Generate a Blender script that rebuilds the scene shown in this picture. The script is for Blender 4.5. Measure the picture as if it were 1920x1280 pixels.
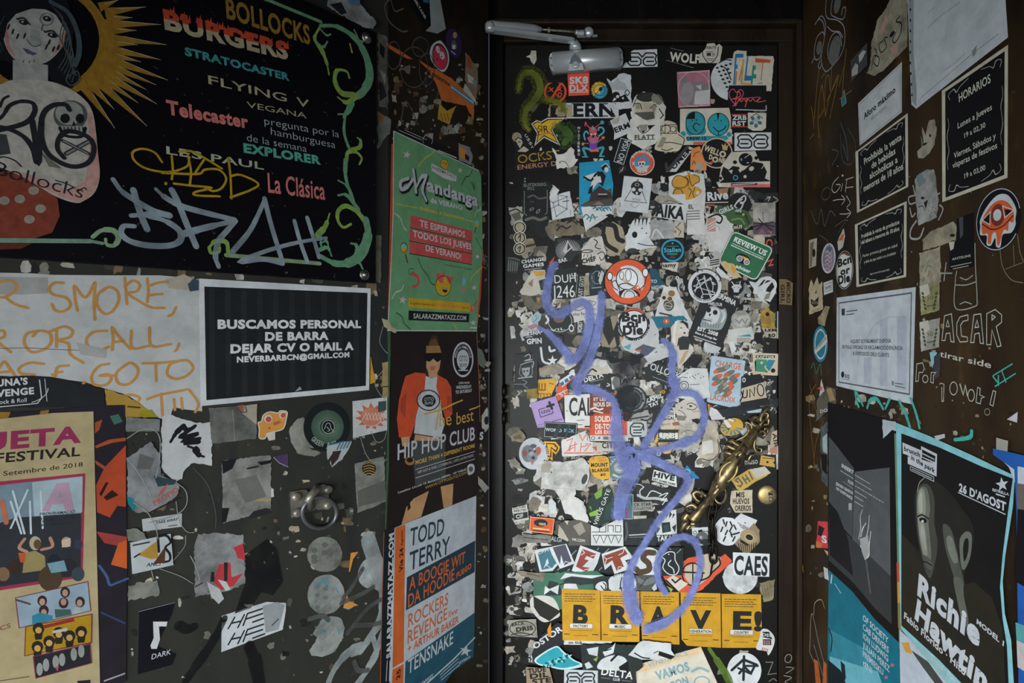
import bpy, bmesh, math, random
from mathutils import Vector, Matrix, geometry

for o in list(bpy.data.objects):
    bpy.data.objects.remove(o)
SC = bpy.context.scene
COL = SC.collection
random.seed(7)

# ---------------------------------------------------------------- camera
F, CX, CY, EYE = 1209.0, 1150.0, 618.0, 1.29
cam = bpy.data.cameras.new('camera')
cam.sensor_width = 36.0
cam.lens = F / 1920 * 36.0
cam.shift_x = (960 - CX) / 1920
cam.shift_y = (CY - 640) / 1920
cam.clip_start = 0.02
camo = bpy.data.objects.new('camera', cam)
camo.location = (0, 0, EYE)
camo.rotation_euler = (math.radians(90), 0, 0)
COL.objects.link(camo)
SC.camera = camo

# ---------------------------------------------------------------- light
SC.view_settings.view_transform = 'Standard'
SC.view_settings.look = 'None'
SC.view_settings.exposure = 0.0
SC.view_settings.gamma = 1.0
SC.view_settings.use_curve_mapping = False
world = bpy.data.worlds.new('world')
SC.world = world
world.use_nodes = True
world.node_tree.nodes['Background'].inputs[0].default_value = (0.62, 0.72, 1.0, 1)
world.node_tree.nodes['Background'].inputs[1].default_value = 0.10


def area(name, loc, target, sx, sy, power, color, spread=180):
    l = bpy.data.lights.new(name, 'AREA')
    l.shape = 'RECTANGLE'
    l.size, l.size_y = sx, sy
    l.energy = power
    l.color = color
    l.spread = math.radians(spread)
    o = bpy.data.objects.new(name, l)
    o.location = loc
    o.rotation_euler = (Vector(target) - Vector(loc)).to_track_quat('-Z', 'Y').to_euler()
    COL.objects.link(o)
    return o


# daylight coming in through the open street entrance behind the camera
area('entrance_daylight', (-0.85, -1.25, 0.8), (-0.05, 1.8, 0.36), 2.4, 0.6, 34.5, (0.955, 0.985, 1.0), 88)

# unseen fill lamp, added to brighten the posters on the short wall
area('entrance_daylight', (1.0, -1.1, 0.85), (-0.35, 1.6, 0.45), 0.8, 0.6, 6, (0.955, 0.985, 1.0), 80)

# ---------------------------------------------------------------- planes of the place


class Plane:
    """a wall face: origin o, direction d (to the right), normal n (into the room)"""

    def __init__(s, o, d, n):
        s.o, s.d, s.n = Vector(o), Vector(d).normalized(), Vector(n).normalized()
        s.stack = []

    def px(s, x, y, off=0.0):
        r = Vector(((x - CX) / F, 1.0))
        t = (s.o.dot(s.n) + off) / r.dot(s.n)
        P = r * t
        return ((P - s.o).dot(s.d), EYE + (CY - y) / F * t)

    def w(s, u, v, h=0.0):
        q = s.o + s.d * u + s.n * h
        return Vector((q.x, q.y, v))

    def ray(s, x, y, off=0.0):
        u, v = s.px(x, y, off)
        return s.w(u, v, off)


DOOR = Plane((0, 1.81), (1, 0), (0, -1))
POST = Plane((-0.4806, 1.3206), (0.335, 0.942), (0.942, -0.335))
POST.o = POST.ray(728, 618).xy          # the corner of the two left walls
LEFT = Plane(POST.o, (0.552, 0.834), (0.834, -0.552))
RIGHT = Plane((0.521, 1.74), (0.161, -0.987), (-0.987, -0.161))
JAMB = Plane((0, 1.79), (1, 0), (0, -1))
LIGHT_GAIN = {id(POST): 1.6, id(RIGHT): 1.6}   # print colours on these walls raised to make up for weak light

# ---------------------------------------------------------------- materials
PAL = dict(w='#c6cbcd', W='#e6eaec', o='#c9c4b4', b='#b0a48b', g='#8d908f', d='#393c3d', k='#131417', r='#d9512f',
           y='#dfa524', t='#2d8c9a', u='#2f86bd', G='#3d7452', n='#23303a', p='#8d93d6', l='#a9adb0')
MATS = {}


def lin(h):
    h = h.lstrip('#')
    c = [int(h[i:i + 2], 16) / 255 for i in (0, 2, 4)]
    return [x / 12.92 if x <= 0.04045 else ((x + 0.055) / 1.055) ** 2.4 for x in c]


def mat(c, kind='print', light_gain=1.0):
    """printed paper, vinyl or paint: flat colour with a little grime"""
    h = PAL.get(c, c)
    key = (h, kind, light_gain)
    if key in MATS:
        return MATS[key]
    m = bpy.data.materials.new(kind + '_' + h.strip('#'))
    m.use_nodes = True
    nt = m.node_tree
    bs = nt.nodes['Principled BSDF']
    bs.inputs['Roughness'].default_value = {'print': 0.55, 'gloss': 0.28, 'paint': 0.5}.get(kind, 0.6)
    bs.inputs['Specular IOR Level'].default_value = 0.22
    ge = nt.nodes.new('ShaderNodeNewGeometry')
    no = nt.nodes.new('ShaderNodeTexNoise')
    no.inputs['Scale'].default_value = 26 if kind != 'paint' else 90
    no.inputs['Detail'].default_value = 6
    no.inputs['Roughness'].default_value = 0.68
    nt.links.new(ge.outputs['Position'], no.inputs['Vector'])
    mr = nt.nodes.new('ShaderNodeMapRange')
    mr.inputs['From Min'].default_value = 0.32
    mr.inputs['From Max'].default_value = 0.62
    mr.inputs['To Min'].default_value = {'grime': 0.42, 'paint': 0.7, 'spray': 0.75}.get(kind, 0.8)
    mr.inputs['To Max'].default_value = 1.04
    nt.links.new(no.outputs['Fac'], mr.inputs['Value'])
    vm = nt.nodes.new('ShaderNodeVectorMath')
    vm.operation = 'SCALE'
    col = lin(h)
    if light_gain != 1 and max(col) > 0.03:      # colour raised in place of missing light, never above clean white
        k = min(light_gain, 0.74 / max(col))
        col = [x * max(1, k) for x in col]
    vm.inputs[0].default_value = col
    nt.links.new(mr.outputs['Result'], vm.inputs['Scale'])
    nt.links.new(vm.outputs['Vector'], bs.inputs['Base Color'])
    if kind in ('spray', 'mist'):          # thin sprayed paint lets what lies under it show through
        al = nt.nodes.new('ShaderNodeMapRange')
        al.inputs['From Min'].default_value = 0.36
        al.inputs['From Max'].default_value = 0.64
        al.inputs['To Min'].default_value = 0.5 if kind == 'spray' else 0.0
        al.inputs['To Max'].default_value = 0.95 if kind == 'spray' else 0.4
        n2 = nt.nodes.new('ShaderNodeTexNoise')
        n2.inputs['Scale'].default_value = 22 if kind == 'spray' else 160
        n2.inputs['Detail'].default_value = 5
        nt.links.new(ge.outputs['Position'], n2.inputs['Vector'])
        nt.links.new(n2.outputs['Fac'], al.inputs['Value'])
        nt.links.new(al.outputs['Result'], bs.inputs['Alpha'])
    MATS[key] = m
    return m


def wallmat(name, c1, c2, c3, scale=2.2, stretch=(1, 1, 0.35), rough=0.42, bump=0.25):
    """old painted wall: two paint tones, rusty or dirty blotches, fine scratches"""
    m = bpy.data.materials.new(name)
    m.use_nodes = True
    nt = m.node_tree
    N, L = nt.nodes, nt.links
    bs = N['Principled BSDF']
    bs.inputs['Roughness'].default_value = rough
    bs.inputs['Specular IOR Level'].default_value = 0.15
    ge = N.new('ShaderNodeNewGeometry')
    mp = N.new('ShaderNodeMapping')
    mp.inputs['Scale'].default_value = stretch
    L.new(ge.outputs['Position'], mp.inputs['Vector'])

    def noise(s, det, src):
        q = N.new('ShaderNodeTexNoise')
        q.inputs['Scale'].default_value = s
        q.inputs['Detail'].default_value = det
        q.inputs['Roughness'].default_value = 0.65
        L.new(src, q.inputs['Vector'])
        return q

    def ramp(src, a, b):
        q = N.new('ShaderNodeMapRange')
        q.inputs['From Min'].default_value = a
        q.inputs['From Max'].default_value = b
        L.new(src, q.inputs['Value'])
        return q.outputs['Result']

    def mix(f, a, b):
        q = N.new('ShaderNodeMix')
        q.data_type = 'RGBA'
        L.new(f, q.inputs[0])
        for i, v in ((6, a), (7, b)):
            if isinstance(v, str):
                q.inputs[i].default_value = lin(v) + [1]
            else:
                L.new(v, q.inputs[i])
        return q.outputs[2]
    a = noise(scale, 6, mp.outputs['Vector'])
    b = noise(scale * 2.7, 7, mp.outputs['Vector'])
    f = noise(scale * 34, 4, ge.outputs['Position'])
    c = mix(ramp(a.outputs['Fac'], 0.42, 0.62), c1, c2)
    c = mix(ramp(b.outputs['Fac'], 0.56, 0.72), c, c3)
    c = mix(ramp(f.outputs['Fac'], 0.66, 0.74), c, '#4c4b46')
    L.new(c, bs.inputs['Base Color'])
    bp = N.new('ShaderNodeBump')
    bp.inputs['Strength'].default_value = bump
    bp.inputs['Distance'].default_value = 0.002
    L.new(b.outputs['Fac'], bp.inputs['Height'])
    L.new(bp.outputs['Normal'], bs.inputs['Normal'])
    return m


def metal(name, h, rough=0.35, metallic=1.0, dirt=0.0, h2='#1a130a'):
    m = bpy.data.materials.new(name)
    m.use_nodes = True
    nt = m.node_tree
    bs = nt.nodes['Principled BSDF']
    bs.inputs['Metallic'].default_value = metallic
    bs.inputs['Roughness'].default_value = rough
    bs.inputs['Base Color'].default_value = lin(h) + [1]
    if dirt:
        no = nt.nodes.new('ShaderNodeTexNoise')
        no.inputs['Scale'].default_value = 60
        no.inputs['Detail'].default_value = 6
        ge = nt.nodes.new('ShaderNodeNewGeometry')
        nt.links.new(ge.outputs['Position'], no.inputs['Vector'])
        mr = nt.nodes.new('ShaderNodeMapRange')
        mr.inputs['From Min'].default_value = 0.4
        mr.inputs['From Max'].default_value = 0.65
        mr.inputs['To Max'].default_value = dirt
        nt.links.new(no.outputs['Fac'], mr.inputs['Value'])
        mx = nt.nodes.new('ShaderNodeMix')
        mx.data_type = 'RGBA'
        mx.inputs[6].default_value = lin(h) + [1]
        mx.inputs[7].default_value = lin(h2) + [1]
        nt.links.new(mr.outputs['Result'], mx.inputs[0])
        nt.links.new(mx.outputs[2], bs.inputs['Base Color'])
    return m


# ---------------------------------------------------------------- object helpers


def tag(o, label=None, cat=None, group=None, kind=None):
    for k, v in (('label', label), ('category', cat), ('group', group), ('kind', kind)):
        if v:
            o[k] = v
    return o


def mesh_obj(name, verts, faces, mats, mi=None, parent=None, smooth=False, loc=None):
    """verts in world coordinates; the object's origin goes to loc (default: their centre)"""
    if loc is None:
        lo = Vector([min(v[i] for v in verts) for i in range(3)])
        hi = Vector([max(v[i] for v in verts) for i in range(3)])
        loc = (lo + hi) / 2
    loc = Vector(loc)
    me = bpy.data.meshes.new(name)
    me.from_pydata([tuple(Vector(v) - loc) for v in verts], [], faces)
    for m in mats:
        me.materials.append(m)
    if mi:
        me.polygons.foreach_set('material_index', mi)
    if smooth:
        me.polygons.foreach_set('use_smooth', [True] * len(me.polygons))
    me.update()
    o = bpy.data.objects.new(name, me)
    COL.objects.link(o)
    o.location = loc
    if parent is not None:
        o.parent = parent
        o.location = loc - wloc(parent)
    return o


def wloc(o):
    l = Vector(o.location)
    while o.parent:
        o = o.parent
        l += o.location
    return l


def empty(name, loc, label, cat, group=None):
    o = bpy.data.objects.new(name, None)
    o.empty_display_size = 0.05
    o.location = loc
    COL.objects.link(o)
    return tag(o, label, cat, group)


def slab(name, P, u0, u1, v0, v1, h0, h1, m, parent=None, bevel=0.0):
    """a box lying on plane P"""
    bm = bmesh.new()
    vs = [bm.verts.new(P.w(u, v, h)) for h in (h0, h1) for v in (v0, v1) for u in (u0, u1)]
    for f in ((0, 1, 3, 2), (4, 6, 7, 5), (0, 4, 5, 1), (2, 3, 7, 6), (0, 2, 6, 4), (1, 5, 7, 3)):
        bm.faces.new([vs[i] for i in f])
    bmesh.ops.recalc_face_normals(bm, faces=bm.faces)
    if bevel:
        bmesh.ops.bevel(bm, geom=bm.edges[:], offset=bevel, segments=3, affect='EDGES', profile=0.5)
    return bm_obj(name, bm, m, parent)


def bm_obj(name, bm, m, parent=None, smooth=False):
    vs = [v.co.copy() for v in bm.verts]
    bm.verts.index_update()
    fs = [[v.index for v in f.verts] for f in bm.faces]
    bm.free()
    return mesh_obj(name, vs, fs, m if isinstance(m, list) else [m], None, parent, smooth)


def tube_geo(pts, rads, seg=12, caps=True, closed=False):
    """swept tube with a radius per point"""
    pts = [Vector(p) for p in pts]
    n = len(pts)
    if not hasattr(rads, '__len__'):
        rads = [rads] * n
    vs, fs = [], []
    prev = None
    for i, p in enumerate(pts):
        if closed:
            t = pts[(i + 1) % n] - pts[i - 1]
        else:
            t = pts[min(i + 1, n - 1)] - pts[max(i - 1, 0)]
        t.normalize()
        if prev is None:
            a = Vector((0, 0, 1)) if abs(t.z) < 0.9 else Vector((0, 1, 0))
            prev = t.cross(a).normalized()
        prev = (prev - t * prev.dot(t)).normalized()
        b = t.cross(prev)
        for k in range(seg):
            an = 2 * math.pi * k / seg
            vs.append(p + (prev * math.cos(an) + b * math.sin(an)) * rads[i])
    rows = n if closed else n - 1
    for i in range(rows):
        for k in range(seg):
            a, b2 = i * seg + k, i * seg + (k + 1) % seg
            j = (i + 1) % n
            fs.append((a, b2, j * seg + (k + 1) % seg, j * seg + k))
    if caps and not closed:
        fs.append(tuple(range(seg))[::-1])
        fs.append(tuple(range((n - 1) * seg, n * seg)))
    return vs, fs


def join_geo(parts):
    vs, fs = [], []
    for v, f in parts:
        k = len(vs)
        vs += v
        fs += [tuple(i + k for i in q) for q in f]
    return vs, fs


def lathe_geo(prof, centre, axis, seg=32):
    """prof: (distance along axis, radius); closed to the axis at both ends when radius 0"""
    axis = Vector(axis).normalized()
    a = axis.cross(Vector((0, 0, 1)) if abs(axis.z) < 0.9 else Vector((1, 0, 0))).normalized()
    b = axis.cross(a)
    vs, fs = [], []
    for h, r in prof:
        for k in range(seg):
            an = 2 * math.pi * k / seg
            vs.append(Vector(centre) + axis * h + (a * math.cos(an) + b * math.sin(an)) * max(r, 1e-5))
    for i in range(len(prof) - 1):
        for k in range(seg):
            fs.append((i * seg + k, i * seg + (k + 1) % seg, (i + 1) * seg + (k + 1) % seg, (i + 1) * seg + k))
    fs.append(tuple(range(seg))[::-1])
    fs.append(tuple(range((len(prof) - 1) * seg, len(prof) * seg)))
    return vs, fs


# ---------------------------------------------------------------- flat art on a plane
# art is written as small tuples in photograph coordinates, laid onto the plane it really is on


def pr(v):
    return [(v[i], v[i + 1]) for i in range(0, len(v), 2)]


def p(c, *v): return ('p', c, pr(v))
def o_(c, x, y, rx, ry=None, rot=0, a0=0, a1=360): return ('p', c, ell(x, y, rx, ry, rot, a0, a1))
def l(c, w, *v): return ('l', c, w, pr(v), False)
def s(c, w, *v): return ('l', c, w, pr(v), True)
def fat(it, k): return (it[0], it[1], [z * k for z in it[2]] if hasattr(it[2], '__len__') else it[2] * k) + tuple(it[3:])
def ring(c, w, x, y, rx, ry=None, rot=0, a0=0, a1=360): return ('l', c, w, ell(x, y, rx, ry, rot, a0, a1), 'c' if a1 - a0 == 360 else False)
def t(c, tx, x0, y0, x1, y1, h, b=0.03): return ('t', c, tx, x0, y0, x1, y1, h, b)
def rc(c, x0, y0, x1, y1): return ('p', c, [(x0, y0), (x1, y0), (x1, y1), (x0, y1)])
def qd(*v): return pr(v)


def ell(x, y, rx, ry=None, rot=0, a0=0, a1=360):
    ry = ry or rx
    n = max(8, int(36 * (a1 - a0) / 360))
    R = math.radians(rot)
    out = []
    for i in range(n + (a1 - a0 < 360)):
        a = math.radians(a0 + (a1 - a0) * i / n)
        ex, ey = rx * math.cos(a), ry * math.sin(a)
        out.append((x + ex * math.cos(R) - ey * math.sin(R), y + ex * math.sin(R) + ey * math.cos(R)))
    return out


def rr(pts, rad, n=5):
    """polygon with rounded corners"""
    out = []
    for i, q in enumerate(pts):
        q = Vector(q)
        a, b = Vector(pts[i - 1]), Vector(pts[(i + 1) % len(pts)])
        e1 = q + (a - q).normalized() * rad
        e2 = q + (b - q).normalized() * rad
        for k in range(n + 1):
            f = k / n
            out.append(tuple(e1 * (1 - f) ** 2 + q * 2 * f * (1 - f) + e2 * f * f))
    return out


def torn(pts, amp=2.0, step=5.0, rng=random):
    out = []
    for i, a in enumerate(pts):
        b = pts[(i + 1) % len(pts)]
        L_ = math.hypot(b[0] - a[0], b[1] - a[1])
        n = max(1, int(L_ / step))
        for k in range(n):
            f = k / n
            out.append((a[0] + (b[0] - a[0]) * f + rng.uniform(-amp, amp), a[1] + (b[1] - a[1]) * f + rng.uniform(-amp, amp)))
    return out


def smooth(pts, closed=False, n=6):
    P = [Vector(q) for q in pts]
    m = len(P)
    if m < 3:
        return pts
    out = []
    for i in range(m if closed else m - 1):
        p1, p2 = P[i], P[(i + 1) % m]
        p0 = P[i - 1] if (i > 0 or closed) else p1 * 2 - p2
        p3 = P[(i + 2) % m] if (i + 2 < m or closed) else p2 * 2 - p1
        for k in range(n):
            f = k / n
            out.append(tuple(0.5 * ((2 * p1) + (p2 - p0) * f + (2 * p0 - 5 * p1 + 4 * p2 - p3) * f * f + (3 * p1 - p0 - 3 * p2 + p3) * f ** 3)))
    if not closed:
        out.append(tuple(P[-1]))
    return out


def sm(*v): return smooth(pr(v), True)


def stroke(pts, w, closed=False):
    """quads and round ends for a pen or brush line: list of polygons; w may be a list"""
    P = [Vector(q) for q in pts]
    n = len(P)
    W = w if hasattr(w, '__len__') else [w] * n
    if len(W) != n:
        W = [W[min(len(W) - 1, int(i * len(W) / n))] for i in range(n)]
    Lf, Rt = [], []
    for i in range(n):
        a = P[i - 1] if (i or closed) else P[i]
        b = P[(i + 1) % n] if (i < n - 1 or closed) else P[i]
        d1, d2 = (P[i] - a), (b - P[i])
        if d1.length < 1e-9:
            d1 = d2
        if d2.length < 1e-9:
            d2 = d1
        if d1.length < 1e-9:
            d1 = d2 = Vector((1, 0))
        d1, d2 = d1.normalized(), d2.normalized()
        n1, n2 = Vector((-d1.y, d1.x)), Vector((-d2.y, d2.x))
        nn = n1 + n2
        if nn.length < 0.3:
            nn = n1
        nn.normalize()
        k = W[i] / 2 / max(0.55, nn.dot(n1))
        Lf.append(P[i] + nn * k)
        Rt.append(P[i] - nn * k)
    polys = []
    for i in range(n if closed else n - 1):
        j = (i + 1) % n
        polys.append([tuple(Lf[i]), tuple(Lf[j]), tuple(Rt[j]), tuple(Rt[i])])
    if not closed:
        for e, q in ((0, P[0]), (n - 1, P[-1])):
            polys.append([(q.x + W[e] / 2 * math.cos(a * math.pi / 4), q.y + W[e] / 2 * math.sin(a * math.pi / 4)) for a in range(8)])
    return polys


GL = {}


def text_geo(tx, b):
    key = (tx, b)
    if key not in GL:
        cu = bpy.data.curves.new('lettering', 'FONT')
        cu.body = tx
        cu.offset = b * 0.8
        cu.space_character = 1 + max(0, b) * 1.7
        cu.resolution_u = 3
        ob = bpy.data.objects.new('lettering', cu)
        me = ob.to_mesh()
        vs = [(v.co.x, v.co.y) for v in me.vertices]
        fs = [tuple(q.vertices) for q in me.polygons]
        ob.to_mesh_clear()
        bpy.data.objects.remove(ob)
        bpy.data.curves.remove(cu)
        x0 = min(v[0] for v in vs)
        x1 = max(v[0] for v in vs)
        y1 = max(v[1] for v in vs)
        GL[key] = (vs, fs, x0, x1, 0.73)
    return GL[key]


def clip(vs, fs, y):
    """the part of flat lettering above height y"""
    V, Fs = [], []
    for f in fs:
        q = [vs[i] for i in f]
        out = []
        for i, a in enumerate(q):
            b = q[(i + 1) % len(q)]
            if a[1] >= y:
                out.append(a)
            if (a[1] >= y) != (b[1] >= y):
                k = (y - a[1]) / (b[1] - a[1])
                out.append((a[0] + (b[0] - a[0]) * k, y))
        if len(out) > 2:
            Fs += [(len(V), len(V) + i, len(V) + i + 1) for i in range(1, len(out) - 1)]
            V += out
    return V, Fs


def tess(pts):
    """triangles of a simple polygon"""
    tri = geometry.tessellate_polygon([[Vector((q[0], q[1], 0)) for q in pts]])
    return [tuple(x) for x in tri]


class Sheet:
    """collects coloured flat pieces on a plane and becomes one mesh"""

    def __init__(s, P, base=None):
        s.P = P
        s.v, s.f, s.m, s.mats = [], [], [], []
        s.boxes = []
        s.ubox = None
        s.base = base

    def mid(s, c, kind='print'):
        m = mat(c, kind, LIGHT_GAIN.get(id(s.P), 1.0)) if isinstance(c, str) else c
        if m not in s.mats:
            s.mats.append(m)
        return s.mats.index(m)

    def lift(s, uv, step=3e-5):
        bx = (min(q[0] for q in uv), max(q[0] for q in uv), min(q[1] for q in uv), max(q[1] for q in uv))
        h = s.base
        for (a, b, c, d, hh) in s.boxes:
            if hh > h and a < bx[1] and b > bx[0] and c < bx[3] and d > bx[2]:
                h = hh
        h += step
        s.boxes.append(bx + (h,))
        return h

    def add(s, uv, tris, mi, h):
        k = len(s.v)
        s.v += [s.P.w(q[0], q[1], h) for q in uv]
        for tr in tris:
            a, b, c = [uv[i] for i in tr[:3]]
            cr = (b[0] - a[0]) * (c[1] - a[1]) - (b[1] - a[1]) * (c[0] - a[0])
            tr2 = tr if cr >= 0 else tuple(reversed(tr))
            s.f.append(tuple(i + k for i in tr2))
            s.m.append(mi)

    def U(s, pts, h):
        return [s.P.px(x, y, h) for x, y in pts]

    def body(s, pts, c, thick, kind):
        uv = s.U(pts, s.base)
        mi = s.mid(c, kind)
        h1 = s.base + thick
        s.add(uv, tess(uv), mi, h1)
        n = len(uv)
        k = len(s.v)
        s.v += [s.P.w(q[0], q[1], s.base) for q in uv] + [s.P.w(q[0], q[1], h1) for q in uv]
        for i in range(n):
            j = (i + 1) % n
            s.f.append((k + i, k + j, k + n + j, k + n + i))
            s.m.append(mi)
        s.base = h1
        s.ubox = uv

    def art(s, items, kind='print'):
        for it in items:
            if isinstance(it, list):
                s.art(it, kind)
                continue
            q = it[0]
            mi = s.mid(it[1], kind)
            if q == 'p':
                uv = s.U(it[2], s.base)
                s.add(uv, tess(uv), mi, s.lift(uv))
            elif q == 'l':
                pts = it[3]
                if it[4] is True:
                    pts = smooth(pts)
                uv = s.U(pts, s.base)
                # line width measured in the plane, from the width seen at its first point
                x, y = pts[len(pts) // 2]
                a = s.P.px(x, y, s.base)
                b = s.P.px(x, y + 10, s.base)
                sc = abs(a[1] - b[1]) / 10
                w = it[2]
                w = [z * sc for z in w] if hasattr(w, '__len__') else w * sc
                pol = stroke(uv, w, it[4] == 'c')
                h = s.lift([z for g in pol for z in g])
                for gi, g in enumerate(pol):   # pieces of one line overlap: a hair of height keeps them apart
                    s.add(g, tess(g) if len(g) < 5 else [(0, i, i + 1) for i in range(1, len(g) - 1)], mi, h + gi * 1.5e-6)
            elif q == 't':
                _, c, tx, x0, y0, x1, y1, hh, bd = it[:9]
                vs, fs, g0, g1, cap = text_geo(tx, bd)
                if len(it) > 9:
                    vs, fs = clip(vs, fs, it[9])
                a, b = Vector(s.P.px(x0, y0, s.base)), Vector(s.P.px(x1, y1, s.base))
                d = b - a
                sc = abs(s.P.px(x0, y0, s.base)[1] - s.P.px(x0, y0 + 10, s.base)[1]) / 10
                sc2 = abs(s.P.px(x1, y1, s.base)[1] - s.P.px(x1, y1 + 10, s.base)[1]) / 10
                hgt = hh * (sc + sc2) / 2
                up = Vector((-d.y, d.x)).normalized()
                uv = [tuple(a + d * ((vx - g0) / (g1 - g0)) + up * (vy / cap * hgt)) for vx, vy in vs]
                s.add(uv, fs, mi, s.lift(uv))

    def build(s, name, parent=None):
        return mesh_obj(name, s.v, s.f, s.mats, s.m, parent)


LIFT0 = {}


def place(P, uv):
    bx = (min(q[0] for q in uv), max(q[0] for q in uv), min(q[1] for q in uv), max(q[1] for q in uv))
    h = LIFT0.get(id(P), 0.0003)
    for (a, b, c, d, hh) in P.stack:
        if hh > h and a < bx[1] and b > bx[0] and c < bx[3] and d > bx[2]:
            h = hh
    return h, bx


def S(P, label, col, shape, *art, name='sticker', cat=None, group=None, kind='print', thick=0.00018):
    """a sticker, poster, notice or scrap stuck on plane P"""
    h, bx = place(P, [P.px(x, y, 0.001) for x, y in shape])
    h += 0.00006
    sh = Sheet(P, h)
    sh.body(shape, col, thick, kind)
    sh.art(art, kind if kind != 'grime' else 'print')
    top = max([sh.base] + [b[4] for b in sh.boxes])
    P.stack.append(bx + (top,))
    o = sh.build(name)
    return tag(o, label, cat or name.split('_')[-1], group)


def paint(P, name, parent, *art, label=None, kind='paint', stuff=False):
    """paint or marker strokes on the plane, a part of what they are painted on"""
    h = 0.0003
    sh = Sheet(P, h)
    for a in art:
        for it in (a if isinstance(a, list) else [a]):
            tmp = Sheet(P, 0.0003)
            tmp.art([it], kind)
            uv = [b[:4] for b in tmp.boxes]
            hh = 0.0003
            for bx in uv:
                for (a0, b0, c0, d0, q) in P.stack:
                    if q > hh and a0 < bx[1] and b0 > bx[0] and c0 < bx[3] and d0 > bx[2]:
                        hh = q
            sh.base = hh
            sh.art([it], kind)
            P.stack.append(sh.boxes[-1])
    o = sh.build(name, parent)
    if label:
        o['label'] = label
    if stuff:
        o['kind'] = 'stuff'
    return o


def greek(c, x0, y0, x1, y1, h, rng=random):
    """a line of print too small to read: broken dashes"""
    out = []
    f = 0.0
    while f < 1:
        g = min(1, f + rng.uniform(0.06, 0.16))
        out.append(l(c, h, x0 + (x1 - x0) * f, y0 + (y1 - y0) * f, x0 + (x1 - x0) * (g - 0.02), y0 + (y1 - y0) * (g - 0.02)))
        f = g + 0.015
    return out


def arc(c, tx, cx, cy, r, h, a0, a1, b=0.03, inward=False):
    """letters round a circle; angles in degrees clockwise from straight up"""
    out = []
    n = len(tx)
    for i, ch in enumerate(tx):
        if ch == ' ':
            continue
        a = math.radians(a0 + (a1 - a0) * (i + 0.5) / n)
        w = abs(math.radians(a1 - a0)) * r / n * 0.42
        x, y = cx + r * math.sin(a), cy - r * math.cos(a)
        dx, dy = math.cos(a), math.sin(a)
        if inward:
            dx, dy = -dx, -dy
        if ch in 'I.1l':
            w *= 0.4
        out.append(t(c, ch, x - dx * w, y - dy * w, x + dx * w, y + dy * w, h, b))
    return out


def star(c, x, y, r, r2=None, rot=0, n=5, sx=1.0):
    r2 = r2 or r * 0.4
    return ('p', c, [(x + sx * (r if i % 2 == 0 else r2) * math.sin(math.radians(rot + 180 / n * i)),
                      y - (r if i % 2 == 0 else r2) * math.cos(math.radians(rot + 180 / n * i))) for i in range(2 * n)])


def residue(P, name, label, zones, pal, kind='grime', seed=1, rot=0.25, marks=0.0):
    """nobody could count these: glued paper scraps left behind, one mesh. zones: (x0,y0,x1,y1,n,smin,smax)"""
    R = random.Random(seed)
    sh = Sheet(P, 0.00025)
    its = []
    for (x0, y0, x1, y1, n, a, b) in zones:
        for _ in range(n):
            its.append((R.uniform(a, b), R.uniform(x0, x1), R.uniform(y0, y1)))
    its.sort(key=lambda q: -q[0])
    for sz, x, y in its:
        asp = R.uniform(0.35, 1.0)
        ro = R.uniform(-rot, rot) + (math.pi / 2 if R.random() < 0.5 else 0)
        m = R.randint(7, 12)
        pts = []
        for i in range(m):
            a = 2 * math.pi * i / m
            q = max(abs(math.cos(a)), abs(math.sin(a)))
            rad = sz / 2 / q * R.uniform(0.55, 1.05)
            ex, ey = rad * math.cos(a), rad * math.sin(a) * asp
            pts.append((x + ex * math.cos(ro) - ey * math.sin(ro), y + ex * math.sin(ro) + ey * math.cos(ro)))
        col = R.choice(pal)
        sh.art([('p', col, pts)], kind)
        if R.random() < marks and sz > 9:      # bits of print left on the scrap
            ink = '#1d1f20' if sum(lin(col)) > 0.3 else '#b3b3aa'
            for _ in range(R.randint(1, 3)):
                a, b = x + R.uniform(-.22, .22) * sz, y + R.uniform(-.15, .15) * sz
                k = R.uniform(.1, .28) * sz
                sh.art([('l', ink, R.uniform(.8, 2.2), [(a, b), (a + k * R.uniform(.3, 1), b + k * R.uniform(-.6, .6)), (a + k * R.uniform(-.6, .6), b + k)], True)], 'print')
    o = sh.build(name)
    top = max(b[4] for b in sh.boxes)
    LIFT0[id(P)] = min(top, 0.0012)
    return tag(o, label, 'paper', None, 'stuff')

# ---------------------------------------------------------------- the place
M_LEFT = wallmat('old_dark_wall_paint', '#2c2d2b', '#383933', '#252a2e', 2.4)
M_POST = wallmat('old_brown_wall_paint', '#211a14', '#2e2a22', '#3a2415', 5.0)
M_RIGHT = wallmat('dark_brown_panel', '#1e1712', '#3d2f1e', '#5f4828', 2.6, (1, 1, 0.5))
M_DOOR = wallmat('black_door_paint', '#161615', '#1b1b18', '#14181a', 4.0)
M_FRAME = wallmat('dark_frame_paint', '#0b090b', '#100d0d', '#1c1610', 9.0, (1, 1, 0.15))
M_FRAME2 = wallmat('brown_frame_paint', '#1d1610', '#2a2118', '#3a2c1c', 9.0, (1, 1, 0.15))
M_CEIL = wallmat('dark_ceiling_paint', '#141416', '#1a1a1c', '#18181a', 2.0)
M_FLOOR = wallmat('worn_floor_tiles', '#3a3631', '#4a453e', '#2c2925', 3.0, (1, 1, 1))


def structure(o, label=None):
    o['kind'] = 'structure'
    if label:
        o['label'] = label
    return o


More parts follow.
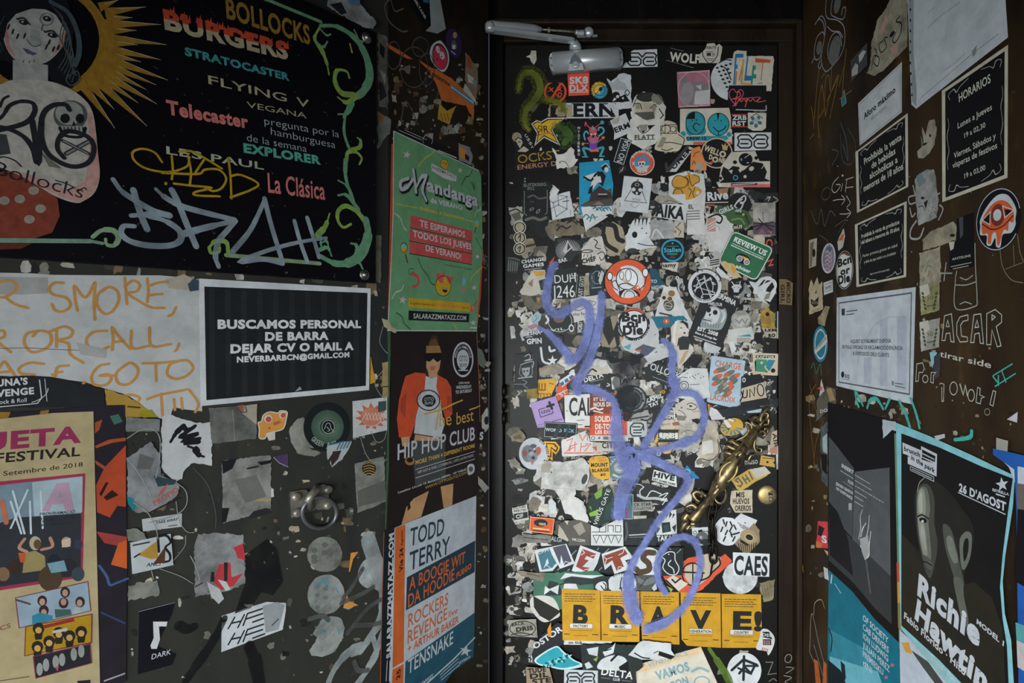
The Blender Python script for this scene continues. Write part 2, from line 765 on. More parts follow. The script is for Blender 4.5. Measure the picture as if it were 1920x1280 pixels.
ZT = 2.5
uP = POST.px(916, 618)[0]
pe = POST.w(uP, 0)           # where the short wall ends
WL = structure(slab('wall_left', LEFT, -2.9, 0.0, 0.0, ZT, -0.08, 0.0, M_LEFT))
WP = structure(slab('wall_corner', POST, 0.0, uP, 0.0, ZT, -0.08, 0.0, M_POST))
WR = structure(slab('wall_right', RIGHT, -0.02, 3.2, 0.0, ZT, -0.08, 0.0, M_RIGHT))
FL = structure(mesh_obj('floor', [(-2.6, -1.6, 0), (1.6, -1.6, 0), (1.6, 2.2, 0), (-2.6, 2.2, 0), (-2.6, -1.6, -0.1), (1.6, -1.6, -0.1), (1.6, 2.2, -0.1), (-2.6, 2.2, -0.1)],
                        [(0, 1, 2, 3), (7, 6, 5, 4), (0, 4, 5, 1), (1, 5, 6, 2), (2, 6, 7, 3), (3, 7, 4, 0)], [M_FLOOR]))
CE = structure(mesh_obj('ceiling', [(-2.6, -1.6, ZT), (1.6, -1.6, ZT), (1.6, 2.2, ZT), (-2.6, 2.2, ZT), (-2.6, -1.6, ZT + .1), (1.6, -1.6, ZT + .1), (1.6, 2.2, ZT + .1), (-2.6, 2.2, ZT + .1)],
                        [(3, 2, 1, 0), (4, 5, 6, 7), (1, 5, 4, 0), (2, 6, 5, 1), (3, 7, 6, 2), (0, 4, 7, 3)], [M_CEIL]))


def dx(x, off):   # x coordinate on a frontal plane at depth off in front of the door
    return DOOR.px(x, 600, off)[0]


def dz(y, off):
    return DOOR.px(1150, y, off)[1]


zd = dz(84, 0)     # top of the door leaf
DR = structure(slab('door_1', DOOR, dx(946, 0), dx(1458, 0), 0.012, zd, -0.045, 0.0, M_DOOR, bevel=0.002))
# frame: stops, head and raised outer moulding
structure(slab('trim_1', DOOR, dx(1460, .008), dx(1490, .008), 0, dz(42, .008), -0.06, 0.008, M_FRAME2, bevel=0.002))
structure(slab('trim_2', DOOR, pe.x - 0.01, dx(943, .02), 0, dz(42, .02), -0.06, 0.02, M_FRAME, bevel=0.002))
structure(slab('trim_3', DOOR, pe.x - 0.01, dx(1500, .012), zd + 0.004, dz(48, .012), -0.06, 0.012, M_FRAME2, bevel=0.003))
structure(slab('trim_4', DOOR, dx(1494, .05), dx(1506, .05), 0, dz(34, .05), -0.06, 0.05, M_FRAME2, bevel=0.005))
structure(slab('trim_5', DOOR, pe.x - 0.01, dx(1506, .05), dz(44, .045), dz(33, .045), -0.05, 0.045, M_FRAME2, bevel=0.005))
structure(slab('wall_back', DOOR, pe.x - 0.02, 0.56, dz(34, .03), ZT, -0.06, 0.03, M_FRAME))
structure(slab('trim_6', DOOR, dx(1489, .0), 0.56, 0, dz(34, .03), -0.08, -0.01, M_FRAME))

# ---------------------------------------------------------------- the door
D = DOOR
residue(D,'torn_paper','patchy layer of torn glued paper scraps left all over the sticker covered door',
        [(955,350,1452,600,170,18,48),(960,560,1452,860,230,18,52),(965,840,1300,1040,100,16,42),(1150,380,1440,620,130,12,36),(1130,600,1430,880,130,12,34),
         (955,980,1050,1120,40,12,34),(980,190,1440,360,50,8,26),(955,330,1456,1040,320,4,14),(1040,1080,1440,1270,20,8,24),
         (1180,420,1440,800,200,5,14),(950,1040,1006,1260,60,8,26)],
        ['#a59d8c','#b3ab9b','#8d887c','#6f6c63','#c0baac','#c9c6bd','#b9bcba','#2b2d2d','#3b3d3b','#55554f','#1f2122','#7e786a','#8b8f8d','#4a4640','#cfd0cc','#302c28'],seed=3,marks=.4)


def yb(cx,cy,w,c='k',lw=3.2):
    """the mirrored double loop emblem"""
    out = []
    k = w/2
    for m in (-1,1):
        q = [(.0,-.14),(-.24,-.4),(-.76,-.4),(-.93,-.24),(-.84,0),(-.93,.24),(-.76,.4),(-.22,.4),(-.08,.27),(-.08,.02),(-.26,-.13),(-.74,-.13)]
        out.append(l(c,lw,*[z for a,b in q for z in (cx+m*a*k*-1*-1,cy+b*k)]))
        q = [(-.74,.14),(-.3,.14)]
        out.append(l(c,lw,*[z for a,b in q for z in (cx+m*a*k,cy+b*k)]))
        q = [(-.18,-.27),(-.3,-.27),(-.74,-.27)]
    return out


def skull(cx,cy,r,c='w',e='k',tall=1.2):
    return [o_(c,cx,cy-r*.15,r*.8,r*.8*tall*.8),p(c,cx-r*.5,cy,cx+r*.5,cy,cx+r*.42,cy+r*.8*tall,cx-r*.42,cy+r*.8*tall),
            o_(e,cx-r*.32,cy,r*.22,r*.25),o_(e,cx+r*.32,cy,r*.22,r*.25),p(e,cx,cy+r*.18,cx+r*.12,cy+r*.45,cx-r*.12,cy+r*.45),
            l(e,r*.07,cx-r*.34,cy+r*.62,cx+r*.34,cy+r*.62),l(e,r*.06,cx-r*.12,cy+r*.52,cx-r*.12,cy+r*.8),l(e,r*.06,cx+r*.12,cy+r*.52,cx+r*.12,cy+r*.8)]


# --- top of the door
S(D,'small cream torn paper scrap left of the door closer','o',torn(qd(986,107,994,103,996,95,1006,95,1006,114,1001,121,995,115,993,109),.6),name='torn_sticker',kind='grime')
S(D,'white sticker with mirrored loop emblem touching the door closer','w',qd(1167,127,1172,118,1184,113,1183,97,1188,94,1232,92,1233,125),yb(1204,111,58,'k',2.6))
S(D,'round black sticker with orange no-entry bar and crosses','k',ell(1041,172,21.5) ,ring('r',4,1041,172,19.5),l('r',4,1052,156,1031,190),l('r',2,1030,164,1037,172),l('r',2,1037,165,1030,171),
  l('r',2,1045,164,1053,171),l('r',2,1052,164,1047,170),s('r',2,1040,175,1050,181,1053,176,1048,174,1046,182),p('k',1020,150,1062,150,1062,155,1020,155))
S(D,'square orange sticker with two rows of bold white lettering','#e0523a',qd(1064,138,1105,137,1105,178,1066,180),t('w','SK8',1068,157,1103,156,13,.05),t('w','DLX',1068,171,1103,170,12,.05),l('w',1.2,1068,173.5,1103,172.5))
S(D,'small round sticker, half yellow half blue, right of square orange one','#d8b23c',ell(1124,169,16.5),o_('#3f9fc0',1124,169,16,16,-45,0,180),ring('n',1.2,1124,169,10.5),ring('k',.8,1124,169,16),
  arc('k','ANIMALS AND MUSIC ',1124,169,13.3,3.6,-170,170,.04),o_('#e8d270',1121,172,4,3),o_('k',1126,167,3,4,30),l('n',1.4,1116,177,1132,161),o_('r',1122,171,1.6))
S(D,'white torn sticker with black blots below the closer end','w',torn(qd(1137,147,1146,152,1156,145,1160,140,1170,137,1183,141,1184,202,1157,205,1150,190,1148,168),1),torn_ := p('l',1138,150,1150,154,1158,146,1162,152,1172,156,1176,164,1172,169,1148,168),
  o_('k',1155,178,7,6),o_('k',1165,186,10,6),o_('k',1146,184,5,4),p('k',1150,190,1172,176,1181,190,1150,192),s('k',1.6,1171,174,1176,168,1180,174,1176,179,1173,175),o_('w',1158,181,3),o_('w',1168,184,2),name='torn_sticker')
S(D,'black strip sticker with pale serif word WOLF','k',qd(1252,89,1311,98,1313,121,1248,112),t('#d3d0bc','WOLF',1255,114,1311,119,17,.05),l('#8a897c',.8,1250,113,1300,127),l('#8a897c',.7,1257,90,1282,96))
S(D,'torn cream sticker with shield outline right of WOLF strip','#c9c6b4',torn(qd(1311,102,1322,93,1326,82,1340,81,1342,86,1348,82,1354,88,1350,119,1310,118),.6),s('k',1.6,1317,93,1319,106,1331,119,1344,106,1347,88),t('k','TRIBUTE',1322,92,1343,91,5),l('k',1,1324,97,1336,97),rc('d',1325,99,1333,105),rc('#9a978a',1335,99,1340,106),greek('k',1325,110,1339,110,1),greek('k',1327,113,1337,113,1),name='torn_sticker')
S(D,'pale oval sticker with black pine cone scales','w',ell(1372,149,40,39,55),*[p('k',*[z for a,b in ((0,-2.2),(3.6,0),(0,2.4),(-3.6,0)) for z in (1345+i*8.2+j*3.6+a,127+j*7.2-i*2.4+b)]) for i in range(4) for j in range(7) if 1340 < 1345+i*8.2+j*3.6 < 1371],s('k',2,1348,118,1360,112,1371,113),s('k',2,1352,123,1362,130,1371,150))
S(D,'cream paper cut-out with tall multicoloured painted letters','#cdc7b6',torn(qd(1374,108,1376,97,1382,94,1400,96,1400,105,1450,105,1451,112,1446,171,1430,171,1370,164),.5),rc('#2d78a8',1379,101,1394,108),l('#2d78a8',3,1380,104,1376,158),rc('#2d78a8',1377,121,1383,129),
  l('#c86a38',2.6,1381,134,1379,158),l('#c86a38',2.2,1386,150,1394,114),l('#c8983c',3,1394,112,1390,156),l('#2d78a8',3,1402,106,1397,150),rc('#2d78a8',1396,142,1411,151),rc('#2f8c6c',1411,123,1417,131),l('#2f8c6c',3.5,1413,124,1409,158),rc('#2f8c6c',1411,139,1418,147),
  p('#c85a34',1416,109,1445,112,1444,118,1416,117),l('#b8542f',1.4,1431,112,1427,150),l('#c8983c',3,1392,157,1408,158),p('#7fa79c',1418,158,1424,154,1430,154,1430,158))
S(D,'square pink photo sticker with grey figure and white patch','#a97080',qd(1269,135,1331,131,1332,199,1272,202),ring('#cbb0b6',1,1301,167,30,33),p('#7c7a7c',1276,150,1287,142,1290,156,1310,152,1328,158,1330,170,1300,178,1303,196,1290,196,1278,178),o_('#938d90',1288,175,12,22,10),p('#b9b6b7',1304,161,1315,159,1315,170),p('#bcbcbd',1304,171,1332,168,1330,195,1301,196),l('#d5c2c6',1,1271,137,1329,133,1330,197,1274,200))
S(D,'black card with pink handwritten word and heart outline','k',qd(1367,160,1437,160,1437,208,1364,204,1365,172),s('#d0547e',1.5,1380,198,1369,184,1368,172,1375,167,1381,173,1388,168,1394,174,1388,186,1374,199),s('#e2684e',1.4,1372,186,1388,180,1384,172,1378,198,1386,186),l('#d0547e',1.2,1370,186,1424,182),
  s('#e2684e',1.3,1384,190,1388,184,1390,191,1395,185,1398,190,1401,185,1397,201,1402,186,1407,190,1412,185,1416,190,1421,187,1426,183,1420,191,1436,189),l('w',1.6,1436.5,198,1436.5,207,1380,205.5))
S(D,'cream sticker with two round teal cartoon heads and word CREW','#c6beae',qd(1275,204,1367,202,1372,226,1373,270,1275,272),rc('#bf5a52',1300,266,1372,271),p('#2b8c98',*[z for q in sm(1286,222,1290,213,1300,209,1314,212,1322,222,1321,236,1324,246,1318,253,1303,252,1292,254,1286,244) for z in q]),p('k',1286,223,1292,213,1303,209,1303,223),
  ring('k',1.4,1304,231,18,21.5),s('k',1.8,1312,234,1304,231,1300,239,1306,246),o_('k',1298,226,1,1.6),o_('k',1306,225,1,1.6),o_('#2b98a4',1347,233,20,21),ring('k',1.4,1347,233,20,21),p('k',1344,212,1346,229,1349,212),s('k',1.8,1337,238,1347,246,1358,241,1361,236),l('k',1.4,1347,246,1347,255),o_('k',1341,226,1,1.6),o_('k',1352,226,1,1.6),
  o_('#2b8c98',1281,251,5),o_('#2b8c98',1367,252,4.5),p('#2b8c98',1286,256,1362,254,1366,260,1360,264,1288,264),t('k','CREW 12',1287,262.5,1324,262,6,.05))
S(D,'small black square sticker with two rows of white capitals, right of the teal heads','k',qd(1371,211,1402,211,1402,242,1370,242),t('w','ZRB',1373,224.5,1400,224.5,8.6,.05),t('w','RST',1373,235.5,1399,235.5,8.6,.05),l('r',1.2,1372,214.5,1401,214.5),l('r',1.6,1371,237.5,1401,237.5))
S(D,'cream sticker with teal rosette right of the small black square','#c8c4b4',qd(1402,211,1437,212,1436,240,1429,245,1412,245,1402,240),*[o_('#3d6f78',1417+8*math.cos(a),228+7.5*math.sin(a),4.2,3.4,math.degrees(a)) for a in (.3,1.5,2.8,4.0,5.3)],o_('#a9aaa8',1418,225,4.5),l('#37606a',1.6,1407,220,1418,213,1430,222))
S(D,'white sticker with mirrored loop emblem under the teal rosette','w',qd(1377,249,1446,248,1446,281,1377,283),yb(1411.5,265,61,'k',2.8))

# --- second band
S(D,'beige torn end of a letter strip under the green spray','#a79c80',torn(qd(1030,196,1062,193,1062,222,1028,222),2),p('k',1032,197,1048,197,1043,204,1041,214,1046,216,1042,221,1032,221),name='torn_sticker',kind='grime')
S(D,'white strip with big black serif letters ERN','w',qd(1061,193,1152,192,1160,198,1160,221,1062,222),t('k','ERN',1075,218,1152,218,25,.05),*[rc('k',a,b,a+c2,b+2) for a,c2 in ((1072,22),(1098,14),(1128,12),(1145,10)) for b in (193.5,216.5)],rc('#a99a7c',1062,196,1073,220),p('w',1136,196,1146,202,1150,212,1160,214,1160,198,1150,193))
S(D,'black card with a colourful horned insect creature and vertical white lettering','#0f0f16',qd(1078,223,1141,224,1141,297,1077,297),*[t('w',ch,1083,242.5+7*i,1087.5,242.5+7*i,5.2,.03) for i,ch in enumerate('MYSTERIO')],
  s('#d0525a',1.8,1108,241,1101,235,1098,229,1097,236),s('#d0525a',1.6,1114,241,1121,235,1127,231),o_('#3f9aa8',1129,229.5,3.6),s('#53a9b4',3,1123,255,1132,247,1130,240,1123,239,1122,244),s('#5a9fb0',3,1097,262,1095,252,1099,246,1103,250),
  p('#c8555c',1104,242,1111,236,1119,242,1119,250,1124,258,1120,266,1104,266,1101,258,1106,250),p('#8a8a8a',1108,241,1111.5,235,1116,241,1112,246),o_('#a8668c',1112,264,7.5,6),s('k',2.4,1103,256,1109,251,1112,257,1116,251,1121,256),o_('w',1109,252,2.4,1.8),o_('w',1116,251.5,2.4,1.8),p('#7c3fb0',1105,269,1120,269,1118,281,1106,281),
  p('#e0683c',1103,281,1122,279,1123,285,1116,284,1108,285),s('#3f98a0',4.5,1106,280,1094,278,1098,291),s('#3f98a0',4.5,1120,279,1131,277,1126,291),l('#53a9b4',2,1092,294,1102,294),l('#53a9b4',2,1124,293,1133,293),l('#8c8c98',1.3,1104,269,1094,268),l('#8c8c98',1.3,1119,268,1130,259),star('#e08a3c',1093,270,4),star('#e0743c',1131,258,4.5))
S(D,'curved white torn sticker of a head with wild dark hair','#c4c2b8',torn(qd(1187,190,1193,178,1207,172,1226,174,1242,186,1249,200,1246,226,1240,240,1190,236,1184,200),1),o_('#34352f',1212,182,19,9),o_('#7e7d74',1232,186,12,9,40),ring('k',1.4,1217,206,30,33,0,190,340),rc('#b6ae98',1190,192,1230,214),
  s('k',1.6,1190,195,1199,194,1203,204),s('k',1.6,1219,203,1227,196,1231,200),o_('#8d887a',1196,200,4,5),o_('#8d887a',1226,203,4,6),torn_2 := p('#56564f',1190,211,1226,209,1228,222,1210,226,1192,217),l('k',2,1236,204,1244,216,1238,222),name='torn_sticker')
S(D,'torn white sticker with a wolf snout over dark slab capitals','#cfcec6',torn(qd(1182,224,1192,214,1206,222,1216,228,1240,224,1238,258,1228,270,1214,274,1206,280,1196,274,1184,268,1176,258),1),p('#8c887c',1198,234,1214,233,1213,244,1206,250,1201,245),s('k',1.3,1194,238,1200,246,1206,250,1214,246,1226,235),o_('k',1206,246.5,2.6,1.7),p('k',1214,235,1229,234,1217,243),p('#6c6a62',1194,238,1199,236,1198,243),
  t('#4c4c48','FLATT',1190,262,1228,261,9,.05),l('#4c4c48',1.2,1189,262,1228,261),name='torn_sticker')
S(D,'tilted white square with bold letters ERM','w',qd(1144,226,1173,212,1187,246,1158,259,1151,262,1152,246),p('#a8a294',1146,226,1162,219,1160,230,1150,234),t('k','ERM',1154,249,1182,238,10,.05))
S(D,'black label with thin white capitals set on a steep slant','#222a2c',qd(1163,257,1185,263,1170,311,1149,303),l('w',.9,1164.5,259,1183,264,1169,308.5,1151,302.5,1164.5,259),t('w','NO VISA',1166,306,1181,264,11,.01))
S(D,'cream sticker of a round bare belly under two letter glasses','#c6bda6',sm(1238,234,1250,226,1268,232,1271,246,1284,258,1283,268,1272,284,1255,285,1228,280,1234,262,1240,252),l('k',1.3,1239,236,1239,250,1268,250,1268,233,1239,236),ring('k',1.3,1249,242,8),ring('k',1.3,1262,242,5.5),l('k',1.2,1247,232,1247,250),s('k',1.5,1240,268,1258,267,1278,271),s('k',1.5,1240,279,1250,282,1262,278),s('k',1.5,1272,252,1283,262,1274,282,1260,285),p('#8f8a7c',1232,276,1242,256,1250,258,1242,276),p('w',1276,256,1282,262,1278,266))
S(D,'white strip with jagged black capitals on a steep slant','#bfc0bc',qd(1249,322,1291,274,1301,278,1268,322),*[p('k',1252+i*8,316-i*8,1258+i*8,310-i*8,1262+i*8,314-i*8,1256+i*8,320-i*8) for i in (0,2,4)],t('k','UNER',1264,318,1298,280,9,.05),p('d',1247,321,1289,271,1293,274,1255,322))
S(D,'round black sticker with cream lettering and a small crown','#17161c',ell(1344,287,30,29),ring('#bdb193',2.2,1344,287,28.6,27.6),t('#c6ba98','WELL',1319,281,1347,292,11,.05),ring('#c6ba98',3.4,1355,289,4.6),t('#c6ba98','D',1329,298,1335,299,9,.06),ring('#c6ba98',3,1341,299,4.2),t('#c6ba98','NE',1347,303,1358,306,9,.06),p('#b39c66',1355,281,1353,269,1357,273,1360,268,1362,274,1366,271,1363,282),p('r',1326,306,1338,301,1335,308),l('w',1,1321,302,1333,308))
S(D,'orange sticker corner with a moustached face below the round crown sticker','#d4864a',qd(1296,279,1312,274,1318,292,1325,310,1324,320,1294,318),s('k',1.2,1300,294,1304,287,1311,284),s('k',1.2,1298,309,1301,302,1304,308),p('#9b9a97',1302,316,1308,304,1314,304,1320,317))
S(D,'cream sticker with glossy black cartoon bubbles and a red base','#bfb9aa',qd(1371,285,1416,283,1424,302,1444,302,1444,351,1354,351,1348,336,1352,312),rc('#cf6468',1370,345,1444,351),p('k',1350,341,1357,336,1352,326,1356,312,1366,318,1374,311,1386,313,1388,322,1396,318,1412,303,1430,306,1438,322,1434,334,1444,339,1444,336,1444,340,1350,343),o_('k',1398,299,13,12),o_('k',1378,304,4,3.5),o_('k',1418,296,3.5),o_('k',1351,334,3),o_('#bfb9aa',1409,316,5,4,-30),ring('#4aa0b4',1.6,1379,333,4),
  o_('#5a8aa6',1390,299,2,2.6),l('w',1,1396,296,1406,289),l('w',1,1428,316,1433,309),o_('w',1402,305,2,1),p('#bfb9aa',1366,320,1374,318,1372,326),p('#bfb9aa',1384,318,1390,316,1388,324),o_('#bfb9aa',1397,331,3,3),rc('#2a3a40',1371,343,1420,347),greek('w',1374,346,1416,344,1.4))
S(D,'round orange rimmed sticker with a white skull in a bandana','#cf5636',ell(1204,305.5,23.5,23),ring('w',1.2,1204,305.5,22.6,22.2),o_('#4c88a8',1204,306,15.5),p('#b9bcba',1190,312,1218,310,1212,320,1196,320),skull(1203,307,8.5,'w','k',.9),p('#d45a44',1195,303,1200,297,1209,297,1211,301,1202,303),arc('w','BARCELONA',1204,305.5,19,5,-62,62,.04),arc('w','INFAME',1204,305.5,19,5,215,145,.04,True),l('w',1.6,1186,304,1190,309),l('w',1.6,1190,304,1186,309))
S(D,'yellow star sticker with mirrored R letters, black and white outline','k',qd(1063,218,1037,243,1054,276,1020,261,999,277,1005,250,991,232,1003,222,1013,226,1024,219),p('#cfcab4',1060,220,1035.5,243,1051,273,1020,258,1002,274,1007,250,996,232,1006,225,1014,228,1026,221),p('k',1056,222.5,1034,243,1047,269,1020,255.5,1005,269,1009,249,998,232,1008,227,1014,230,1027,223),p('#d2a42a',1053,224,1032,243,1044,266,1020,253,1007,266,1011,248,1000,233,1008,229,1016,232,1028,225),t('k','R',1020,249,1029,248,14,.01),l('k',1.4,1016,249,1016,236,1010,236,1009,241,1015,243,1008,249),l('k',1,1003,254,1030,249,1040,256))
S(D,'black sticker with yellow outlined capitals over orange ones, upper left','#121212',qd(965,288,1050,278,1056,282,1052,296,1046,312,966,321),t('#cfae3a','OCKST',972,306,1050,296,16,.0),t('k','OCKST',973,305.2,1049,295.4,15,-.035),t('#c08a6a','ENERGY D',971,318,1044,310,9,.0))
S(D,'black sticker with a bald pale head and letters USSY','#17171b',qd(959,262,981,243,1001,276,985,283,968,285),o_('#958a72',969,257,9,9,20),p('#b3aa94',966,258,977,256,980,268,975,278,970,270),s('k',2,966,263,972,258,979,262),o_('k',974,266,2,1.3),p('#b3aa94',970,284,982,274,992,281,986,285),*[t('w',c2,x,y,x+4,y+4.5,5,.01) for c2,x,y in (('U',983,254),('S',987,261),('S',991,268),('Y',994,275))])
S(D,'jagged white torn scrap right of the yellow-lettered black sticker','#cfcdc6',torn(qd(1036,277,1046,290,1062,286,1070,276,1077,283,1078,298,1084,299,1080,306,1074,312,1045,316,1042,300),1.5),s('k',1.2,1052,302,1060,304,1066,312),o_('k',1050,304,1,2),name='torn_sticker')

# --- third band
S(D,'bright blue card with a black and white leaning dancer','#1f8fb5',qd(1086,305,1142,300,1150,345,1146,400,1086,400),p('#4e4a44',1086,386,1146,352,1150,384,1120,388),p('#c9cbcb',1094,331,1118,323,1128,332,1118,346,1108,360,1104,364,1110,338,1096,336),s('k',4,1095,332,1108,338,1118,326,1128,324),o_('k',1134,314,6.5,6),o_('#c9cbcb',1137,318,4,5),p('k',1120,321,1130,322,1136,330,1130,350,1120,340),p('k',1105,352,1112,346,1110,362,1102,364),p('#c9cbcb',1112,332,1126,330,1128,342,1116,342),p('#35302e',1108,362,1124,348,1146,362,1148,372,1104,378),s('w',1.4,1128,312,1136,307,1142,314),greek('#b9a8a8',1122,364,1138,364,2),greek('k',1120,369,1140,369,2.4),p('#8b6f70',1112,384,1122,377,1134,384))
S(D,'white scrap with teal wave pattern below the blue dancer card','#cfd2d0',torn(qd(1090,388,1146,386,1148,398,1120,412,1098,434,1094,412),1),*[s('#2f7d84',2.2,1094+6*i,407+(i % 3)*4,1099+6*i,402+(i % 2)*5,1104+6*i,406+(i % 3)*3) for i in range(4)],*[s('#2f7d84',2.4,1112+6*i,391+(i % 2)*3,1117+6*i,389,1122+6*i,394+(i % 3)) for i in range(5)],p('#c4c6c4',1096,434,1126,400,1140,406,1112,424),name='torn_sticker')
S(D,'tall worn black sticker with faint capitals at top left','#1d2222',qd(979,342,1028,340,1037,349,1030,362,1033,402,1026,424,982,424),t('#8d938f','BLITZKRIEG',982,350,1024,348,6,.0),t('#a9aea9',"IT'S C",989,356,1002,356,5,.0),l('#9aa09c',.8,983,358,983,400,988,404),l('#9aa09c',.8,1026,356,1026,398,1022,402),s('#565c55',3,990,370,1000,366,1010,372,1026,370),s('#62655b',5,986,412,1000,408,1012,412,1024,408),ring('#9ba09a',1,997,392,4,2,-30),ring('#9ba09a',1,1009,396,4.5,2,-50),rc('#4b504c',994,377,1001,379),kind='grime')
S(D,'white sticker with a thin black line drawing of a cube','w',torn(qd(1030,369,1068,358,1077,405,1036,413),.4),l('k',.9,1046,365,1063,368.5,1063,392,1043,405.5,1037,380,1063,369),l('k',.9,1046,365,1047.5,384,1063,392),l('k',.9,1030,392,1047.5,384),l('k',.9,1031,376,1037,380),*[o_('k',x,y,1.2) for x,y in ((1037,380),(1047.5,384),(1043,405.5),(1063,392),(1063,368.5))],greek('k',1055,378,1067,376,1.4),l('k',.6,1069,392,1070,404))
S(D,'small torn orange and white scrap right of the cube drawing','#b7b2a4',torn(qd(1074,381,1085,380,1086,400,1077,400),.8),p('#b04a2e',1075,381,1085,380,1085,384),l('k',2,1076,387,1084,398),l('k',2,1084,386,1077,396),name='torn_sticker')
S(D,'white rectangle with black skull in a triangle above word TATTOO','w',qd(1170,329.5,1223,335,1215,400,1162,394),l('k',1.1,1196,336,1171,376,1212,380.5,1196,336),o_('#26282a',1194.5,350,11.5,10.5),p('#26282a',1184,350,1206,351,1203,360,1199,366,1190,365,1185,360),o_('w',1188,355,3.8,3.6),o_('w',1200.5,356,3.8,3.6),o_('w',1194,362,2.2,2.6),*[o_('w',1194.5+3.6*math.cos(a),346+2.6*math.sin(a),.9) for a in (0,1.05,2.1,3.1,4.2,5.2)],t('k','TATTOO',1184,375,1201,377,4.2,0),ring('#9a9d9e',.8,1190,384,7,5),l('#9a9d9e',.7,1181,381,1190,390,1199,383))
S(D,'white strip torn at its left end with bold capitals AIKA','w',torn(qd(1238,382,1291,383,1287,418,1226,405,1232,396),.6),t('#1e1f20','AIKA',1228,404,1282,411,23,.06),l('k',1.2,1288,400,1287,417))
S(D,'dirty cream paper strip stuck across the top of AIKA','#a9a393',torn(qd(1231,366,1284,366,1282,382,1238,381,1226,374),1),s('k',1,1244,379,1256,376,1270,380),name='torn_sticker',kind='grime')
S(D,'white sticker with stacked golden bubble shapes outlined in black','#cbccc9',torn(qd(1254,331,1290,320,1320,327,1324,370,1320,400,1324,440,1288,440,1288,386,1254,366),.8),p('#c8953e',*[z for q in sm(1262,350,1260,341,1266,331,1275,329,1284,330,1290,326,1300,327,1310,330,1311,339,1305,344,1301,348,1309,351,1316,358,1310,366,1300,372,1286,374,1284,364,1262,364,1264,354) for z in q]),
  s('k',1.3,1262,350,1260,341,1266,331,1275,329,1288,336,1288,346,1280,352,1264,351),s('k',1.3,1284,330,1291,338,1290,349),s('k',1.3,1292,329,1294,340,1298,348,1304,344,1311,340,1310,331,1300,327),s('k',1.3,1262,364,1266,355,1276,355,1281,363),s('k',1.2,1290,352,1296,358,1292,369),s('k',1.2,1303,352,1299,362,1302,370),l('k',1.2,1289,321,1291,326),l('k',1,1294,322,1292,326),o_('w',1308,361,3.4),t('k','EL',1291,391,1300,391,8,.04),*[greek('#50524e',1289,396+5*i,1312,395+5*i,1.6) for i in range(4)])
S(D,'torn white scrap shaped like a hand beneath the TATTOO rectangle','#d0d4d4',torn(qd(1190,410,1218,409,1220,450,1232,462,1172,472,1168,450,1180,430),1.5),*[p('k',1190+7*i,410,1194+7*i,409,1190+7*i,424) for i in range(4)],o_('k',1190,440,5,6),s('k',1.6,1196,456,1214,460,1238,460),o_('d',1186,470,10,5),o_('k',1204,428,2,1),o_('k',1212,437,1.6,1),name='torn_sticker')
S(D,'grey torn paper between AIKA and the round blue sticker','#a8aaa8',torn(qd(1220,412,1262,412,1268,445,1238,450,1219,448),2),s('w',3,1222,446,1230,430,1244,446),name='torn_sticker',kind='grime')
S(D,'cream scrap with black bracket lines right of the grey torn paper','#bdb5a2',torn(qd(1264,414,1283,414,1282,446,1264,444),.6),l('k',1.2,1266,424,1277,434,1272,442),l('k',1.2,1270,424,1276,417),o_('#b8643c',1266,434,2.4),name='torn_sticker')
S(D,'tan sticker with thick black swirl left of the orange round sticker','#a3977c',torn(qd(1129,417,1150,416,1168,426,1174,456,1162,480,1140,474,1130,450),1),s('#1f2020',9,1133,420,1152,424,1158,446,1168,452),s('#1f2020',8,1132,440,1138,458,1156,470),s('#1f2020',7,1133,420,1131,440),name='torn_sticker')
S(D,'black square sticker with glowing blue ring and blue script','#15191d',qd(1238,447.5,1283,447.5,1283,491,1238,491),ring('#2f95b4',3.4,1261,469.5,19.8,19.6),t('#45b4cc','Stallen',1245,473,1277,472,9,.03),o_('#3fae9c',1261,456,1.7),greek('#2f8f86',1249,461.5,1273,461.5,1.2),greek('#3a9c80',1251,476,1270,476,2),greek('#8a4560',1257,479.6,1265,479.6,1),greek('#3a7c94',1256,483,1266,483,1))
S(D,'dark circle sticker with a pale gorilla head outline','#1b1d1e',ell(1388,382,22,22),s('#c5c8c6',2.6,1377,386,1386,374,1396,367,1398,374,1394,380,1390,390,1384,392,1377,386),s('#c5c8c6',2,1384,378,1392,373),o_('#c5c8c6',1390,380,3,2.4),arc('#b9bdb8','GUERRILLA',1388,382,20.5,4,-14,88,.03))
S(D,'black strip sticker with white handwritten word over small capitals','#1c1a18',qd(1324,352,1370,352,1367,384,1322,386),p('#9b7350',1344,354,1366,352,1364,362,1350,366),t('w','Rive',1327,376,1366,372,16,.05),greek('#b7b4ac',1324,380,1366,379,2),rc('#a35e3a',1324,383,1340,386))
S(D,'green leafy sticker with white letters GIRLS behind the gorilla circle','#3f5c3c',torn(qd(1340,390,1362,386,1402,396,1412,414,1406,424,1378,434,1352,404),1.5),s('#6a8c4a',3,1372,412,1388,410,1396,420),s('#2c4430',5,1380,400,1396,402,1404,418),t('w','GIRLS',1350,402,1376,391,9,.04),t('w','APE',1378,397,1390,398,5,.04),o_('#c8b03a',1394,402,2.2))
S(D,'tiny tag with pale letters mU9 under the leafy sticker','#23302a',qd(1375,420,1394,422,1393,432,1376,432),t('#c9c3a0','mU9',1376,429,1392,428,7,.05))
S(D,'grey square print above a purple spiky plant, near door edge','#aaa79e',qd(1412,380,1454,380,1454,441,1412,440),p('#5b4c5a',1412,418,1454,416,1454,440,1412,439),*[l('#241f26',2,1432,420,1432+20*math.cos(a),422+14*math.sin(a)) for a in (.2,.7,2.4,2.9,3.5,5.8,4.2)],p('#7d5f6a',1420,440,1428,428,1438,438),p('#8a6a72',1438,432,1448,434,1446,440),l('#3a3a38',1,1430,398,1431,414),kind='grime')
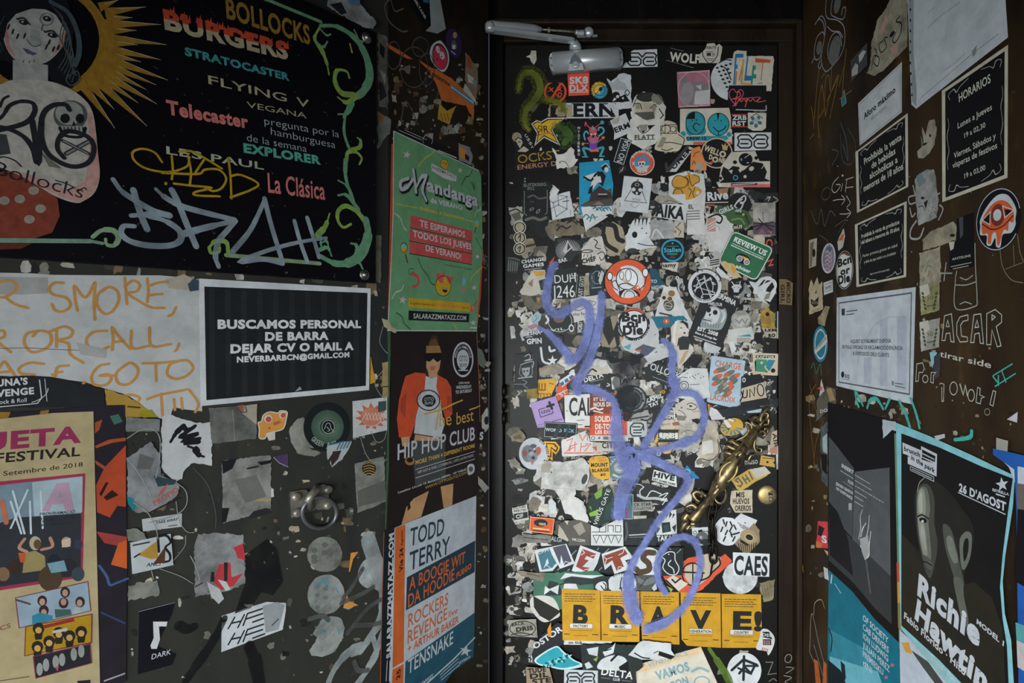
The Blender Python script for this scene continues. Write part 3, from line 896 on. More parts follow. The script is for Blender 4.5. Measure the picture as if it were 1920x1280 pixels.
S(D,'black sticker with orange vertical capitals half hidden by green one','#17161a',qd(1434,444,1452,444,1452,505,1436,505),t('#d85a3c','CF',1437,448,1437,472,12,.02),l('#d85a3c',2.6,1440,490,1449,486,1442,498,1449,496))
S(D,'cream paper patch above the corner of the green rounded sticker','#c2bba9',qd(1413,441,1434,440,1434,462,1412,452),name='torn_sticker',kind='grime')
S(D,'pale smeared white sticker with faint grey loops beside the green leaf','#c6c7c4',torn(qd(1324,400,1356,402,1374,420,1376,436,1352,478,1330,470,1322,432),2),s('k',3,1328,408,1344,402,1354,408,1350,418,1344,416),s('#9ea2a2',1.6,1330,424,1346,424,1350,432),rc('#b98a78',1326,408,1342,434),*[s('#c7c7c3',2,1327,432-5*i,1341,424-5*i) for i in range(3)],name='torn_sticker')

# --- fourth band
S(D,'green rounded rectangle sticker reading REVIEW US, tilted','#2f6a48',rr(qd(1374,431,1452,465,1418,528,1345,491),11),('l','#c9cfc9',2,rr(qd(1375,433,1450,466,1417,526,1347,490.5),11),'c'),t('#dfe4df','REVIEW US',1375,452,1435,479.5,9.5,.04),l('#dfe4df',.9,1378.5,444,1439,471),l('#dfe4df',.9,1373,456,1432,483),greek('#c6cfc6',1371,459.5,1431,486.5,2.2),o_('k',1393,485.5,14.5,9,24),p('y',1391,479,1404,485,1396,488),o_('w',1386.5,484.5,5.8),o_('w',1400,491,5.8),ring('k',1.4,1386.5,484.5,3),ring('k',1.4,1400,491,3),o_('k',1386.5,484.5,1),o_('k',1400,491,1),t('#e3e7e3','advisor',1379,501,1406,512.5,7,.04))
S(D,'torn yellow and cream scrap over the lower left corner of REVIEW US','#bfae88',torn(qd(1350,492,1358,488,1366,492,1376,494,1384,512,1392,520,1374,522,1372,516,1362,508),1.2),p('#d0a23c',1360,490,1366,504,1358,498),p('#c9932f',1372,494,1380,506,1376,512,1370,504),name='torn_sticker')
S(D,'large round orange sticker with a white cartoon figure raising its arms','#d65a33',ell(1177.5,528,44.5,43),ring('#2a2420',2,1177.5,528,44,42.5),p('#d3d6d8',*[z for q in ell(1177.5,528,30.5) for z in q]),p('#d65a33',1148,512,1162,500,1166,506,1152,520),p('#d65a33',1186,540,1196,534,1204,545,1200,552),o_('#dfe2e4',1175.5,523,20,20),ring('#1b1a1c',1.7,1175.5,523,20,20),p('#cdb5a0',1163,524,1170,522,1186,534,1190,538,1180,536),ring('#1b1a1c',1.1,1165.5,516.5,4,7.5),ring('#1b1a1c',1.1,1178,516,5.4,11),
  s('#1b1a1c',1.8,1159,536,1166,532,1176,531,1188,536),s('#1b1a1c',1.6,1147,529,1154,526,1158,534,1162,544),o_('#dfe2e4',1143.5,518,5,7),ring('#1b1a1c',1.6,1143.5,518,5,7.5),o_('#dfe2e4',1210,511,5.4,7),ring('#1b1a1c',1.6,1210,511,5.4,8),s('#1b1a1c',1.6,1146,524,1150,538,1158,544),s('#1b1a1c',1.6,1212,519,1208,534,1198,544),p('#1b1a1c',1160,546,1166,544,1176,540,1168,548,1162,559),p('#1b1a1c',1182,540,1196,546,1200,552,1199,557,1192,549),ring('#1b1a1c',1.4,1180,556,10,11,0,180,360),o_('#dfe2e4',1196,539,2))
S(D,'teal triangle scrap reading NIGHT beside the orange round sticker','#1d4d60',torn(qd(1218,503,1230,505,1247,534,1222,542),.6),t('#b9c2c4','NIGHT',1222,543,1245,541,7,.04),t('#b9c2c4','TO',1220,530,1232,530,6,.04),name='torn_sticker')
S(D,'black and white script scrap below the blue ring square','#bfbcb2',torn(qd(1238,493,1272,491,1270,510,1240,502),.8),t('k','hamy',1240,501,1268,500,8,.04),name='torn_sticker')
S(D,'white paper with a photo of a skull-faced head wearing gold goggles','#cbcbc7',torn(qd(1234,570,1245,536,1268,538,1288,585,1292,596,1228,594),1),o_('#4c4c44',1254,571,10,12),o_('#8d6c34',1259,550,6.5,6),o_('#b9b8b0',1246,556,7,8),o_('#2b2b28',1245,558,3.5),o_('#6d4a30',1256,560,4.6),ring('#c9c4b4',1,1256,560,4.8),ring('#b3b0a4',1.2,1253,573,7,6),l('#d0cec4',1,1247,572,1260,575),p('#3a3a38',1236,585,1260,590,1262,594,1236,588),name='torn_sticker')
S(D,'white ray of paper slanting down beside the skull poster','#c3c8cb',qd(1268,562,1276,566,1300,606,1300,628,1286,604),name='torn_sticker')
S(D,'round sticker with black rim and curved lettering TERRA under skull poster','#b9bdbd',ell(1336,648,21,18),ring('k',5,1336,648,19,16.5),arc('w','TERRA',1336,648,19,4.6,262,190,.04,True),o_('#a3b3bb',1334,642,9,7),arc('w','FOR',1336,648,19,4.4,170,130,.04,True))
S(D,'black slanted poster with a bearded skull and EST. 2008','#202426',qd(1318,552,1348,549,1387.5,561,1353,652,1290,628),t('#d8dad8','ERMINA',1345,557,1378,573,9.5,.05),t('#d8dad8','PARLOUR',1328,571,1354,574,6,.03),p('#8f9899',*[z for q in sm(1322,590,1328,577,1340,573,1352,580,1360,578,1363,592,1358,608,1350,618,1330,617,1314,612,1316,600) for z in q]),p('#c0c6c6',*[z for q in sm(1323,588,1330,578,1341,576,1350,584,1348,596,1342,606,1330,608,1322,598) for z in q]),o_('#181a1c',1329,581,4,5,15),o_('#181a1c',1341,585.5,4.4,4.6,15),p('#181a1c',1329,588,1334,588,1330,594),p('#26292b',1319,595,1336,599,1334,603,1318,599),l('w',2,1320,596.5,1335,600.5),*[s('#5d6567',1.2,1318+5*i,604+i*.6,1317+5*i,611+i*.6) for i in range(7)],*[s('#d2d6d6',1,1352+2.6*i,580+i,1356+2*i,592,1352+i,604) for i in range(3)],
  t('#d5d8d7','EST. 2008',1307,618.5,1345,630,7.2,.05),t('#d0d3d2','Skate & Grunge Bar',1303,624.5,1344,638,3.8,.05),greek('#b9bdbc',1301,630,1343,644,1.8))
S(D,'round black sticker with white rim and a pointed star of lines','#14141a',ell(1321.5,536.5,32.5,31.5),ring('#c6cace',6.6,1321.5,536.5,28),arc('k','PHANGERS.CO.UK',1321.5,536.5,28,5.2,-38,74,.04),arc('k','FEARLESS APPAREL',1321.5,536.5,28,4.6,232,152,.03,True),l('w',1.5,1301,545,1332,520,1334,523,1300,536,1340,548,1339,552,1318,551,1310,526,1322,521,1320,516,1334,555,1332,557,1319,519),l('w',1.3,1310,525,1303,548),s('w',1.4,1306,519,1309,521,1307,524,1311,525),s('w',1.4,1340,531,1336,529,1338,533,1342,533),s('w',1.4,1318,552,1315,556,1318,557,1314,559),l('w',1.3,1332,521,1337,536,1336,548))
S(D,'black round sticker with a pale bull head and long horns','#121314',ell(1379,538,15,16),p('#b9bdbe',1371,538,1377,533,1388,533,1391,538,1386,543,1385,548,1376,548,1375,542),s('#c6c9c9',1.7,1376,534,1372,528),s('#c6c9c9',1.7,1387,534,1388,527),o_('#34373a',1377,539,1),o_('#34373a',1385,539,1),p('#56595a',1378,530,1384,527,1386,531))
S(D,'white and black sticker with a swooping ring near the door edge','#c7cbcc',torn(qd(1404,527,1416,530,1428,519,1444,518,1454,530,1455,550,1444,570,1430,566,1424,560),.8),p('k',1421,538,1432,524,1446,526,1428,534),p('k',1438,540,1448,528,1452,538,1444,548,1436,546),p('k',1432,562,1444,566,1455,548,1454,560,1444,572),ring('#cfd3d4',2.2,1443,536,12,14,30),p('#8a8468',1436,552,1446,546,1442,560,1432,562))
S(D,'white shard of paper under the green rounded sticker','#c7c9c8',torn(qd(1342,506,1346,500,1367,518,1366,524,1352,520),.6),name='torn_sticker')
S(D,'beige rectangle left of the bull sticker','#8f8773',qd(1352,520,1365,524,1365,544,1353,543),name='torn_sticker',kind='grime')
S(D,'black and white printed scrap left of REVIEW US','#b5b6b2',torn(qd(1330,476,1346,470,1352,478,1350,498,1332,500,1320,492),1.6),t('k','B',1332,486,1339,482,8,.04),*[l('k',2,1332,489+4*i,1348,486+4*i) for i in range(3)],name='torn_sticker')
S(D,'yellow paint-streaked scrap with a black dot near the door edge','#b5923f',torn(qd(1426,584,1440,578,1452,588,1454,616,1428,614),2),o_('k',1439,589,3.6,4),p('#77804f',1446,588,1454,586,1453,612),l('w',1.6,1458,584,1458,634),*[s('#8c7030',2,1430,594+5*i,1446,600+4*i) for i in range(3)],name='torn_sticker',kind='grime')
S(D,'cream strip with rough black brush letters below the yellow scrap','#a8a08c',torn(qd(1428,614,1456,616,1456,634,1436,632),.8),t('k','LEM',1434,621,1456,621,5,.06),t('k','RO',1441,632,1454,631,6,.08),name='torn_sticker')
S(D,'round pale sticker with faint W emblem right of the skull poster','#bab9b2',ell(1389,599,18,17),ring('#8f918e',1.4,1389,599,16,15),l('#77797a',2,1379,598,1386,606,1391,598,1397,606,1402,597),p('#8b8a84',1380,584,1398,582,1402,590,1382,592),kind='grime')
S(D,'white paper with a teal arrow sliver right of the skull poster','#c3c4c0',torn(qd(1366,618,1410,612,1414,634,1404,640,1364,644),1),p('t',1382,630.5,1405,626,1410,631),rc('#a39e90',1382,633,1408,641),name='torn_sticker')
S(D,'small white folded paper tag below the teal arrow paper','#ced0ce',qd(1366,642,1375,639,1381,655,1372,663),name='torn_sticker')
S(D,'square cream sticker with green and blue letters RV','#c9b9a0',qd(1412,661,1459,663,1458,704,1411,702),rc('k',1417,666,1453,671),t('w','RAPTOR',1419,670.4,1452,670.6,3.6,.05),p('k',1415,677,1418,674,1416,696,1440,698,1437,694),p('#3f8a6c',1418,673,1438,674,1440,682,1433,687,1438,698,1417,696),o_('#c9b9a0',1428,680,2.6),p('#2f7f9a',1440,674,1454,675,1442,696,1436,688),o_('#1a1c1c',1449.5,694.5,4.2))
S(D,'light blue rectangle with orange slanted skateboards and orange lettering','#a3bccb',rr(qd(1334,666,1398,676,1384,767,1325,753),3),t('#c8653a','CHARGE',1340,686,1389,693,12,.02),*[x for i,(a,b,w2) in enumerate(((1347,694,9),(1358,691,13),(1367,700,12),(1345,707,11),(1357,713,9),(1377,706,12),(1344,717,11),(1355,723,11),(1374,716,11),(1366,729,12),(1349,733,8),(1363,739,10))) for x in (o_('#6c6a5e',a,b,w2,4.6,-28),o_('#d0603a' if i % 3 != 1 else '#8d8d80',a+(5 if i % 2 else -5),b+(-2.7 if i % 2 else 2.7),5,3.6,-28))],t('#c8653a','LACROIX',1331,749,1378,755,11,.02))
S(D,'large off-white torn sheet behind and below the round Die sticker','#b8bbbb',torn(qd(1205,596,1228,598,1235,618,1236,650,1255,655,1254,668,1212,684,1204,678,1216,660,1190,664,1170,655,1163,640),1),p('#4c5468',1190,655,1206,645,1230,652,1212,668),t('w','FORM',1214,672,1234,660,6,.01),o_('k',1228,627,1),p('#4f9a9e',1168,650,1184,644,1180,656),p('#c86a44',1189,657,1202,655,1200,660),p('#cf935c',1162,630,1168,634,1166,642),name='torn_sticker')
S(D,'round black and white sticker with bold word Die at its centre','#d4d7d8',ell(1188,608,31,31),ring('#191b1d',5.6,1188,608,28),arc('#d0d3d4','SURROUND MUSIC CITY  THE DANCE OF DIE',1188,608,28,3.4,40,320,.02),ring('r',3,1188,608,28.4,28.4,0,235,310),t('#191b1d','Bcn',1166,602,1210,601,17,.07),t('#191b1d','or',1175,613,1203,612,15,.07),t('#191b1d','Die',1168,627,1206,626,17,.07))
S(D,'teal banner scrap with a red dot above the blonde girl drawing','#206c80',torn(qd(1220,593,1282,592,1290,601,1262,614,1232,614),.8),o_('#c4523c',1249.5,602,6.4,5.4),o_('#d8c88c',1249.5,602,1.5,2.4),name='torn_sticker')
S(D,'cut-out drawing of a girl with a dark fringe in a black top','#c5beb3',torn(qd(1258,614,1270,600,1284,600,1292,612,1290,632,1300,650,1300,658,1290,672,1272,692,1268,672,1258,648),.8),p('#262628',1274,604,1280,600,1290,606,1291,616,1286,614,1282,606),p('#cfc6bc',1274,608,1284,608,1290,618,1286,628,1278,628,1274,620),o_('#3a5a66',1277,614.5,2,1.2),o_('#222226',1283.5,624,2.4,1.6),p('#26302e',1272,634,1280,630,1290,631,1298,640,1300,650,1293,644,1291,655,1274,656,1272,646,1269,652),p('#b39c78',1284,658,1292,656,1280,680,1272,684),p('#b5553c',1260,644,1268,642,1264,647),s('#d9d6cf',5,1268,604,1264,622,1264,644),name='torn_sticker')

# --- left middle
S(D,'dirty tan scraps of an old photo of a reclining face under the cube drawing','#7d7360',torn(qd(1030,418,1078,412,1094,424,1096,438,1050,444,1026,436),2),s('#2a2622',3,1044,432,1052,424,1062,428,1070,424),o_('#4a4238',1046,422,4,3),s('#2a2622',2.6,1064,418,1074,414,1082,420),name='torn_sticker',kind='grime')
S(D,'white and grey crumpled scrap at left edge with a smiling mouth','#a9a89d',torn(qd(955,390,980,386,980,424,958,422),2),s('#24241f',2.4,956,396,968,392,980,400),p('#5c5b52',958,402,974,396,978,410,966,414),name='torn_sticker',kind='grime')
S(D,'column of black and cream rings down the left edge','#22201c',sm(963,420,984,420,988,440,984,458,986,472,974,478,962,472,966,458,962,440),*[x for y in (426,446,466) for x in (o_('#a39a82',974.5,y,8.6,9),ring('#d0ccc0',1.3,974.5,y,11,11.4),ring('#26241f',1.2,974.5,y,8.6,9))],s('#26241f',2,972,446,976,440,975,452),s('#26241f',2,971,466,976,462,974,472))
S(D,'cream stub of paper with dark band right of the ring column','#968b72',torn(qd(984,449,1000,446,1006,462,1000,472,984,474),1),p('#38342c',986,459,1004,456,1004,460,986,464),name='torn_sticker',kind='grime')
S(D,'black sticker with two rows of white capitals, right of the scratchy faded scrap','#20262a',torn(qd(976,488,1000,480,1020,480,1022,506,984,508),.6),t('#d3d6d6','CHANGE',978,494,1021,488,6.4,.04),t('#d3d6d6','GAMES',981,502,1020,498,6.4,.04),greek('#9aa0a0',984,506,1016,502,1.4))
S(D,'faded dark scrap with scratchy vertical lines at far left','#3a3f3c',torn(qd(952,482,976,486,970,514,950,508),1),*[l('#8c918c',.9,954+4*i,488+i,953+4*i,508) for i in range(5)],l('#8c918c',.9,953,483,966,484,975,488),name='torn_sticker',kind='grime')
S(D,'fan of fine white radiating lines with a crystal peak','#2b2d2e',torn(qd(1040,460,1062,446,1086,450,1090,468,1070,490,1046,486),1),*[l('#b4b8b6',.8,1066+8*math.cos(a),470+6*math.sin(a),1066+24*math.cos(a),470+20*math.sin(a)) for a in [2.2+.16*i for i in range(26)]],p('#b9bcb8',1064,450,1074,464,1060,476,1056,470),p('#3a3c3c',1065,454,1070,464,1063,470),t('#c4c8c6','BAR',1048,493,1064,489,7,.04))
S(D,'orange red shard of paper beside the radiating fan','#b8452c',torn(qd(1030,492,1040,480,1036,498,1030,501),.5),name='torn_sticker')
S(D,'green black sticker with a loop emblem right of the fan','#1d2c30',qd(1087,447,1110,444,1112,466,1090,470),ring('#b4bcbc',1.2,1102,460,8.5,6,-20),s('#b4bcbc',1.2,1098,466,1102,456,1106,464))
S(D,'white paper with a black handwritten halo and capitals CHEF','#c4c1b8',torn(qd(1090,468,1108,446,1128,442,1136,470,1134,490,1118,498,1092,496),.8),ring('k',1.6,1100.5,471,10.5,2.6,-3),t('#1e1f1f','CHEF',1092,494,1118,488,8.5,.07),*[l('k',1.4,1096+6*i,477,1094.5+7*i,481) for i in range(3)],s('k',1.8,1114,448,1120,454,1116,462,1122,466,1126,466),s('k',1.6,1120,476,1130,472,1134,480,1128,488,1124,482),l('#b06a60',.8,1114,460,1128,461),l('#b06a60',.8,1116,470,1128,470),name='torn_sticker')
S(D,'black sticker with big white capitals ending in U246','#1d2526',qd(1036,508,1050,504,1082,500,1084,560,1034,560),t('#cfd2d0','DUH',1040,531,1080,528,16,.0),t('#cfd2d0','J246',1036,558,1078,557,24,.0),t('#cfd2d0','LE',1072,518,1081,517,6,.05))
S(D,'narrow black strip with vertical lettering JUST GUYS','#1d2324',qd(1081,514,1098,512,1094,558,1078,562),t('#b7bcba','JUST GUYS',1091,557,1095,518,8,.02),l('#9fa4a2',.8,1079,560,1083,514))
S(D,'tan scrap with grey glue smear right of the vertical strip','#a39a84',torn(qd(1096,516,1106,516,1106,552,1094,556),1.4),name='torn_sticker',kind='grime')
S(D,'dark sticker with a round arrow emblem left of orange character','#1e2b30',torn(qd(1104,508,1120,494,1132,508,1132,545,1106,552),.8),ring('#98a2a4',1,1120,520,10,12),p('#b9c0c2',1128,506,1133,512,1126,534,1122,526),l('#c4cacb',1.2,1123,510,1127,516,1122,518,1123,510),*[l('#56656a',1,1108+3*i,512,1108+3*i,540) for i in range(3)],greek('#8c969a',1110,540,1128,538,2))
S(D,'white paper with thin drawn arrow below the round arrow emblem','#c2c3c0',torn(qd(1070,560,1122,552,1122,602,1072,604),.8),s('k',1,1090,562,1116,566,1112,574),t('#23282c','the far',1074,592,1100,590,6,.01),s('k',1,1078,580,1086,582,1098,576),l('r',.8,1110,578,1122,580),name='torn_sticker')
S(D,'white and tan cut-out scrap pointing left under the two rows of white capitals at left','#bdb8ab',torn(qd(974,548,990,520,1000,506,1022,506,1024,552,980,556),.8),p('#c8963a',999,508,1022,508,1020,516,1004,518),p('#23302e',1010,526,1024,522,1024,542,1014,544),p('#8c7562',990,532,1000,522,998,538),name='torn_sticker')
S(D,'olive glue-stained scrap with small yellow triangle','#6c6858',torn(qd(976,554,1020,552,1022,576,996,582,984,570),2),p('#b98a34',1006,558,1013,558,1010,568),p('#2b3a36',996,556,1006,554,1004,568),name='torn_sticker',kind='grime')
S(D,'pale blue paper bird-shaped scrap at the left','#93b0b8',torn(qd(996,594,1008,583,1016,590,1013,600,1000,612),1),o_('k',1005,592,1),l('k',.8,1000,604,1010,594),p('#a87888',988,612,1004,606,1012,610,996,618),name='torn_sticker')
S(D,'black round badge with white crescent letters at the first purple stroke bend','#24292a',ell(1050,602,26,24),ring('#aeb3b1',1.2,1050,602,22,20,0,-30,200),t('#b9bebc','VIL',1032,622,1060,618,5,.02),o_('#6c5a50',1048,598,10,7),s('w',4,1024,592,1028,600,1024,606),t('w','O',1067,622,1077,621,14,.03))
S(D,'black vertical strip reading WORST','#1e2425',qd(1080,604,1094,600,1092,624,1079,626),t('#c4c9c7','WORST',1091,624,1092,603,9,.04))
S(D,'black sticker with white handwriting and a star','#22282a',torn(qd(980,632,1030,620,1056,630,1054,668,1040,684,1012,684,990,650),1),t('w','GPIN',988,645,1016,643,10,.05),s('w',4,1014,652,1018,676,1030,682),s('w',4,1030,650,1032,658,1040,656),star('w',1036,676,10),t('w','NA',1000,628,1014,626,8,.03),t('w','M',990,628,998,627,7,.04),l('w',1.2,986,632,998,631))
S(D,'dark poster with faint pale skull demon drawing at the left edge','#272c2c',qd(966,664,1008,662,1008,730,964,730),s('#a9aeac',1.6,984,668,992,664,994,672,984,676,998,674),s('#a9aeac',1.4,976,684,986,680,1000,678,998,690),p('#8f9694',978,690,994,688,992,702,986,708,980,700),o_('#1b1f1f',983,696,1.8),o_('#1b1f1f',989,695,1.8),s('#7e8583',1.4,976,686,974,700,980,706),s('#7e8583',1.4,997,684,998,700,992,706),l('#9aa09e',2.2,972,709,998,706),s('#868c8a',1.2,980,712,988,716,982,722,990,728),greek('#6d7371',964,720,986,720,1.6))
S(D,'tan wavy torn scrap above the yellow Hebrew sticker','#9b9484',torn(qd(1010,690,1040,680,1056,690,1058,700,1012,704),1.2),l('#b8543a',1.6,1012,690,1026,688),name='torn_sticker',kind='grime')
S(D,'yellow sticker with brown Hebrew letters','#cfa02e',torn(qd(1008,712,1036,710,1044,714,1034,742,1009,746),.6),l('#8a4a22',2.4,1011,719,1011,731,1022,731,1022,719),l('#8a4a22',2,1016,719,1016,730),l('#8a4a22',1.6,1030,718,1038,720),*[l('#7a4420',1.5,1010+6*i,738,1014+6*i,738,1014+6*i,744) for i in range(4)],l('k',2.6,1009,709,1034,708),name='torn_sticker')
S(D,'olive yellow paper corner left of the Hebrew sticker','#96803c',torn(qd(987,730,1008,728,1009,746,988,748),1),name='torn_sticker',kind='grime')
S(D,'torn sticker with blue film strip squares over orange letters ST','#cf5a3a',qd(1042,740,1050,712,1076,696,1080,704,1062,722,1066,738,1046,752),p('#cfd2d2',1048,714,1076,696,1079,702,1054,726),p('#2a6890',1050,718,1056,714,1058,720,1053,724),p('#2a6890',1058,712,1064,708,1067,714,1060,718),p('#2a6890',1066,707,1073,702,1076,706,1069,712),t('w','ST',1052,744,1063,736,7,.03),l('w',1.4,1042,741,1064,730))
S(D,'black strip sticker with white serif capitals near the left purple stroke','#24292a',torn(qd(1096,706,1130,696,1140,690,1142,706,1140,716,1104,724),.6),t('#d0d2cc','DELTA',1096,717,1132,706,9,.05),greek('#8c9290',1108,716,1132,710,1.2))
S(D,'wide tan scrap with black brush stroke above the black serif strip','#b9b3a4',torn(qd(1092,700,1110,684,1136,690,1140,672,1150,690,1140,700,1110,704),1.2),s('k',3,1102,700,1110,692,1118,696),name='torn_sticker')
S(D,'lilac purple sticker with outlined label box and a black cross','#a58fc0',qd(994,756,1042,742,1058,790,1054,798,1008,802),l('#1d1a26',1.4,1022,764,1010,768,1014,782,1037,774,1036,770),l('#1d1a26',4.6,1026,762,1038,758),l('#1d1a26',4.6,1030,754,1035,766),t('#1d1a26','SZIG',1015,776,1032,771,5.4,.03),greek('#4a3f5c',1036,790,1054,785,1.4),l('#5f5280',1,1008,797,1020,794),l('#5f5280',1,1009,801,1020,798))
S(D,'white sticker with tall condensed black letters CAL','#cfd0cc',qd(1058,741,1106,738,1106,802,1060,802),t('#24282a','CAL',1067,778,1112,778,34,.03),greek('#3a3c3c',1082,788,1096,787,1.2),greek('#3a3c3c',1082,796,1092,796,1.2),rc('k',1096,798,1106,801),o_('#8a6a44',1063,770,2,1))
S(D,'black rectangle with metallic lettering in a thin frame','#141b1d',qd(1021,790,1083,793,1081,824,1019,820),l('#aab4b6',.9,1022.5,792,1081,795,1079.5,822,1020.5,818,1022.5,792),t('#c3ccce','WORLD',1022.5,807.5,1053,810,6,.03),t('#5fb4cc','SICK',1057,809,1077,811,6,.03),p('#273538',1046,794,1054,794,1044,820,1036,820),p('#273538',1066,795,1070,795,1062,821,1058,821))
S(D,'orange and maroon tract sticker with white capitals SOLIDARI','#c4502f',qd(1106,740,1150,736,1178,745,1178,816,1106,816),p('#7e3a26',1106,741,1150,737,1150,776,1106,776),t('#d8d6d0','ET LES',1113,751,1136,751,6,.04),t('#d8d6d0','NOUS DIV',1113,762,1150,761,8,.05),t('#d8d6d0','SOLIDARI',1115,790,1160,790,10.5,.05),t('#d8d6d0','DE-TOU',1116,804,1150,804,10,.05),t('#d8d6d0','LES EXPL',1116,813,1152,813,6.6,.05),l('#d8d6d0',3,1107,767,1116,764,1124,768,1130,766),l('#d8d6d0',2.2,1113,770,1130,774),rc('#c6c6c2',1106,816,1178,827),ring('k',1,1112,821,3.2),p('k',1121,821,1126,818,1124,823),rc('#6a6a68',1131,818,1141,824),l('k',.8,1108,827,1150,827))
S(D,'white paper with red angular scrawl and a red underline','#c9c8c4',torn(qd(1052,826,1100,806,1106,828,1130,830,1130,852,1054,856),.6),l('r',2,1058,849,1128,849),*[l('#c8563c',1.5,*q) for q in ((1062,826,1074,822,1066,842),(1068,846,1070,836,1082,832),(1078,828,1078,846),(1086,814,1092,826,1100,812),(1088,846,1090,830),(1090,838,1102,834),(1096,846,1108,832,1098,832),(1062,846,1076,838),(1100,806,1102,826))],rc('#2f6478',1098,808,1104,812),l('r',1.4,1084,803,1106,803),p('#c06a4c',1110,838,1120,836,1118,846))
S(D,'yellow black emblem of an angular beast head on dark square','#1d2123',qd(1022,826,1052,823,1054,866,1024,868),p('y',1020,827,1042,828,1050,838,1048,844,1042,852,1036,846,1036,864,1030,858,1027,864,1022,860),p('#1d2123',1024,830,1040,831,1047,839,1044,846,1042,848,1034,840,1034,858,1026,856),p('y',1026,832,1038,833,1044,839,1042,844,1033,837,1031,856,1027,852),p('#1d2123',1040,835,1043,837,1040,838))
S(D,'round white sticker with a collage of grey red skulls','#b9bec2',ell(1000,850,27,30),o_('#6c7078',990,850,12,16),o_('#aa5f48',1008,846,6,9,20),o_('#50555a',1000,836,6,4),o_('#7d858c',998,856,10,10),o_('#34383c',994,846,3),o_('#34383c',1000,858,3.4),o_('#8c4c44',984,850,4,6),p('#c4604a',994,864,1002,864,998,872),o_('#9aa0a4',996,850,4),o_('#23282c',1003,846,2),arc('k','FOUR NOSES',1000,850,24.5,4.6,25,92,.04),greek('k',1008,874,1022,862,2))
S(D,'tan rags of paper above the round skull collage','#8d8268',torn(qd(958,816,974,804,986,818,982,828,960,826),1.6),p('#5c5442',962,818,976,814,980,822,964,824),name='torn_sticker',kind='grime')
S(D,'crumpled grey scraps hanging below the skull collage at left edge','#8f8c80',torn(qd(952,862,966,858,984,880,980,888,968,890,960,876),2),p('#2d2d28',960,874,972,878,968,886),p('#c0bdb0',968,876,978,880,974,884),name='torn_sticker',kind='grime')

# --- centre
S(D,'dark tan sticker with a crow silhouette below the orange character','#8f8570',torn(qd(1126,596,1156,592,1162,640,1152,652,1128,650),1),p('#222322',1132,596,1144,592,1150,620,1156,624,1142,648,1130,622),p('#222322',1150,620,1158,600,1162,646,1156,648),name='torn_sticker')
S(D,'white ragged scrap with a red vertical web address','#c6c6c2',torn(qd(1138,680,1180,678,1186,694,1174,704,1142,698),1.6),p('r',1161,679,1168,678,1168,700,1161,701),t('w','WWW.DOO',1167,700,1167,680,4.6,.03),name='torn_sticker')
S(D,'black slanted strip sticker with tall white capitals, right of the purple stroke','#20282a',torn(qd(1203,690,1236,678,1276,700,1264,722,1252,724,1216,708),.6),t('#d2d4cc','OLLOCK',1218,692,1274,711,13,.01),s('#aab0a8',1,1234,702,1242,700,1252,706,1262,704),greek('#8d948e',1224,706,1258,719,1.2))
S(D,'white paper with thin line drawing of circles and branches','#c8cac9',torn(qd(1262,712,1292,690,1326,690,1332,744,1300,752,1268,744),1),ring('k',1.4,1282.5,723,8.5),ring('k',1,1282.5,723,4.4),ring('k',1,1271.5,714,2.4),s('k',1,1272,712,1278,707,1289,708),s('k',1,1266,718,1270,715),l('k',1,1294,721,1311,720),*[o_('k',1289+5*i,700+(i*7) % 9,1.2,.8) for i in range(7)],ring('k',1,1272,733,2),s('k',1,1298,704,1304,710),name='torn_sticker')
S(D,'white and yellow graffiti lettering sticker with black outline','#202424',sm(1210,750,1222,746,1236,738,1240,733,1250,733,1248,742,1240,748,1238,760,1222,766,1216,764),t('w','KAMIL',1212,756,1244,744,8,.06),t('w','TAT',1218,764,1236,757,7,.06),t('y','YO',1237,740,1248,736,6,.05))
S(D,'black round scraped sticker with ring lettering above the loop emblem','#30363a',ell(1183,748,30,26),ring('#8f9694',1,1183,748,26,22,0,-80,90),ring('#7c8382',.8,1183,748,19,17,0,-90,120),arc('#a9afad','BARS AND BEER',1183,748,22,3.6,20,140,.02),p('#1c2426',1162,740,1178,724,1184,728,1172,750),kind='grime')
S(D,'grey sticker with half of the loop emblem under purple paint','#b3b9b8',qd(1176,790,1212,788,1214,818,1176,821),l('#2a3234',2.6,1207,806,1206,796,1202,793,1188,793,1182,800,1182,812,1186,817,1202,817),l('#2a3234',2.4,1186,800,1200,800),l('#2a3234',2.4,1188,806,1202,806,1205,800),l('#2a3234',2.4,1188,811,1202,811))
S(D,'torn grey sticker with arched small lettering above the half emblem','#9c9d97',torn(qd(1180,780,1214,768,1220,788,1184,790),1.4),greek('#33373a',1184,785,1216,780,3),s('#2b2f31',3,1202,786,1212,788,1220,784),name='torn_sticker',kind='grime')
S(D,'white scrap with three stacked lettered tiles DOS','#c3c0b8',torn(qd(1254,762,1266,764,1266,786,1248,784),.6),*[t('k',w2,1251,769+8*i,1263,770+8*i,5,.05) for i,w2 in enumerate(('LA','DOS','CAI'))],name='torn_sticker')
S(D,'white torn face sticker with one drawn eye and wrinkles','#c0bab0',torn(qd(1266,758,1284,748,1310,748,1320,760,1318,780,1300,786,1278,788,1266,772),1),s('k',1.4,1288,758,1296,755,1306,760),o_('#3a3a3a',1295,761,3,2),s('k',1.2,1288,766,1300,768,1308,762),star('#54585a',1278,764,3),s('#55585a',1.4,1272,768,1282,774,1286,782),s('#6c6e6e',1,1300,772,1312,770),p('#77766e',1268,778,1288,780,1284,788,1270,788),name='torn_sticker')
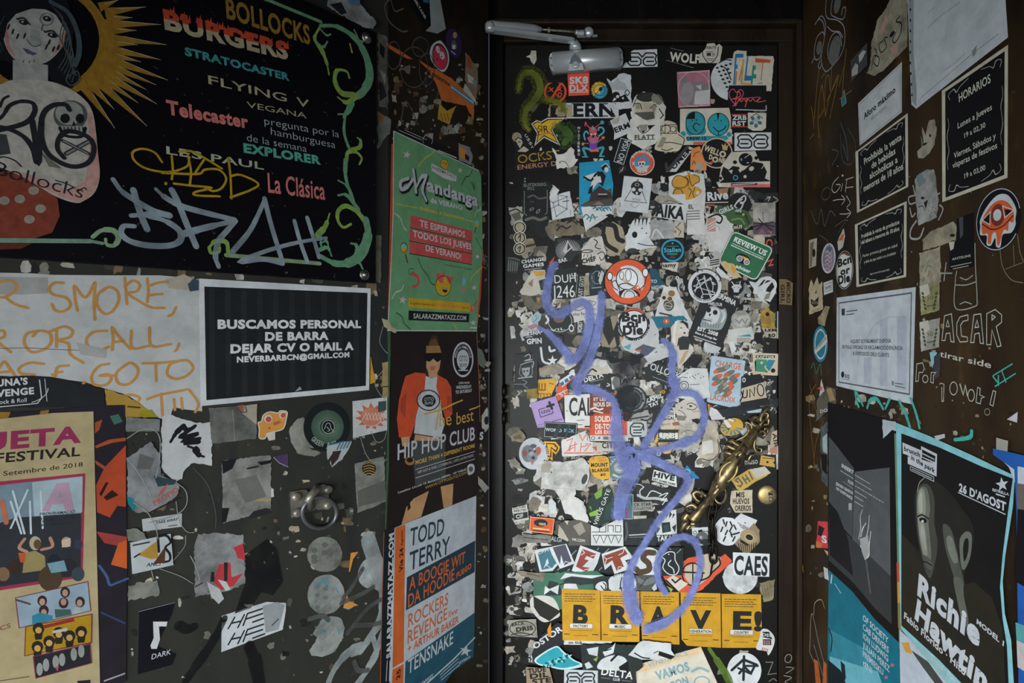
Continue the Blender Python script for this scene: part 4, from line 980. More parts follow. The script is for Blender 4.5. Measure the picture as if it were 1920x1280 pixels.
S(D,'black and white label reading URE over a yellow shield with antlers','#c9a862',sm(1238,806,1270,804,1272,826,1262,846,1244,850,1226,838),rc('#252d2c',1234,805,1272,829),rc('#d0d2ce',1235,811,1271,823),t('#252d2c','URE',1234,822,1266,822,12,.05),t('#d0d2ce','URE',1236,820.5,1264,820.5,9,.05),*[s('#2a2822',1.8,1240+10*(m+1)-m*2,848,1240+10*(m+1)+6*m,836,1240+10*(m+1)+7*m,828) for m in (-1,1)],s('#2a2822',1.6,1230,830,1233,838,1240,842),s('#2a2822',1.6,1254,830,1251,838,1246,842),p('#2a2822',1240,850,1242,834,1244,850))
S(D,'small cream slip with tiny capitals above URE label','#c2b8a4',torn(qd(1240,788,1262,786,1268,796,1262,804,1238,804),.8),t('#5a4a40','REVOLTE',1241,798,1257,796,3.2,.02),p('#9a5f42',1260,792,1272,791,1274,797,1262,798),name='torn_sticker')
S(D,'pale drawn hand fragment right of the URE label','#bbb6a8',torn(qd(1272,800,1300,790,1316,800,1312,838,1290,844,1274,830),1.6),s('#6a6c68',1.2,1276,812,1290,806,1304,810),ring('#7c7e7a',1,1283,813,5,4),s('#6a6c68',1.2,1280,826,1296,822,1306,830),name='torn_sticker',kind='grime')
S(D,'large blank cream paper patch with burnt ragged edge left of the brass handle','#b9b0a0',torn(qd(1324,786,1344,790,1348,820,1352,846,1342,862,1318,864,1306,850,1318,826),1.6),p('#c8c6c0',1316,828,1336,824,1338,848,1316,852),s('#4c4438',2,1316,860,1334,862,1348,848,1346,824),name='torn_sticker',kind='grime')
S(D,'white folded paper corner under the skateboard sticker','#c6c7c6',torn(qd(1332,762,1346,768,1360,782,1358,786,1334,788,1330,776),.6),p('#a3402c',1324,758,1336,760,1332,764),l('y',2,1329,758,1330,778),name='torn_sticker')
S(D,'dark band under the skateboard sticker with a pale blue end','#20272a',torn(qd(1344,768,1390,760,1428,764,1428,772,1356,782),.6),p('#a9bcc4',1400,771,1428,766,1428,773,1402,774),name='torn_sticker')
S(D,'black sticker with a white band of handwritten capitals UNO','#191a1f',qd(1390,706,1426,701,1443,758,1388,768),p('#bcae98',1390,728,1432,716,1438,745,1388,754),s('k',2.2,1394,732,1393,744,1400,744,1401,731),l('k',2.2,1406,744,1406,729,1414,742,1415,726),ring('k',2,1426,731,6,11,-8),ring('w',1.6,1395,712,2.4,3.6),s('k',2.4,1388,752,1392,742,1390,734))
S(D,'round sticker with yellow and blue dial stripes half under brass leaf','#c39a3a',ell(1372,800,22,16,-18),*[p('#4a7f8a',1372+8*math.cos(a),800+6*math.sin(a),1372+21*math.cos(a),800+15*math.sin(a),1372+21*math.cos(a+.22),800+15*math.sin(a+.22),1372+8*math.cos(a+.22),800+6*math.sin(a+.22)) for a in [.2+.45*i for i in range(8)]],p('#cfd2d4',1356,788,1362,786,1372,800,1364,802),p('#2a2c30',1362,784,1376,790,1380,788,1364,781),p('#cfd2d4',1364,787,1374,790,1378,788,1368,784),p('#25282a',1357,796,1366,803,1370,801,1366,806))
S(D,'cream strip with black vertical letters at the right door edge','#b5a78f',qd(1447,810,1457,806,1457,852,1442,848),t('k','AIR',1448,812,1452,840,8,.02),p('#b07c66',1444,840,1457,836,1457,852,1442,848))
S(D,'black ticket with pale bold word and a yellow tag','#1a1c1e',qd(1396,853,1455,852,1456,880,1396,876),t('#c2bfae','muso',1397,871,1421,869,12,.0),p('#c09a4a',1427,853,1452,858,1453,876,1424,871),o_('k',1439,866,2.2),l('k',1.2,1430,858,1450,860),p('k',1453,864,1449,867,1453,870))
S(D,'yellow torn label with slanted grey capitals SHI','#c3a04a',torn(qd(1371,900,1402,880,1432,875,1446,886,1440,890,1404,911,1392,920,1382,918),.6),p('#bdb8a8',1406,880,1434,874,1445,886,1418,898),l('#5a5d58',3,1384,904,1379,900,1384,896,1392,906,1388,912,1384,910),l('#5a5d58',3,1392,894,1400,906),l('#5a5d58',3,1398,890,1406,902),l('#5a5d58',3,1396,900,1402,896),l('#5a5d58',3,1404,884,1411,898))
S(D,'cream square with heavy black capitals MIS HUEVOS','#bfb49a',torn(qd(1371,920,1411,918,1411,961,1378,961,1369,944),.6),t('#1b1b1c','MIS',1380,932,1396,932,10,.04),t('#1b1b1c','HUEVOS',1374,944,1405,944,10,.04),t('#1b1b1c','OREROS',1378,957,1408,957,10,.04))
S(D,'tilted white card with thin condensed word above round worm-pattern sticker','#c9cccf',qd(1378,972,1389,962,1420,975,1405,1003,1376,988),t('#24282c','BRAUSEHAUS',1380,985,1407,997,7,.03),o_('k',1397,980,1.2),l('k',2.6,1374,970,1384,962))
S(D,'round white sticker with black worm-like blots','#cdd1d2',sm(1340,986,1352,971,1366,970,1378,974,1392,994,1390,1008,1376,1020,1360,1022,1346,1014,1341,1000),*[s('#272b2e',3,x,y,x+2*c2,y+4,x+4*c2,y+8) for x,y,c2 in ((1356,974,.6),(1363,978,-.6),(1369,978,1),(1355,988,-.8),(1364,994,-1),(1372,988,-1),(1376,984,1),(1370,998,.6),(1360,1006,-.9),(1378,1006,-1))],s('#272b2e',3,1372,1002,1380,1000,1386,998))
S(D,'tan speaker cone print with black stripes behind the tilted white card','#8d7c5e',torn(qd(1414,980,1424,994,1424,1016,1405,1036,1392,1036,1376,1020,1390,1004),.6),o_('#a38f6e',1404,1007,17,14,30),o_('#1c1b18',1405,1007,7,5,25),ring('#c9b48c',1.2,1405,1007,8.6,6.4,25),*[l('#25221c',1.6,1384+4.2*i,1016+(i > 4)*-1+abs(4-i)*-1+6,1388+3.4*i,1034) for i in range(9)],l('k',2.4,1377,1020,1392,1036),p('#1c1b18',1388,1010,1404,1020,1402,1024,1388,1016))
S(D,'large plain white disc partly under the CAES rectangle','#c7cbcc',ell(1388,1082,32.5,31),kind='grime')
S(D,'white rectangle with tall black capitals CAES','#cfd4d7',qd(1374,1035,1443,1038,1442,1081,1375,1078),t('#22272a','CAES',1376,1076,1439,1078,36,.04))
S(D,'orange and cream arrow-shaped sticker with black curves by the chain end','#cf5638',torn(qd(1240,1074,1268,1060,1290,1046,1316,1040,1350,1044,1360,1038,1373,1052,1340,1082,1318,1104,1300,1112,1272,1110,1250,1092),.6),p('#b9b09a',1284,1062,1312,1052,1316,1040,1336,1036,1352,1046,1348,1060,1330,1082,1312,1096,1296,1098,1284,1082),ring('k',2.6,1298,1076,19,21),l('k',3,1280,1072,1320,1074),l('k',2.4,1299,1056,1299,1096),s('k',3,1348,1046,1350,1058,1336,1072,1328,1082,1314,1088),p('#c9c4b6',1250,1086,1262,1078,1276,1086,1290,1094,1270,1110),l('k',3,1250,1088,1272,1110),l('k',3,1276,1084,1266,1092,1260,1086),p('#8fae4a',1250,1098,1262,1104,1258,1110))
S(D,'white square with a drawn vinyl record behind the hanging chain','#c8cccc',torn(qd(1297,989,1328,988,1330,1020,1312,1022,1298,1012),.6),o_('#5d6264',1316,1008,12,12),o_('#9fa4a5',1314,1007,3),ring('k',1.2,1303,998,2.8),p('k',1308,994,1316,992,1318,996,1310,998),s('k',1.2,1316,995,1328,997,1330,1002),o_('#26292a',1322,1016,8,6),o_('#26292a',1310,1014,5,4))

# --- lower half
S(D,'blue diamond scrap with white eye swirl beside the purple stroke','#1e7fb5',torn(qd(1280,884,1288,872,1312,897,1298,897),.4),s('w',1.2,1281,882,1290,880,1294,886,1288,888,1290,884))
S(D,'black white sticker with chunky capitals, right of the purple trunk stroke','#1e2626',torn(qd(1226,880,1262,878,1276,896,1270,914,1222,902),.6),p('#cfd2ce',1226,880,1268,892,1269,913,1222,900),t('#1e2626','HIVE',1225,893,1264,901,10,.07),t('#1e2626','GET SOME FAME',1223,899,1266,910,3.8,.05))
S(D,'white drawn hooked claw below the chunky capitals sticker','#252a2b',torn(qd(1192,908,1210,905,1258,918,1256,936,1240,946,1194,936),1),s('#c2c6c2',2,1207,913,1200,920,1202,930,1212,932,1222,920,1240,926),s('#a9ada8',5,1196,928,1210,934,1230,934,1250,938),s('#d0d3ce',1.6,1236,930,1252,924,1240,938,1250,934,1242,946),s('#c9ccc7',1.4,1190,907,1200,908,1206,912))
S(D,'grey green square card with ring lettering and a pale round portrait','#5e7478',qd(1139,856,1188,850,1190,894,1146,900),l('#a3b4b4',.9,1140.5,857,1187,851.5,1189,893,1147,899,1140.5,857),o_('#97a09e',1162,876,11),s('#c2c6c2',2,1155,872,1164,870,1170,876),s('#c2c6c2',2,1156,880,1164,882,1170,879),arc('#b7c2c0','MANDTUR',1163,876,16,5,-80,50,.04),s('#b7c2c0',4,1150,890,1162,894,1176,890))
S(D,'yellow shield sticker with cut-out black letters','#cf9f34',sm(1107,858,1138,856,1143,880,1143,896,1128,898,1114,893,1106,878),t('#1e1c18','MOUNT',1108,875,1140,874,7,.06),t('#1e1c18','BLARGE',1110,885,1142,883,6,.05),t('#1e1c18','sc',1126,892,1136,891,6,.05),t('#b5603a','NUOVE',1122,860,1136,859,3.4,.02),t('#b5603a','2009',1122,865,1138,864,3.4,.02),s('#b5603a',1.4,1110,860,1114,857,1112,862))
S(D,'cream scrap with block letters CIT above the yellow shield','#b5b0a3',torn(qd(1112,830,1150,828,1152,846,1130,848,1112,850),1),t('#2c3232','CIT',1129,840,1150,839,11,.05),p('#b35e44',1110,838,1119,836,1119,846),l('k',1.2,1130,846,1152,848),name='torn_sticker')
S(D,'large pale blank peeled sticker with faint word KHAL','#c4c4be',torn(qd(1010,862,1050,866,1092,858,1104,872,1104,900,1094,920,1080,920,1078,932,1094,940,1104,976,1078,972,1060,950,1040,918,1016,914,1000,900),1.6),t('#9fa3a3','KHAL',1053,901,1080,901,11,.0),l('#9fa3a3',.9,1032,914,1082,917),ring('#a9adad',1,1063,905,26,24,0,185,355),p('#9a9688',1016,870,1034,868,1030,886,1014,884),o_('#3c3e40',1096,898,5,10,20),o_('k',1034,885,1.4),p('#6c695c',1000,905,1016,893,1014,914),name='torn_sticker',kind='grime')
S(D,'white ragged paper tail hanging below the KHAL sticker','#c8c9c4',torn(qd(1052,938,1086,936,1100,964,1104,980,1086,982,1076,968,1060,962),1.6),name='torn_sticker')
S(D,'narrow white scrap left of the ragged paper tail','#c5c8c8',torn(qd(1028,940,1034,934,1042,942,1044,960,1030,964),1),name='torn_sticker')
S(D,'dark green sticker with leaves and slanted white lettering','#22332f',qd(1102,936,1142,908,1150,930,1150,974,1116,990,1104,960),p('#6f9a3e',1114,926,1130,912,1128,930,1118,936),p('#7fa844',1104,962,1122,954,1120,966,1106,968),p('#5f8a3a',1104,950,1108,948,1110,958),t('#d2d8d4','VIRUS GATE',1119,985,1145,918,8,.0),p('#27423c',1138,946,1150,936,1150,972,1132,974))
S(D,'blue green framed photo card blurred by purple paint','#4a6a78',qd(1151,925,1188,926,1187,974,1150,972),l('#a3b3b6',1,1152,926.5,1187,927.5,1186,973,1151,971,1152,926.5),o_('#4f78b4',1164,950,10,18),p('#8c4a66',1172,956,1180,952,1176,972,1168,970),p('#35524a',1178,930,1186,928,1186,950))
S(D,'grey strip with two rows of black capitals right of the blurred photo card','#8f908a',qd(1188,941,1222,940,1224,956,1188,959),t('#23282a','CK STAR',1189,949,1221,947.5,6,.04),t('#23282a','COLLECTIVE',1189,955.5,1221,954.5,4.6,.03))
S(D,'blank off-white square tag below the grey strip of black capitals','#b4b0a0',qd(1188,967,1212,966,1213,989,1189,990),kind='grime')
S(D,'black sticker with a white roaring beast mouth over white capitals','#20292b',qd(1228,955,1268,953,1270,1016,1230,1018),p('#c5c9c4',1232,958,1268,955,1269,1001,1230,1003),p('#20292b',1240,980,1256,978,1258,996,1242,999),p('#23454a',1244,984,1254,983,1254,996,1246,997),*[p('#20292b',1232+6*i,958+(i % 2)*4,1236+6*i,964,1230+6*i,972) for i in range(6)],p('#20292b',1230,986,1238,990,1232,1000),p('#20292b',1268,982,1260,988,1266,998),t('#c9cdc9','TAKAST',1232,1014,1272,1012,10,.05))
S(D,'white sticker with outlined squares and rows of triangles','#c8ccca',qd(1108,984,1124,990,1160,972,1168,974,1169,1024,1108,1022),l('k',1.3,1124,997,1124,985),l('k',1.3,1110,997,1136,997,1136,985),l('k',1.3,1140,997,1140,985,1150,985,1150,997),l('k',1.3,1154,985,1164,985,1164,997,1154,997,1154,985),l('k',1.3,1112,1003,1165,1003),*[l('k',1.3,1112+14*i,1003,1118+14*i,1018,1124+14*i,1003) for i in range(4)])
S(D,'dark photo print with small white capitals right of the triangle sticker','#2e3436',qd(1170,974,1232,970,1230,1024,1170,1024),greek('#b4b9b9',1180,1003,1212,1001,2),l('#8b9192',.8,1180,1007,1224,1006),s('#4b5254',4,1174,980,1176,1000,1172,1012),kind='grime')
S(D,'grey photo of a leaning figure, web address in white at lower right','#56534b',torn(qd(1042,984,1060,976,1086,974,1107,982,1107,1022,1068,1024,1050,1008),.6),p('#aba596',1048,984,1056,994,1066,1012,1060,1022,1046,1004),p('#8f8a7e',1074,986,1090,978,1098,996,1086,1004),t('#c4c6c2','NK.COM',1073,1013,1096,1016,5,.03),p('#c9b592',1058,976,1066,976,1064,984))
S(D,'orange label with dark speech bubble and yellow text lines','#cf5733',qd(994,968,1040,972,1036,1002,992,996),l('#d8c48c',1,995,969,1039,972.5,1035.5,1001,993,995.5,995,969),o_('#1f1e1c',1014,980,13,7,4),t('#d8c68c','VOICE',1010,984,1023,985,4.6,.05),greek('#e0c88c',1000,990,1030,993,2.2),greek('#2a1c16',1000,994,1030,997,1.8))
S(D,'small white ripped sticker with black tagging at left edge','#c0c0b8',torn(qd(960,952,988,945,992,974,964,978),.8),t('#1e2222','CULTURE',962,955,986,951,4,.04),t('#1e2222','INFECTED',963,960,987,957,4,.04),p('#1e2222',963,963,989,959,990,970,964,975),t('#c0c0b8','CIF',968,972,982,969,7,.05),name='torn_sticker')
S(D,'black strip with thin white capitals NOSTALGI above the space letters','#262b2c',torn(qd(1004,1000,1036,1002,1068,1016,1064,1024,1030,1020,1006,1008),.5),t('#bfc3c0','NOSTALGI',1008,1010,1052,1016,9,.0))
S(D,'beige wrinkled strip with faint printed address','#86827a',torn(qd(978,1000,1034,1004,1032,1018,980,1016),1),greek('#3b3d3e',982,1007,1028,1012,1.8),name='torn_sticker',kind='grime')
S(D,'wide black starry sticker with four crumpled block letters and a bird','#1c2526',qd(1003,1026,1090,1022,1190,1024,1282,1026,1280,1078,1230,1080,1190,1076,1100,1072,1004,1072),*[o_('#b9c0be',1006+(i*37) % 272,1028+(i*23) % 42,.9) for i in range(110)],
  p('w',1002,1031,1062,1019,1078,1056,1050,1066,1046,1058,1036,1070,1012,1072),p('#3f6f7c',1008,1036,1030,1028,1042,1056,1036,1064,1016,1068),p('w',1024,1050,1027,1046,1029,1056,1022,1062),p('#4a4a58',1036,1026,1060,1020,1072,1052,1058,1060,1052,1040,1050,1058,1044,1044),p('#3f6f7c',1034,1038,1044,1056,1040,1058),t('w','CRN',1009,1039,1029,1032,5,.03),l('w',1.2,1023,1058,1020,1064),l('w',1.2,1023,1058,1032,1064),l('w',1.2,1060,1052,1056,1060),l('w',1.2,1060,1052,1070,1055),
  p('w',1088,1022,1126,1036,1120,1056,1108,1078,1072,1070),p('#8d4038',1092,1028,1118,1038,1113,1047,1100,1042,1096,1048,1104,1050,1098,1056,1092,1062,1106,1064,1100,1072,1080,1062),l('w',1.4,1092,1030,1096,1036,1090,1040),l('w',1.4,1118,1040,1108,1042),l('w',1.2,1104,1066,1096,1068),
  p('w',1128,1038,1172,1024,1188,1046,1172,1050,1182,1066,1152,1076,1146,1058,1134,1068),p('#86402f',1131,1042,1170,1028,1177,1038,1163,1046,1170,1062,1156,1070,1148,1050,1134,1060),l('w',1.4,1131,1042,1137,1048,1148,1044),l('w',1.4,1137,1048,1134,1060),l('w',1.4,1170,1028,1168,1036,1160,1040),l('w',1.2,1158,1068,1160,1062,1168,1063),
  p('w',*[z for q in sm(1186,1050,1200,1030,1220,1026,1236,1036,1230,1052,1236,1068,1226,1080,1190,1074,1182,1062) for z in q]),s('#4c3b2a',11,1226,1036,1212,1036,1206,1046,1216,1056,1216,1068,1200,1072,1192,1066),
  p('#1c2526',*[z for q in sm(1246,1044,1256,1034,1265,1036,1267,1050,1273,1066,1268,1076,1252,1076,1243,1062) for z in q]),('l','w',1.8,sm(1241,1043,1250,1036,1258,1034,1265,1037,1266,1050,1273,1064,1268,1076,1254,1076,1243,1064,1247,1050),'c'),s('w',1.8,1258,1050,1253,1058,1262,1066,1264,1074),o_('w',1254,1039,1.2))
S(D,'green and black cartoon dog-like sticker fragment left of the yellow cards','#3f6e58',torn(qd(1000,1074,1120,1070,1150,1090,1150,1104,1060,1140,1020,1150,1000,1120),1),p('#2a3234',1054,1090,1070,1078,1110,1080,1150,1080,1150,1092,1090,1096),p('#c9cecd',1050,1086,1060,1074,1100,1078,1132,1078,1110,1084,1072,1080),p('#2a3234',1020,1116,1030,1088,1046,1092,1056,1110,1050,1116),p('#c9cecd',1020,1115,1022,1098,1030,1104,1048,1096,1046,1114,1032,1106),p('#c9cecd',1056,1104,1058,1094,1080,1094,1084,1104),s('#2a3234',3,1050,1096,1070,1090,1090,1096))
S(D,'rolled beige paper scrap above the green cartoon fragment','#8c8474',torn(qd(970,1070,1022,1074,1018,1090,1000,1086,976,1078),1.2),greek('#5c4a40',988,1075,1014,1080,1.6),name='torn_sticker',kind='grime')
S(D,'white crescent of a torn disc around a black triangle, lower left','#c2c2ba',sm(999,1118,994,1136,1004,1154,1020,1166,1040,1160,1050,1150,1036,1120),p('#23211d',1000,1117,1052,1146,1030,1164,1012,1154,1001,1138))
S(D,'grey worn sticker with inked crest and capitals DRIS','#a5a396',qd(953,1162,1005,1160,1008,1195,954,1192),t('#23211d','BACK',960,1174,984,1170,6,.05),t('#23211d','DRIS',968,1184,1000,1180,8,.06),s('#23211d',1.8,958,1190,975,1186,1000,1190),ring('#23211d',1.6,980,1178,24,14),kind='grime')
S(D,'black strip with large white curved lettering SOSTOR','#23262a',torn(qd(996,1226,1016,1190,1046,1166,1056,1170,1056,1206,1030,1230,1000,1240),.6),t('w','OSTOR',1003,1217,1056,1181,11,.04),p('#c98a2e',1026,1180,1033,1166,1034,1192,1028,1194))
S(D,'white strip reading on tick under the yellow cards','#cdd0d0',qd(1057,1199,1150,1201,1142,1209,1057,1208),t('#26292b','on tick',1066,1206.5,1092,1206.5,5.6,.05))
S(D,'round white torn sticker with arched small lettering above the second yellow card','#bfc4c4',torn(ell(1166,1094,27,19),.6),arc('k','WHITE',1164,1094,17,4.4,-50,30,.04),s('k',2,1166,1082,1163,1096,1166,1108),p('k',1160,1104,1164,1098,1167,1104),*[l('#8f9ab0',1,1172,1086+4*k,1190,1084+5*k) for k in range(5)],ring('#9ea3a4',.9,1182,1096,12,16),name='torn_sticker')
S(D,'grey photo of a rock above the third yellow card','#4a4e4e',torn(qd(1192,1078,1226,1078,1231,1096,1220,1108,1194,1106),.6),p('#6a6e6c',1194,1080,1208,1088,1226,1080,1228,1092,1210,1098,1196,1092),l('#2a2d2e',1.6,1200,1100,1214,1082),p('#b4b8b8',1222,1102,1230,1092,1232,1104,1226,1108))
S(D,'black card with a white rounded eye shape left of the round white torn sticker','#252c2d',torn(qd(1112,1088,1140,1084,1142,1108,1114,1112),.5),p('#c4c9c9',*[z for q in sm(1116,1100,1122,1092,1134,1090,1138,1100,1132,1108,1122,1106) for z in q]),s('k',2,1127,1098,1133,1106,1136,1098,1131,1092))
# five yellow cards spelling a word
for i,(ch,sub,q,bx,by,bw) in enumerate((('B','FACTORY',(1053,1103,1125,1106,1126,1202,1055,1200),1074,1168,28),('R','MUSIC',(1126,1107,1199,1108,1199,1203,1128,1202),1144,1169,36),('A',None,(1200,1108,1273,1110,1274,1208,1204,1205),1217,1171,33),
                                            ('V','GENERATION',(1276,1110,1351,1112,1352,1214,1288,1210,1278,1198),1293,1178,40),('E!','COUNTRY',(1353,1113,1427,1114,1429,1214,1354,1214),1374,1180,55))):
    x0,y0,x1 = q[0],q[1],q[2]
    its = [greek('#3a3122',x0+6,y0+10+4.4*k,x1-(14 if k % 2 else 8),y0+11+4.4*k,1.3) for k in range(4)]
    its.append(t('#22221f',ch,bx,by,bx+bw,by+1,35,.06))
    sx = (x0+x1)/2
    sy = by+2
    if sub:
        its += [p('#cfd0c8',sx-21,sy-2,sx+22,sy-1,sx+22,sy+8,sx-21,sy+7),('l','#3a3426',.6,qd(sx-21,sy-2,sx+22,sy-1,sx+22,sy+8,sx-21,sy+7),'c'),t('#22221f',sub,sx-(len(sub)*2.0),sy+5.4,sx+(len(sub)*2.0),sy+6,5,.04),l('#6a4e1c',.8,sx-20,sy+11,sx+21,sy+12)]
    its += [greek('#3a3122',x0+5,sy+18,x0+14,sy+18.4,1.6),greek('#3a3122',x1-14,sy+19,x1-4,sy+19.4,1.6),greek('#5a4a26',sx-14,sy+21,sx+14,sy+21.6,.9)]
    S(D,('yellow card printed with a big black letter B and the word FACTORY','yellow card printed with a big black letter R and the word MUSIC','yellow card printed with a big black letter A, purple paint across','yellow card printed with a big black letter V and the word GENERATION','yellow card printed with a big black letter E and exclamation mark')[i],'#c39325',qd(*q),*its,group='row of yellow letter cards')
S(D,'round black white sticker tucked behind the last yellow card','#c6c9c8',sm(1428,1180,1440,1180,1452,1194,1450,1212,1441,1228,1436,1220,1418,1216,1424,1196),p('k',1430,1184,1442,1184,1448,1198,1430,1194),t('w','DSS',1429,1192,1446,1194,6,.03),rc('k',1430,1198,1446,1209),*[l('#c8a0a0',1.2,1431+3*k,1200,1431+3*k,1208) for k in range(5)],t('#a34a48','EDS',1428,1219,1440,1222,6,.03))
S(D,'round white sticker with a black monogram of crossing letters','#cdd1d3',torn(ell(1395.5,1257,32,34),.3),l('#22282b',5,1372,1256,1394,1236,1419,1246),l('#22282b',5,1395,1230,1394,1274),l('#22282b',4,1394,1248,1421,1248),l('#22282b',4.6,1386,1262,1396,1250,1408,1262,1414,1250),l('#22282b',4,1384,1252,1406,1262))
S(D,'large cream handbill with faded blue capitals VAMOS, tilted','#cfc8b6',qd(1190,1247,1314,1212,1345,1280,1345,1300,1196,1300),t('#9fb2b4','VENEGANCE',1216,1251,1290,1227,9,.02),star('#8aa6b0',1205,1254,6),star('#8aa6b0',1302,1223,6),p('#d8bc92',1192,1250,1314,1213,1318,1222,1196,1262),t('#8aa6b0','VENEGANCE',1216,1251,1290,1227,9,.02),t('#7fa0a8','VAMOS',1232,1275,1294,1256,17,.06),s('#8aa6ac',5,1298,1258,1312,1252,1328,1258),ring('#8aa6ac',3,1316,1278,14,10),t('#7fa0a8','CON',1258,1292,1292,1280,14,.06))
S(D,'turquoise cut-out of a heaped crystal pile with white edge','#bcd6d8',sm(1002,1236,1020,1222,1034,1214,1046,1211,1058,1222,1076,1236,1090,1243,1090,1250,1056,1255,1030,1250,1010,1246),p('#2b98a4',*[z for q in sm(1006,1237,1022,1224,1036,1216,1046,1214,1056,1224,1074,1238,1087,1245,1056,1252,1030,1247,1012,1244) for z in q]),*[l('#123f48' if i % 2 else '#84c6cc',2.4,x,y,x+4*math.cos(i*1.9),y+4*math.sin(i*1.9)) for i in range(52) for x,y in [(1014+(i*29) % 66,1218+(i*17) % 30)] if abs(x-1046) < (y-1210)*1.05+2])
S(D,'dark sticker with a white ape-like bird in black and white brushwork','#26302e',torn(qd(1088,1208,1200,1208,1206,1250,1188,1262,1092,1258),1),p('#c3c9ca',*[z for q in sm(1120,1252,1128,1236,1150,1228,1170,1232,1176,1244,1164,1256,1140,1256) for z in q]),p('#c3c9ca',1100,1216,1122,1212,1120,1230,1104,1226),p('#c3c9ca',1130,1222,1148,1212,1154,1204,1150,1224,1134,1230),s('k',2,1134,1220,1146,1216),p('#c3c9ca',1096,1244,1104,1240,1112,1250,1100,1254),p('#8da03c',1112,1236,1122,1230,1118,1240),p('k',1160,1250,1178,1238,1180,1262,1164,1262),s('k',4,1146,1238,1156,1228,1160,1226))
S(D,'white sharp leaf shape with black edge right of the ape-like bird','#c4c9ca',torn(qd(1178,1228,1196,1206,1206,1200,1258,1206,1258,1218,1266,1230,1236,1236,1204,1236),.5),s('k',2.4,1190,1224,1204,1232,1218,1234),p('k',1236,1220,1266,1230,1258,1236,1234,1228),s('k',1.6,1226,1224,1234,1220))
S(D,'white loop emblem sticker on grey at the bottom of the door','#b9c0c2',qd(1058,1254,1121,1257,1121,1300,1057,1300),yb(1089,1272,56,'#20262a',2.8))
S(D,'black sticker with white serif word over CLUB at the bottom','#282d2e',qd(1122,1258,1192,1260,1192,1300,1122,1300),t('#d0d3d0','DELTA',1127,1264,1186,1273,14,.03),t('#c9ccc9','CLUB',1149,1275,1162,1276,5,.03),l('#8b908f',.8,1127,1270,1144,1272),l('#8b908f',.8,1166,1275,1184,1277))
S(D,'tan block lettering sticker at the bottom left of the door','#96856c',qd(986,1250,1030,1252,1042,1300,988,1300),*[t('#1f1f1e',w2,990+4*i,1262+10*i,1024+5*i,1258+10*i,9,.06) for i,w2 in enumerate(('TUDE','DIL','STE'))])
S(JAMB,'gold lettered strip with stencilled capitals on the right door frame','#6d5c3c',qd(1461,523,1474,523,1487,530,1485,572,1461,570),t('#201a10','GIRL',1464,533,1464,568,7.5,.05),t('#201a10','MICRO',1475,529,1475,568,7.5,.05))
S(D,'peeled plaster-coloured paper patch right of the last yellow cards','#8a8064',torn(qd(1424,1092,1452,1086,1450,1124,1432,1128,1427,1112),1.4),*[s('#6a6048',1.6,1428+5*i,1096,1432+5*i,1118) for i in range(4)],name='torn_sticker',kind='grime')

# --- spray and marker on the door
paint(D,'black_spray',DR,p('#20262a',*[z for q in torn(qd(1136,662,1160,655,1190,664,1214,676,1206,700,1196,726,1180,736,1160,742,1148,724,1150,700,1140,684),3,6) for z in q]),p('#262c30',*[z for q in torn(qd(1150,742,1176,734,1196,742,1186,780,1180,790,1160,784),3,6) for z in q]),o_('w',1190,708,2.4,1.6),o_('w',1173,707,1.4),label='matt black spray blot at the centre of the door',kind='spray')
PU = '#7f8cc8'
PS = [s(PU,[13,15,17,17,17,16],1041,496,1036,500,1030,520,1024,556,1026,574,1040,588,1056,588),s(PU,[17,17,18,17],1054,588,1072,576,1090,566,1104,576,1106,600,1098,640,1082,670,1066,676),s(PU,[8,12,16,17],1010,614,1028,624,1050,648,1070,672),
      s(PU,[15,16,17,18,18,14],1128,552,1126,590,1116,640,1098,690,1080,720,1084,736),s(PU,[16,18,16,14,20,26,30,34],1082,728,1104,728,1130,738,1150,752,1156,780,1156,816,1164,846,1178,870),
      s(PU,[10,14,17,16,12],1243,638,1256,648,1262,668,1260,688,1262,712),s(PU,[22,17,16,14,14],1262,712,1266,730,1252,762,1226,806,1206,836),s(PU,[13,15,15,15,15,14],1256,744,1280,736,1304,740,1318,764,1320,790,1306,818,1280,834),
      s(PU,[18,20,18,16,15,15,14],1164,842,1190,850,1224,862,1258,878,1286,892,1288,908,1270,934,1246,962),s(PU,[34,30,28,24],1180,850,1186,880,1172,910,1164,940,1160,966),s(PU,[16,15,14,14],1184,856,1220,846,1256,838,1290,824),
      s(PU,[14,13,13,15,24,28,26],1240,968,1224,994,1204,1026,1186,1056,1178,1090,1184,1130,1194,1160),s(PU,[12,13,14,13,13,13,14],1248,1112,1236,1092,1232,1064,1238,1038,1256,1014,1282,1006,1304,1016),s(PU,[13,13,12,13,14,16,20],1300,1012,1309,1030,1313,1060,1306,1090,1296,1114,1280,1140,1252,1164,1214,1180)]
paint(D,'spray_graffiti',DR,[fat(q,.88) for q in PS],label='purple-blue spray scrawl running down the middle of the door',kind='spray')
paint(D,'spray_mist',DR,[fat(q,1.25) for q in PS],label='faint purple overspray around the scrawl',kind='mist')
YG = '#6a7426'
GS = [s(YG,[8,14,16,16,14,12],972,170,978,142,996,136,1010,150,1012,172,998,192,986,208,984,228),s('#7a7d22',[10,12,12,10],1024,186,1040,190,1052,196,1056,208),s('#4f7034',[12,20,22,14],1044,236,1060,244,1066,256,1058,268),s('#8c8a2a',[6,8,6],982,222,986,236,992,244)]
paint(D,'green_spray',DR,[fat(q,.8) for q in GS],fat(s('#5a7a2c',[8,14,16,14],1330,1216,1346,1240,1362,1266,1374,1292),.9),label='yellow-green spray loop at the upper left of the door',kind='spray')
paint(D,'green_mist',DR,[fat(q,1.9) for q in GS],label='soft yellow-green overspray at the upper left',kind='mist')
